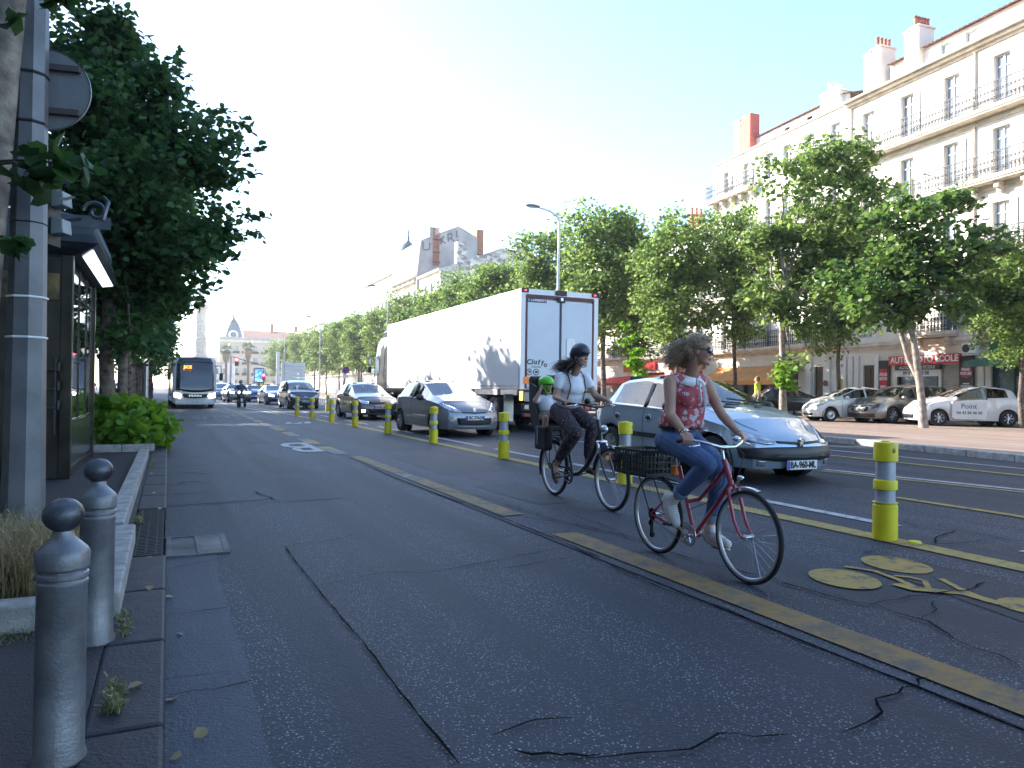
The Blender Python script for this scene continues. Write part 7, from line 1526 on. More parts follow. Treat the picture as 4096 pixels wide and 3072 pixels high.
for s_ in (-1, 1): MB().tube([(.0, s_*.295, .965), (.07, s_*.255, .974)], .016, 12).build('grip', m_black, BA); MB().tube([(.12, s_*.2, .962), (.17, s_*.23, .945), (.12, s_*.285, .93)], .006, 6).build('brake_lever', m_chrome, BA, smooth=60)
MB().ell((.15, .13, .985), (.032, .032, .022), 14, 10).build('bell', m_chrome, BA, smooth=60); MB().tube([(.17, -.08, .95), (.26, -.06, .90), (.275, -.01, .76), (.24, 0, .68)], .0035, 5).tube([(.17, .08, .95), (.29, .07, .88), (.28, .02, .72), (.26, .01, .65)], .0035, 5).tube([(.17, -.07, .945), (.23, -.05, .80), (.18, -.02, .66), (.0, -.02, .50), (-.2, -.02, .42)], .003, 5).build('cables', m_black, BA)
MB().ring((FH[0], 0, FH[1]), .342, .006, n=14, m=6, a0=R(72), a1=R(128), flat=4).build('front_mudguard', m_chrome, BA); MB().tube([(.27, 0, .66), (.31, 0, .70), (.315, 0, .72)], .008, 6).ell((.33, 0, .725), (.03, .022, .016), 12, 8).build('brake_caliper', m_chrome, BA, smooth=50)
MB().tube([(-.345, 0, .72), (-.385, 0, .84)], .012, 10).build('seatpost', m_chrome, BA); sd_ = MB(); sd_.ell((-.45, 0, .875), (.11, .085, .035), 18, 10).ell((-.33, 0, .875), (.12, .03, .025), 16, 8); fuse(sd_, 'saddle', m_black, BA, .008)
crankset(BA, BBp, (-.275, .305), (-.035, .155), .085, m_alu, 0); chain_loop(BA, BBp, RH, .082, .04)
q = MB()
for k in range(6): q.lathe([(.02, -.052-.003*k), (.05-.005*k, -.052-.003*k)], 20, (RH[0], 0, RH[1]), axis='y', caps=False)
q.box((RH[0]+.02, -.07, RH[1]-.10), (.018, .02, .16)).lathe([(0, -.08), (.022, -.08), (.022, -.06), (0, -.06)], 10, (RH[0]+.03, 0, RH[1]-.16), axis='y').lathe([(0, -.08), (.022, -.08), (.022, -.06), (0, -.06)], 10, (RH[0]+.01, 0, RH[1]-.07), axis='y').build('derailleur', m_dark, BA)
q = MB()
for s_ in (-1, 1): q.tube([(-.33, s_*.03, .60), (-.62, s_*.07, .615), (-1.02, s_*.07, .615)], .006, 6).tube([(RH[0], s_*.07, RH[1]), (-.78, s_*.07, .61)], .006, 6)
q.box((-.8, 0, .615), (.02, .14, .008)).box((-.95, 0, .615), (.02, .14, .008)).build('rack', m_black, BA); MB().box((-.40, 0, .70), (.05, .05, .08)).build('rear_reflector', m_orange, BA, bevel=.01)
q = MB(); cx0, cx1, cz0, cz1, cw = -1.0, -.56, .635, .845, .165
for z in (cz0+.01, cz1-.01): 
    for s_ in (-1, 1): q.box(((cx0+cx1)/2, s_*cw, z), (cx1-cx0, .014, .024)).box(((cx0+cx1)/2+s_*(cx1-cx0)/2, 0, z), (.014, cw*2, .024))
for i in range(12):
    x = cx0+(cx1-cx0)*i/11
    for s_ in (-1, 1): q.box((x, s_*cw, (cz0+cz1)/2), (.008 if i % 4 else .02, .012, cz1-cz0-.03))
for i in range(9):
    y = -cw+2*cw*i/8
    for x in (cx0, cx1): q.box((x, y, (cz0+cz1)/2), (.012, .008, cz1-cz0-.03))
for z in (cz0+.06, cz0+.11, cz0+.16):
    for s_ in (-1, 1): q.box(((cx0+cx1)/2, s_*cw, z), (cx1-cx0, .010, .008)).box(((cx0+cx1)/2+s_*(cx1-cx0)/2, 0, z), (.010, cw*2, .008))
for i in range(9): q.box(((cx0+cx1)/2, -cw+2*cw*i/8, cz0+.006), (cx1-cx0, .012, .008))
q.box((cx0+.1, 0, cz0+.09), (.13, .24, .15)); q.build('crate', m_black, BA)
# ---------------- black bicycle
XB, YB = 4.4, 7.36; m_blkp = paint('bike_black', (.012, .012, .014), .1, .3)
BBk = local_root('bicycle', XB, YB, 'black low-step bicycle with pannier and child seat, behind the red one', 'bicycle')
RH, FH, BBq = (-.63, .345), (.67, .345), (-.16, .305)
bwheel(BBk, RH[0], RH[1], .345, .021, whitewall); bwheel(BBk, FH[0], FH[1], .345, .021, whitewall)
q = MB(); q.tube([(.37, 0, .985), (.445, 0, .75)], .024, 14); q.tube([(.42, 0, .84), (.30, 0, .62), (.14, 0, .44), (-.02, 0, .345), (BBq[0], 0, .315)], [.027, .029, .029, .027, .025], 14); q.tube([(BBq[0], 0, BBq[1]), (-.37, 0, .82)], .018, 12)
for s_ in (-1, 1): q.tube([(BBq[0], s_*.025, BBq[1]), (RH[0], s_*.065, RH[1])], .011, 8).tube([(-.32, s_*.02, .70), (RH[0], s_*.065, RH[1])], .009, 8)
q.build('frame', m_blkp, BBk, smooth=40); q = MB()
for s_ in (-1, 1): q.tube([(.45, s_*.02, .74), (.47, s_*.055, .70), (.56, s_*.06, .50), (FH[0], s_*.06, FH[1])], [.015, .016, .014, .011], 10)
q.build('fork', m_blkp, BBk, smooth=50); q = MB()
for s_ in (-1, 1): q.tube([(.455, s_*.055, .74), (.50, s_*.058, .62)], .017, 10)
q.ell((.46, 0, .745), (.05, .075, .022), 14, 8).build('suspension_crown', m_chrome, BBk, smooth=50)
MB().tube([(.37, 0, .98), (.335, 0, 1.10)], .014, 10).tube([(.335, 0, 1.10), (.37, 0, 1.13)], .016, 10).build('stem', m_alu, BBk); MB().tube([(.10, -.27, 1.16), (.2, -.25, 1.165), (.32, -.14, 1.15), (.37, -.05, 1.13), (.37, .05, 1.13), (.34, .14, 1.15), (.25, .25, 1.165), (.15, .27, 1.16)], .0125, 10).build('handlebar', m_black, BBk, smooth=60)
for s_ in (-1, 1): MB().tube([(.07, s_*.285, 1.158), (.18, s_*.262, 1.163)], .017, 12).build('grip', m_black, BBk); MB().tube([(.27, s_*.2, 1.165), (.30, s_*.27, 1.145), (.20, s_*.31, 1.13)], .007, 6).build('brake_lever', m_chrome, BBk, smooth=60)
MB().ell((.30, -.10, 1.20), (.035, .035, .03), 14, 8).build('bell', m_black, BBk, smooth=60); hl = MB().ell((.50, 0, .885), (.05, .045, .05), 16, 10).build('headlight', m_chrome, BBk, smooth=50); MB().ell((.525, 0, .885), (.032, .036, .038), 14, 8).build('lens', m_headlamp, hl, smooth=50)
for hb, a0, a1 in ((FH, R(38), R(170)), (RH, R(15), R(200))): MB().ring((hb[0], 0, hb[1]), .368, .007, n=30, m=6, a0=a0, a1=a1, flat=4.2).build('mudguard', m_blkp, BBk, smooth=60)
MB().box((.62, -.03, .58), (.012, .05, .05)).build('spoke_reflector', m_orange, BBk, bevel=.01)
MB().tube([(-.37, 0, .80), (-.42, 0, .98)], .014, 10).build('seatpost', m_alu, BBk); sd_ = MB(); sd_.ell((-.48, 0, 1.0), (.12, .10, .04), 18, 10).ell((-.36, 0, 1.0), (.12, .035, .028), 16, 8); fuse(sd_, 'saddle', m_black, BBk, .008)
crankset(BBk, BBq, (-.325, .265), (.005, .345), .075, m_blkp, 0); MB().tube([(BBq[0]+.08, -.07, BBq[1]+.06), (-.3, -.07, .39), (RH[0], -.07, .40)], .012, 8).ring((BBq[0], -.068, BBq[1]), .095, .010, n=30).build('chain_guard', m_black, BBk, smooth=50)
q = MB()
for s_ in (-1, 1): q.tube([(-.36, s_*.05, .72), (-.60, s_*.08, .74), (-1.05, s_*.08, .74)], .008, 6).tube([(RH[0], s_*.075, RH[1]), (-.85, s_*.08, .74)], .007, 6).tube([(RH[0], s_*.075, RH[1]), (-.60, s_*.08, .74)], .007, 6)
q.build('rack', m_black, BBk); pn = MB().box((-.66, -.145, .72), (.30, .11, .30)); pn.build('pannier', M('pannier_black', (.02, .02, .022), .7, var=.3, bump=.4, bscale=25), BBk, bevel=.03, seg=3); MB().box((-.72, -.203, .74), (.02, .006, .22)).build('reflective_strip', m_reflect, BBk); MB().box((-1.04, 0, .66), (.03, .06, .04)).build('tail_light', m_red, BBk, bevel=.008)
cs = MB(); cs.prism([(-1.03, 1.50), (-1.09, 1.46), (-1.08, 1.20), (-1.02, .95), (-.90, .80), (-.66, .80), (-.64, .86), (-.86, .88), (-.95, 1.0), (-.99, 1.22), (-.98, 1.48)], lambda u, v, d: (u, d, v), -.15, .15)
for s_ in (-1, 1): cs.prism([(-1.05, 1.42), (-.84, 1.36), (-.86, 1.12), (-.80, .95), (-.70, .84), (-.95, .84), (-1.05, 1.1)], lambda u, v, d: (u, d, v), s_*.15-.012, s_*.15+.012); cs.prism([(-.74, .86), (-.62, .84), (-.60, .60), (-.56, .56), (-.66, .56), (-.72, .62)], lambda u, v, d: (u, d, v), s_*.15-.03, s_*.15+.02)
cs.build('child_seat', M('seat_charcoal', (.035, .036, .04), .55, var=.2), BBk, bevel=.015)
# ---------------- woman on the red bicycle
m_skinA = M('skin_tanned', (.48, .27, .19), .5, var=.08, scale=8, spec=.35); m_hairA = M('blond_hair', (.58, .42, .25), .5, var=.45, scale=30, spec=.4, col2=(.32, .21, .12)); m_jeans = M('denim', (.085, .15, .30), .85, var=.3, scale=7, bump=.35, bscale=160, col2=(.05, .095, .21)); m_cuff = M('denim_cuff', (.20, .28, .42), .85, var=.15, scale=20)
def flower_mat(name, base, fl_col, scale, thr, dark=None):
    m = bpy.data.materials.new(name); m.use_nodes = True; n = m.node_tree; L = n.links; b = n.nodes['Principled BSDF']; tc = n.nodes.new('ShaderNodeTexCoord'); v = n.nodes.new('ShaderNodeTexVoronoi'); v.inputs['Scale'].default_value = scale
    nz = n.nodes.new('ShaderNodeTexNoise'); nz.inputs['Scale'].default_value = scale*2.6; mx = n.nodes.new('ShaderNodeMix'); mx.data_type = 'VECTOR'; mx.inputs[0].default_value = .06; L.new(tc.outputs['Object'], mx.inputs[4]); L.new(nz.outputs[1], mx.inputs[5]); L.new(tc.outputs['Object'], nz.inputs['Vector']); L.new(mx.outputs[1], v.inputs['Vector'])
    r = n.nodes.new('ShaderNodeValToRGB'); r.color_ramp.interpolation = 'CONSTANT'; e = r.color_ramp.elements; e[0].color = (*[c*.45 for c in base], 1); e[0].position = 0; e[1].position = thr*.35; e[1].color = (*fl_col, 1); k = e.new(thr); k.color = (*base, 1)
    if dark: k = e.new(.72); k.color = (*dark, 1)
    L.new(v.outputs['Distance'], r.inputs[0]); L.new(r.outputs[0], b.inputs['Base Color']); b.inputs['Roughness'].default_value = .8
    bp = n.nodes.new('ShaderNodeBump'); bp.inputs['Strength'].default_value = .5; bp.inputs['Distance'].default_value = .012; n3 = n.nodes.new('ShaderNodeTexNoise'); n3.inputs['Scale'].default_value = 16; L.new(tc.outputs['Object'], n3.inputs['Vector']); L.new(n3.outputs[0], bp.inputs['Height']); L.new(bp.outputs[0], b.inputs['Normal']); return m
m_blouse = flower_mat('flower_blouse', (.46, .085, .10), (.66, .58, .62), 22, .34)
PA = local_root('person', XA, YA, 'woman in sunglasses, red flowered sleeveless blouse and jeans riding the red bicycle', 'person')
b = MB(); hc = (-.125, 0, 1.638); nk = (-.215, 0, 1.46); yawA = R(40); HA = head(b, hc, yawA, .98, R(4), nk)
shR, shL, elR, elL, wrR, wrL = (-.26, -.165, 1.405), (-.25, .165, 1.405), (-.16, -.235, 1.15), (-.13, .235, 1.15), (.025, -.245, 1.02), (.02, .262, 1.02)
b.ell((-.26, 0, 1.28), (.085, .13, .16)); b.ell((-.35, 0, 1.0), (.10, .13, .12)); capsule(b, (-.27, 0, 1.2), (-.34, 0, 1.05), .10, .10); capsule(b, (-.25, -.14, 1.41), (-.25, .14, 1.41), .048, .048)
for s_, e_, w_, gp, bd_ in ((shR, elR, wrR, (.055, -.262, .975), -1), (shL, elL, wrL, (.06, .262, .975), 1)):
    chain(b, [s_, Vector(s_).lerp(Vector(e_), .45), e_], [.052, .046, .037]); chain(b, [e_, Vector(e_).lerp(Vector(w_), .35), w_], [.038, .037, .0235]); hand(b, w_, gp, (-.55, bd_*.85, -.05), 1 if bd_ > 0 else 1, fwd=Vector((.8, 0, -.35)).normalized(), up=Vector((.25, 0, .95)))
hipR, hipL, knR, knL, anR, anL = (-.355, -.09, .945), (-.355, .09, .945), (.11, -.105, .80), (.035, .10, .745), (-.245, -.105, .515), (-.10, .105, .315)
for h_, k_, a_, he, to in ((hipR, knR, anR, (-.30, -.11, .50), (-.235, -.115, .31)), (hipL, knL, anL, (-.15, .11, .235), (.08, .115, .20))): capsule(b, h_, k_, .065, .05); chain(b, [k_, Vector(k_).lerp(Vector(a_), .35), a_], [.048, .050, .034]); capsule(b, a_, he, .034, .026); capsule(b, he, to, .028, .02)
fuse(b, 'body', m_skinA, PA, .0055, 2)
c = MB(); c.ell((-.252, 0, 1.30), (.122, .158, .15)); c.ell((-.205, 0, 1.275), (.092, .135, .095)); c.ell((-.19, -.062, 1.27), (.080, .070, .080)); c.ell((-.19, .062, 1.27), (.080, .070, .080)); c.ell((-.29, 0, 1.18), (.145, .168, .16)); c.ell((-.315, 0, 1.12), (.158, .176, .10)); capsule(c, (-.25, -.11, 1.41), (-.25, .11, 1.41), .062, .062); c.ell((-.25, 0, 1.39), (.09, .14, .07))
for k in range(16): a = k*math.pi/8; c.ell((-.32+.128*math.cos(a), .145*math.sin(a), 1.085+.012*math.sin(k*2.1)), (.038, .038, .05))
fuse(c, 'blouse', m_blouse, PA, .007, 9, .6); MB().lathe([(.150, 0), (.156, .015), (.156, .04), (.150, .055)], 30, (0, 0, 0), caps=False).build('belt', M('brown_belt', (.06, .025, .02), .6), PA, loc=(-.345, 0, 1.035)).scale = (1, 1.1, 1)
cl = MB()
for s_ in (-1, 1):
    pts = []
    for t in np.linspace(0, 1, 9): a = R(165)-t*R(160); rr0, rr1 = .062, .062+.062*math.sin(math.pi*min(1, .18+t*.9))**.7; ca, sa = math.cos(a), math.sin(a); pts.append(((-.222+rr0*ca*-1*-1, s_*rr0*sa*.95, 1.478-.035*(ca+1)*.5-.012), (-.222+rr1*ca, s_*rr1*sa*1.05, 1.452-.075*(ca+1)*.5-.02)))
    for (a0, a1), (b0, b1) in zip(pts[:-1], pts[1:]): cl.add([a0, a1, b1, b0], [(0, 1, 2, 3)])
o = cl.build('collar', m_white, PA, smooth=70); md = o.modifiers.new('s', 'SOLIDIFY'); md.thickness = .010; md.offset = 1
MB().tube([(-.105, .01, 1.405), (-.088, .025, 1.36), (-.078, .03, 1.28), (-.085, .03, 1.21)], [.008, .012, .014, .010], 6, flat=.5).tube([(-.105, -.005, 1.40), (-.09, -.02, 1.35), (-.08, -.012, 1.25)], [.008, .011, .010], 6, flat=.5).ell((-.10, .0, 1.405), (.014, .022, .012)).build('bow', m_white, PA, smooth=60)
c = MB(); c.ell((-.365, 0, .965), (.148, .172, .105)); c.ell((-.42, -.07, .93), (.105, .09, .10)); c.ell((-.42, .07, .93), (.105, .09, .10))
for h_, k_, a_, t_ in ((hipR, knR, anR, .80), (hipL, knL, anL, .80)):
    k2_ = Vector(k_); e_ = k2_.lerp(Vector(a_), t_); chain(c, [h_, Vector(h_).lerp(k2_, .5), k_], [.098, .092, .070]); chain(c, [k_, k2_.lerp(e_, .4), e_], [.070, .067, .052])
fuse(c, 'jeans', m_jeans, PA, .0065, 2)
for k_, a_ in ((knR, anR), (knL, anL)): k2_, e_ = Vector(k_), Vector(a_); p_ = k2_.lerp(e_, .80); d_ = (e_-k2_).normalized(); MB().tube([p_, p_+d_*.045], [.0585, .056], 18).build('turned_cuff', m_cuff, PA, smooth=40)
m_shoe = M('white_leather', (.62, .60, .60), .55, var=.08); m_sole = M('sole_beige', (.50, .42, .36), .7)
def shoe(parent, ank, heel, toe, mat, sole, s_=1.):
    ank, heel, toe = Vector(ank), Vector(heel), Vector(toe); d = (toe-heel).normalized(); side = Vector((0, 1, 0)); dn = d.cross(side).normalized(); dn = dn if dn.dot(ank-heel) < 0 else -dn
    c = MB(); chain(c, [heel, heel.lerp(toe, .35), heel.lerp(toe, .72), toe], [.040*s_, .042*s_, .044*s_, .034*s_]); capsule(c, heel.lerp(toe, .12), ank+(heel-ank)*.25, .042*s_, .040*s_); capsule(c, heel.lerp(toe, .3)-dn*.012, ank, .038*s_, .036*s_); o = fuse(c, 'shoe', mat, parent, .006, 2)
    rot_ = Matrix((d, side, -dn)).transposed(); s2 = MB(); s2.ell((0, 0, 0), (.148*s_, .050*s_, .020*s_), 28, 8, rot=rot_); s2.build('sole', sole, o, smooth=60, loc=heel.lerp(toe, .5)+dn*.036*s_)
    l_ = MB()
    for k in range(5): p_ = heel.lerp(toe, .42+.08*k)-dn*(.047-.003*k); l_.tube([p_-side*.02, p_-dn*.004, p_+side*.02], .0035, 5)
    l_.build('laces', m_white, o); return o
shoe(PA, anR, (-.325, -.115, .505), (-.225, -.118, .315), m_shoe, m_sole); shoe(PA, anL, (-.155, .115, .232), (.075, .118, .198), m_shoe, m_sole)
def strands(name, roots_fn, n, ln, r, mat, parent, H, seed, flow, curl=.02, seg=7, droop=.3, spread=.35):
    g = np.random.default_rng(seed); mb = MB()
    for k in range(n):
        p = H @ Vector(roots_fn(g)); L_ = ln*g.uniform(.55, 1.1); pts = [p]; d = Vector(flow)+Vector(g.normal(size=3))*.11+Vector((0, math.sin(p.x*90+p.z*60), math.cos(p.z*80)))*.13; d.normalize(); ph = g.random()*6.28; v = Vector(d)
        out = (p-(H @ Vector((0, 0, 0)))).normalized()*spread
        for i in range(1, seg+1):
            t = i/seg; v = (d+out*(1-t)**2+Vector((0, 0, -droop*t*t))+Vector((0, math.sin(ph+t*7)*curl*10, math.cos(ph*1.3+t*6)*curl*8))*.6).normalized(); p = p+v*L_/seg; pts.append(p)
        mb.tube(pts, [r*(1-.8*(i/seg)**1.5) for i in range(seg+1)], 4, caps=False)
    return mb.build(name, mat, parent, smooth=80)
def scalp(back=1.):
    def f(g):
        a = g.uniform(R(78), R(282)); el = g.uniform(-.35, 1.25); return (-.008+.100*math.cos(a)*math.cos(el)+.0, .082*math.sin(a)*math.cos(el), .035+.096*math.sin(el))
    return f
hb = MB(); r3 = HA.to_3x3().normalized(); hb.ell(HA @ Vector((-.022, 0, .045)), (.100, .086, .090), rot=r3); hb.ell(HA @ Vector((-.06, 0, -.005)), (.066, .085, .085), rot=r3); hb.ell(HA @ Vector((.03, 0, .092)), (.058, .064, .034), rot=r3)
for dx, dy, dz, rr in ((-.10, -.01, -.02, .066), (-.13, -.01, -.07, .056), (-.09, .0, -.08, .060), (-.16, -.01, -.10, .040), (-.07, 0, .03, .078)): hb.ell(Vector(hc)+Vector((dx, dy, dz)), (rr*1.2, rr, rr*.8))
hair = fuse(hb, 'hair', M('blond_roots', (.33, .225, .13), .6, var=.4, scale=45, col2=(.19, .12, .07), bump=.6, bscale=70), PA, .008, 2); strands('hair_strands', scalp(), 1500, .27, .0034, m_hairA, hair, HA, 5, (-1.0, -.06, -.62), .010, droop=.2, spread=.1); strands('hair_strands', scalp(), 420, .33, .0022, M('blond_light', (.46, .36, .25), .5, var=.3, scale=20), hair, HA, 6, (-1.0, -.08, -.40), .014, droop=.15, spread=.15)
sg = MB(); r3 = HA.to_3x3().normalized()
for s_ in (-1, 1): sg.ell(HA @ Vector((.094, s_*.033, .004)), (.008, .032, .024), rot=r3 @ Matrix.Rotation(s_*.25, 3, 'Z')); sg.tube([HA @ Vector((.088, s_*.062, .012)), HA @ Vector((.04, s_*.078, .014)), HA @ Vector((-.01, s_*.082, .006))], .004, 6)
sg.tube([HA @ Vector((.100, -.012, .012)), HA @ Vector((.105, 0, .014)), HA @ Vector((.100, .012, .012))], .003, 6); sg.build('sunglasses', M('sunglass_lens', (.012, .012, .016), .06, coat=1), PA, smooth=60)
MB().ring((0, 0, 0), .030, .006, axis='x', n=20, m=6).build('bracelet', M('gold', (.5, .35, .12), .3, .9), PA, loc=Vector(elR).lerp(Vector(wrR), .88)).rotation_euler = (0, R(35), 0); wt = MB().ring((0, 0, 0), .029, .008, axis='x', n=20, m=6).ell((0, 0, .032), (.016, .014, .006), 12, 6).build('wristwatch', m_chrome, PA, loc=Vector(elR).lerp(Vector(wrR), .97)); wt.rotation_euler = (0, R(35), 0)
# ---------------- woman with the helmet
m_skinB = M('skin_fair', (.46, .27, .20), .5, var=.07, scale=8, spec=.35); m_hairB = M('brown_hair', (.05, .03, .022), .5, var=.4, scale=30); m_tee = M('white_tshirt', (.78, .78, .84), .85, var=.05, scale=6, bump=.25, bscale=9); m_pants = flower_mat('speckled_trousers', (.035, .022, .032), (.34, .28, .32), 34, .24)
PB = local_root('person', XB, YB, 'woman in dark helmet, white T-shirt and speckled trousers riding the black bicycle', 'person')
b = MB(); hc = (-.03, 0, 1.715); nk = (-.15, 0, 1.53); HB = head(b, hc, R(14), 1.02, R(2), nk)
shR, shL, elR, elL, wrR, wrL = (-.215, -.165, 1.465), (-.19, .165, 1.47), (-.20, -.235, 1.235), (-.06, .235, 1.25), (.04, -.262, 1.195), (.12, .268, 1.205)
b.ell((-.20, 0, 1.35), (.09, .13, .16)); b.ell((-.35, 0, 1.10), (.11, .13, .13)); capsule(b, (-.22, 0, 1.27), (-.33, 0, 1.13), .10, .11); capsule(b, (-.20, -.13, 1.47), (-.20, .13, 1.47), .05, .05)
for s_, e_, w_, gp, bd_ in ((shR, elR, wrR, (.125, -.272, 1.163), -1), (shL, elL, wrL, (.19, .275, 1.163), 1)): chain(b, [s_, e_], [.052, .040]); chain(b, [e_, Vector(e_).lerp(Vector(w_), .35), w_], [.040, .039, .025]); hand(b, w_, gp, (-.6, bd_*.8, 0), 1, fwd=Vector((.8, 0, -.35)).normalized(), up=Vector((.25, 0, .95)))
hipR, hipL, knR, knL, anR, anL = (-.37, -.10, 1.06), (-.37, .10, 1.06), (.075, -.115, .83), (.10, .11, .90), (-.36, -.11, .455), (-.015, .11, .50)
for h_, k_, a_, he, to in ((hipR, knR, anR, (-.405, -.115, .40), (-.345, -.12, .235)), (hipL, knL, anL, (-.06, .115, .42), (.14, .12, .375))): capsule(b, h_, k_, .07, .05); chain(b, [k_, Vector(k_).lerp(Vector(a_), .35), a_], [.05, .052, .036]); capsule(b, a_, he, .034, .028); chain(b, [he, Vector(he).lerp(Vector(to), .6), to], [.028, .032, .022])
fuse(b, 'body', m_skinB, PB, .006, 2)
c = MB(); c.ell((-.19, 0, 1.36), (.118, .165, .145)); c.ell((-.15, 0, 1.34), (.088, .13, .095)); c.ell((-.14, -.06, 1.34), (.072, .068, .075)); c.ell((-.14, .06, 1.34), (.072, .068, .075)); c.ell((-.24, 0, 1.25), (.135, .158, .14)); c.ell((-.29, 0, 1.18), (.145, .162, .10)); capsule(c, (-.205, -.12, 1.465), (-.205, .12, 1.465), .066, .066)
for s_, e_ in ((shR, elR), (shL, elL)): capsule(c, s_, Vector(s_).lerp(Vector(e_), .42), .070, .062)
fuse(c, 't_shirt', m_tee, PB, .0075, 8, .6)
c = MB(); c.ell((-.36, 0, 1.08), (.155, .18, .13)); c.ell((-.42, 0, 1.04), (.13, .17, .10))
for h_, k_, a_, t_ in ((hipR, knR, anR, .86), (hipL, knL, anL, .86)): k2_ = Vector(k_); e_ = k2_.lerp(Vector(a_), t_); chain(c, [h_, Vector(h_).lerp(k2_, .5), k_], [.112, .104, .085]); chain(c, [k_, k2_.lerp(e_, .5), e_], [.083, .082, .060])
fuse(c, 'trousers', m_pants, PB, .0075, 3); m_sandal = M('sandal', (.03, .03, .045), .6)
for a_, he, to in ((anR, (-.41, -.115, .39), (-.34, -.12, .225)), (anL, (-.07, .115, .405), (.15, .12, .36))):
    he, to, a_ = Vector(he), Vector(to), Vector(a_); d = (to-he).normalized(); dn = d.cross(Vector((0, 1, 0))).normalized(); dn = dn if dn.dot(a_-he) < 0 else -dn; q = MB(); q.ell((0, 0, 0), (.13, .048, .014), 24, 8, rot=Matrix((d, Vector((0, 1, 0)), -dn)).transposed()); o = q.build('sandal', m_sandal, PB, smooth=60, loc=he.lerp(to, .5)+dn*.030); q = MB()
    for t_ in (.05, .25, -.35): q.ring((0, 0, 0), .042, .007, axis='x', n=18, m=5); 
    q = MB().tube([he.lerp(to, .65)-Vector((0, .042, 0)), he.lerp(to, .55)-dn*.036, he.lerp(to, .65)+Vector((0, .042, 0))], .012, 8, flat=.5).tube([a_-Vector((0, .04, 0)), a_-dn*.03+d*.02, a_+Vector((0, .04, 0))], .010, 8); o2 = q.build('strap', m_sandal, PB)
hb = MB(); r3 = HB.to_3x3().normalized(); hb.ell(HB @ Vector((-.025, 0, .02)), (.098, .083, .09), rot=r3); hb.ell(HB @ Vector((-.08, 0, -.06)), (.045, .055, .05), rot=r3); hair = fuse(hb, 'hair', m_hairB, PB, .008, 2)
strands('ponytail', lambda g: (-.10+.02*g.normal(), .02*g.normal(), -.06+.02*g.normal()), 420, .36, .0030, m_hairB, hair, HB, 9, (-1.0, -.25, -.12), .05, droop=.5); strands('loose_hair', lambda g: (-.05+.02*g.normal(), -.06, -.07), 60, .30, .0024, m_hairB, hair, HB, 10, (-.5, -.1, -.8), .03)
hm = MB(); hm.ell(HB @ Vector((-.012, 0, .062)), (.128, .104, .100), 28, 18, rot=r3); hm.ell(HB @ Vector((-.05, 0, .03)), (.095, .102, .095), 24, 16, rot=r3); hm.ell(HB @ Vector((.085, 0, .052)), (.045, .07, .014), 20, 8, rot=r3 @ Matrix.Rotation(.15, 3, 'Y')); fuse(hm, 'helmet', M('helmet_dark', (.028, .032, .045), .4, var=.15, coat=.3), PB, .0065, 2)
MB().tube([HB @ Vector((.02, -.088, .0)), HB @ Vector((.05, -.05, -.11)), HB @ Vector((.06, 0, -.125)), HB @ Vector((.05, .05, -.11)), HB @ Vector((.02, .088, .0))], .006, 6).tube([HB @ Vector((-.06, -.088, -.02)), HB @ Vector((.03, -.066, -.09))], .005, 6).build('helmet_strap', m_black, PB)
ey = MB()
for s_ in (-1, 1): ey.ell(HB @ Vector((.083, s_*.03, .006)), (.009, .015, .008), 12, 8, rot=r3)
ey.build('eyes', m_ink, PB)
ey = MB()
for s_ in (-1, 1): ey.tube([HB @ Vector((.093, s_*.015, .026)), HB @ Vector((.091, s_*.032, .031)), HB @ Vector((.078, s_*.05, .026))], .003, 5)
ey.build('eyebrows', m_hairB, PB); MB().ell(HB @ Vector((.0955, 0, -.0605)), (.006, .019, .006), 12, 6, rot=r3).build('lips', M('lips', (.38, .13, .12), .5), PB); MB().ell(HA @ Vector((.0955, 0, -.0605)), (.006, .020, .006), 12, 6, rot=HA.to_3x3().normalized()).build('lips', MATS['lips'], PA)
q = MB()
for s_ in (-1, 1): q.tube([(-.30, s_*.10, 1.22), (-.14, s_*.11, 1.20), (-.075, s_*.10, 1.36), (-.12, s_*.105, 1.48), (-.20, s_*.11, 1.54), (-.28, s_*.11, 1.50)], .011, 8, flat=.6)
q.each('backpack_strap', M('strap_brown', (.14, .06, .045), .7), PB, smooth=50); bp_ = MB(); bp_.ell((-.38, 0, 1.36), (.09, .13, .17)); fuse(bp_, 'backpack', M('backpack_brown', (.10, .05, .04), .7, var=.2), PB, .01, 2)
# ---------------- child in the seat
PC = local_root('person', XB, YB, 'small child in a bright green helmet sitting in the child seat, hand at the ear', 'person'); b = MB(); HC = head(b, (-.87, 0, 1.375), R(20), .80, 0, (-.90, 0, 1.25))
b.ell((-.90, 0, 1.12), (.075, .10, .13)); b.ell((-.88, 0, .98), (.09, .11, .08)); 
chain(b, [(-.89, -.11, 1.20), (-.84, -.18, 1.17), (-.83, -.12, 1.30)], [.034, .03, .022]); chain(b, [(-.83, -.12, 1.30), (-.835, -.095, 1.35), (-.84, -.085, 1.375)], [.022, .020, .012])
for k in range(4): chain(b, [(-.835, -.10+.008*k, 1.335), (-.845+.006*k, -.088, 1.38)], [.0085, .0065])
capsule(b, (-.825, -.10, 1.335), (-.805, -.085, 1.36), .009, .007); chain(b, [(-.89, .11, 1.20), (-.84, .15, 1.07), (-.76, .10, 1.03)], [.034, .03, .02])
for k in range(4): chain(b, [(-.76, .10, 1.03), (-.72, .085+.011*k, 1.02), (-.705, .085+.011*k, 1.0)], [.014, .0075, .0065])
for s_ in (-1, 1): chain(b, [(-.86, s_*.07, .97), (-.66, s_*.12, .96), (-.645, s_*.145, .74)], [.055, .042, .032]); capsule(b, (-.645, s_*.145, .74), (-.575, s_*.15, .69), .03, .022)
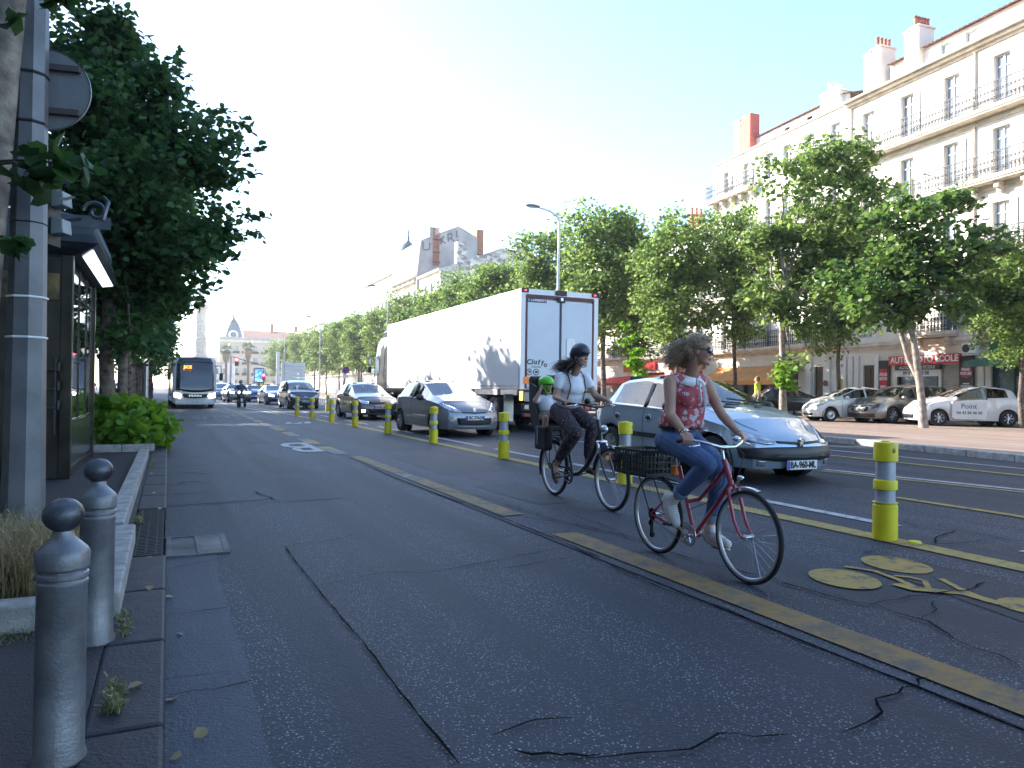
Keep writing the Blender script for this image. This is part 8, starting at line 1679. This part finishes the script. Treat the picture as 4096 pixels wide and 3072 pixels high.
fuse(b, 'body', m_skinB, PC, .0065, 2); c = MB(); c.ell((-.90, 0, 1.13), (.090, .118, .125)); capsule(c, (-.895, -.08, 1.21), (-.895, .08, 1.21), .05, .05); capsule(c, (-.89, -.11, 1.20), (-.86, -.155, 1.18), .048, .042); capsule(c, (-.89, .11, 1.20), (-.86, .135, 1.13), .048, .042); fuse(c, 't_shirt', m_tee, PC, .008, 2)
c = MB(); c.ell((-.87, 0, .99), (.10, .125, .075)); [capsule(c, (-.86, s_*.07, .975), (-.72, s_*.11, .965), .066, .056) for s_ in (-1, 1)]; fuse(c, 'shorts', M('shorts_beige', (.20, .14, .09), .8), PC, .008, 2)
for s_ in (-1, 1): c = MB(); chain(c, [(-.655, s_*.147, .715), (-.55, s_*.152, .672)], [.040, .032]); fuse(c, 'shoe', M('child_shoe', (.05, .07, .11), .6), PC, .007, 2)
hm = MB(); r3 = HC.to_3x3().normalized(); hm.ell(HC @ Vector((-.015, 0, .050)), (.112, .094, .088), 28, 18, rot=r3); hm.ell(HC @ Vector((-.05, 0, .02)), (.075, .088, .075), 24, 16, rot=r3); hm.ell(HC @ Vector((.06, 0, .04)), (.045, .07, .022), 20, 8, rot=r3); fuse(hm, 'helmet', M('helmet_green', (.13, .62, .02), .35, var=.05, coat=.5), PC, .0065, 2)
MB().ell(HC @ Vector((.0, 0, .018)), (.106, .090, .020), 24, 8, rot=r3).build('helmet_rim', m_black, PC, smooth=60); MB().tube([HC @ Vector((.0, -.082, -.02)), HC @ Vector((.05, -.05, -.115)), HC @ Vector((.06, 0, -.125)), HC @ Vector((.05, .05, -.115)), HC @ Vector((.0, .082, -.02))], .009, 6).build('helmet_strap', MATS['helmet_green'], PC)
ey = MB(); [ey.ell(HC @ Vector((.085, s_*.03, .0)), (.008, .012, .008), 10, 6, rot=r3) for s_ in (-1, 1)]; ey.build('eyes', m_ink, PC)
# ---------------- generic walking figure
def walker(loc, yaw, h, label, shirt, trou, hairm, skin=None, bag=None, dress=False, bare=False, ph=1, vox=.014):
    root = empty('person', loc, yaw, label, 'person'); s_ = h/1.7; root.scale = (s_,)*3; skin = skin or m_skinB; b = MB(); H = head(b, (.02, 0, 1.575), 0, 1., 0, (0, 0, 1.42))
    b.ell((0, 0, 1.22), (.09, .14, .2)); b.ell((0, 0, .98), (.10, .14, .12)); capsule(b, (0, -.15, 1.39), (0, .15, 1.39), .05)
    for sd in (-1, 1):
        sw = .16*sd*ph; el = (-sw*.6-.02, sd*.22, 1.12); wr = (-sw*1.2+.08, sd*.22, .90); chain(b, [(0, sd*.17, 1.38), el, wr], [.048, .038, .026]); capsule(b, wr, (wr[0]+.02, sd*.22, .83), .026, .02)
        for k in range(4): chain(b, [(wr[0]+.02, sd*.22, .84), (wr[0]+.01+.012*k, sd*.215, .78), (wr[0]+.03+.01*k, sd*.205, .745)], [.012, .009, .007])
        capsule(b, (wr[0]+.03, sd*.2, .86), (wr[0]+.055, sd*.19, .81), .010, .008)
        kn = (sw+.03, sd*.09, .50); an = (sw*1.7-.04, sd*.09, .09); chain(b, [(0, sd*.09, .92), kn, an], [.075, .05, .033]); capsule(b, (an[0]-.03, an[1], .04), (an[0]+.14, an[1], .035), .034, .028)
    fuse(b, 'body', skin, root, vox, 1); c = MB(); c.ell((0, 0, 1.24), (.118, .168, .20)); c.ell((0, 0, 1.05), (.12, .16, .12)); capsule(c, (0, -.13, 1.39), (0, .13, 1.39), .064)
    for sd in (-1, 1): capsule(c, (0, sd*.17, 1.38), (-.16*sd*ph*.3, sd*.205, 1.24), .062, .054)
    if dress: c.ell((0, 0, .86), (.15, .18, .22)); c.ell((0, 0, .66), (.16, .19, .14))
    fuse(c, 'dress' if dress else 'shirt', shirt, root, vox, 1)
    if not dress:
        c = MB(); c.ell((0, 0, .95), (.125, .165, .11))
        for sd in (-1, 1): sw = .16*sd*ph; kn = (sw+.03, sd*.09, .50); an = (sw*1.7-.04, sd*.09, .14); chain(c, [(0, sd*.09, .92), kn]+([] if bare else [an]), [.098, .075]+([] if bare else [.055]))
        fuse(c, 'trousers', trou, root, vox, 1)
    for sd in (-1, 1): ax = .16*sd*ph*1.7-.04; c = MB(); chain(c, [(ax-.04, sd*.09, .042), (ax+.15, sd*.09, .038)], [.042, .036]); fuse(c, 'shoe', m_ink, root, vox, 1)
    c = MB(); c.ell(H @ Vector((-.02, 0, .045)), (.10, .084, .088)); c.ell(H @ Vector((-.05, 0, 0)), (.06, .08, .08)); fuse(c, 'hair', hairm, root, vox, 1)
    if bag: c = MB(); c.ell((-.17, 0, 1.22), (.10, .14, .19)); fuse(c, 'backpack', bag, root, vox, 1)
    return root
m_hairD = M('dark_hair', (.03, .02, .016), .6, var=.3); m_grey = M('cloth_grey', (.12, .12, .13), .85); m_navycl = M('cloth_navy', (.03, .04, .08), .85); m_bluecl = M('cloth_blue', (.08, .14, .28), .85)
def gpt(px, depth_, off): p = at(px, 1560, depth_); return (p.x, p.y, off)
walker(gpt(3030, 29.5, MZ), R(118), 1.76, 'pedestrian in a bright yellow-green T-shirt in front of the orange awning', M('cloth_lime', (.50, .60, .04), .8), m_grey, M('brown_hair2', (.12, .07, .04), .6))
walker(gpt(371, 54, .12), R(80), 1.65, 'pedestrian in a red dress on the left pavement behind the kiosk', M('cloth_red', (.62, .03, .02), .8), m_grey, m_hairD, dress=True); walker(gpt(520, 57, .12), R(100), 1.75, 'pedestrian in white with a dark backpack among the left trunks', m_tee, m_navycl, m_hairD, bag=m_navycl)
walker(gpt(458, 62, .12), R(-80), 1.7, 'pedestrian in pale blue right of the big left trunk', M('cloth_pale', (.34, .42, .55), .8), m_navycl, m_hairD); walker(gpt(598, 48, .12), R(95), 1.72, 'pedestrian in dark clothes close to the steel lamp column', m_grey, m_grey, m_hairD); walker(gpt(562, 66, .12), R(-100), 1.6, 'pedestrian in a red top further along the left pavement', M('cloth_red2', (.4, .05, .06), .8), m_navycl, m_hairD, ph=-1)
RV = empty('red_van', (-8.5, 62, .12), R(4), 'red van parked on the left side behind the tree trunks', 'van'); MB().prism([(-2.2, .4), (2.2, .4), (2.25, 1.1), (1.5, 1.25), (1.0, 2.0), (-2.1, 2.05), (-2.25, 1.9)], lambda u, v, d: (d, u, v), -.9, .9).build('body', paint('van_red', (.4, .04, .02), 0), RV, bevel=.08); MB().prism([(-1.9, 1.3), (1.3, 1.3), (.95, 1.85), (-1.9, 1.85)], lambda u, v, d: (d, u, v), -.92, .92).build('windows', m_pane, RV)
for x in (-.85, .85):
    for y in (-1.4, 1.4): MB().lathe([(0, -.1), (.33, -.1), (.33, .1), (0, .1)], 16, (x, y, .33), axis='x').build('wheel', m_rubber, RV)
# ---------------- scooter and rider
SX, SY = 4.23, 49.3; SCT = local_root('scooter', SX, SY, 'dark three wheeled scooter with white lamps between bus and people carrier', 'scooter')
c = MB(); c.ell((-.35, 0, .55), (.42, .17, .20)); c.ell((.35, 0, .72), (.16, .22, .30)); c.ell((.1, 0, .35), (.4, .16, .10)); c.ell((.42, 0, .95), (.14, .2, .12)); c.ell((-.62, 0, .78), (.2, .15, .12)); fuse(c, 'body', paint('scooter_dark', (.03, .032, .04), .3), SCT, .015, 3)
for x, y in ((.62, -.2), (.62, .2), (-.62, 0)): MB().ring((x, y, .27), .20, .07, n=28, m=10).lathe([(0, -.04), (.14, -.04), (.14, .04), (0, .04)], 16, (x, y, .27), axis='y').build('wheel', m_rubber, SCT, smooth=50)
for s_ in (-1, 1): MB().ell((.55, s_*.15, .96), (.05, .07, .09), 14, 8).build('headlight', M('scooter_lamp', (.8, .8, .85), .2, emit=(.9, .95, 1), es=1.6), SCT, smooth=50); MB().tube([(.42, 0, 1.08), (.36, s_*.18, 1.12), (.30, s_*.36, 1.08)], .015, 8).build('handlebar', m_black, SCT, smooth=50); MB().ell((.36, s_*.42, 1.22), (.02, .06, .04), 10, 6).build('mirror', m_black, SCT)
MB().box((.72, 0, .48), (.01, .12, .2)).build('number_plate', m_plate, SCT); MB().box((.56, 0, 1.24), (.01, .32, .34), mat=Matrix.Rotation(-.35, 3, 'Y')).build('windshield', m_glass, SCT); MB().ell((-.35, 0, .80), (.35, .15, .07), 16, 8).build('saddle', m_black, SCT, smooth=50)
PR = local_root('person', SX, SY, 'rider in dark jacket and helmet sitting on the three wheeled scooter', 'person'); b = MB(); HR = head(b, (-.12, 0, 1.58), 0, 1, 0, (-.18, 0, 1.4)); b.ell((-.22, 0, 1.15), (.12, .17, .26))
for s_ in (-1, 1): 
    chain(b, [(-.2, s_*.18, 1.34), (.0, s_*.33, 1.14), (.27, s_*.34, 1.10)], [.05, .042, .03]); [chain(b, [(.27, s_*.34, 1.11), (.32, s_*(.31+.02*k), 1.11), (.335, s_*(.31+.02*k), 1.08)], [.015, .011, .009]) for k in range(4)]; chain(b, [(-.25, s_*.10, .90), (.2, s_*.18, .84), (.12, s_*.17, .42)], [.09, .065, .045]); capsule(b, (.06, s_*.17, .38), (.28, s_*.17, .36), .042, .035)
fuse(b, 'body', m_skinB, PR, .013, 1); c = MB(); c.ell((-.22, 0, 1.17), (.16, .21, .28)); capsule(c, (-.2, -.15, 1.38), (-.2, .15, 1.38), .075)
for s_ in (-1, 1): chain(c, [(-.2, s_*.18, 1.34), (.0, s_*.33, 1.14), (.22, s_*.34, 1.11)], [.07, .06, .05])
fuse(c, 'jacket', m_navycl, PR, .013, 2); c = MB(); c.ell((-.26, 0, .92), (.16, .18, .12))
for s_ in (-1, 1): chain(c, [(-.25, s_*.10, .90), (.2, s_*.18, .84), (.12, s_*.17, .46)], [.105, .085, .065])
fuse(c, 'trousers', m_grey, PR, .013, 1); c = MB(); c.ell((-.125, 0, 1.64), (.145, .125, .125)); fuse(c, 'helmet', M('helmet_black', (.02, .02, .025), .25, coat=.8), PR, .011, 1); MB().ell((-.03, 0, 1.63), (.07, .10, .055), 16, 10).build('visor', M('visor_grey', (.16, .18, .2), .1, coat=1), PR, smooth=60)
# ---------------- drivers behind the windscreens
def driver(car, x, y, z, label, shirt, hairm):
    M_ = car.matrix_world if False else Matrix.Translation(car.location) @ Matrix.Rotation(car.rotation_euler.z, 4, 'Z') @ Matrix.Scale(car.scale.x, 4); root = empty('person', M_ @ Vector((x, y, z)), car.rotation_euler.z-math.pi/2, label, 'person'); b = MB(); head(b, (.0, 0, .42), 0, .95, 0, (-.03, 0, .25)); b.ell((-.04, 0, .05), (.10, .15, .22)); chain(b, [(0, -.16, .2), (.14, -.2, .02), (.34, -.12, .08)], [.045, .04, .028]); chain(b, [(0, .16, .2), (.14, .2, .02), (.34, .12, .08)], [.045, .04, .028]); fuse(b, 'body', m_skinB, root, .013, 1)
    c = MB(); c.ell((-.04, 0, .06), (.13, .19, .24)); capsule(c, (-.02, -.13, .2), (-.02, .13, .2), .06); chain(c, [(0, -.16, .2), (.13, -.2, .03)], [.06, .05]); chain(c, [(0, .16, .2), (.13, .2, .03)], [.06, .05]); fuse(c, 'shirt', shirt, root, .013, 1); c = MB(); c.ell((-.02, 0, .455), (.095, .08, .085)); c.ell((-.05, 0, .42), (.06, .078, .08)); fuse(c, 'hair', hairm, root, .013, 1)
driver(C2.root, .36, C2.Y(2.15), .78, 'driver seen through the windscreen of the warm silver hatchback', m_bluecl, m_hairD); driver(C3_.root, .36, C3_.Y(2.1), .76, 'driver seen through the windscreen of the dark brown hatchback', m_grey, m_hairD); driver(C1.root, .36, C1.Y(2.1), .72, 'driver of the pale silver blue hatchback behind the woman in red', m_grey, m_hairD)
# ================================================================ haze
m = bpy.data.materials.new('haze'); m.use_nodes = True; n = m.node_tree; n.nodes.clear(); o = n.nodes.new('ShaderNodeOutputMaterial'); v = n.nodes.new('ShaderNodeVolumePrincipled'); v.inputs['Density'].default_value = .0005; v.inputs['Color'].default_value = (.95, .97, 1, 1); v.inputs['Anisotropy'].default_value = .55
n.links.new(v.outputs[0], o.inputs['Volume']); hz_ = MB().box((0, 0, 21), (1300, 1300, 44.3)).build('haze', m); tag(hz_, kind='stuff')
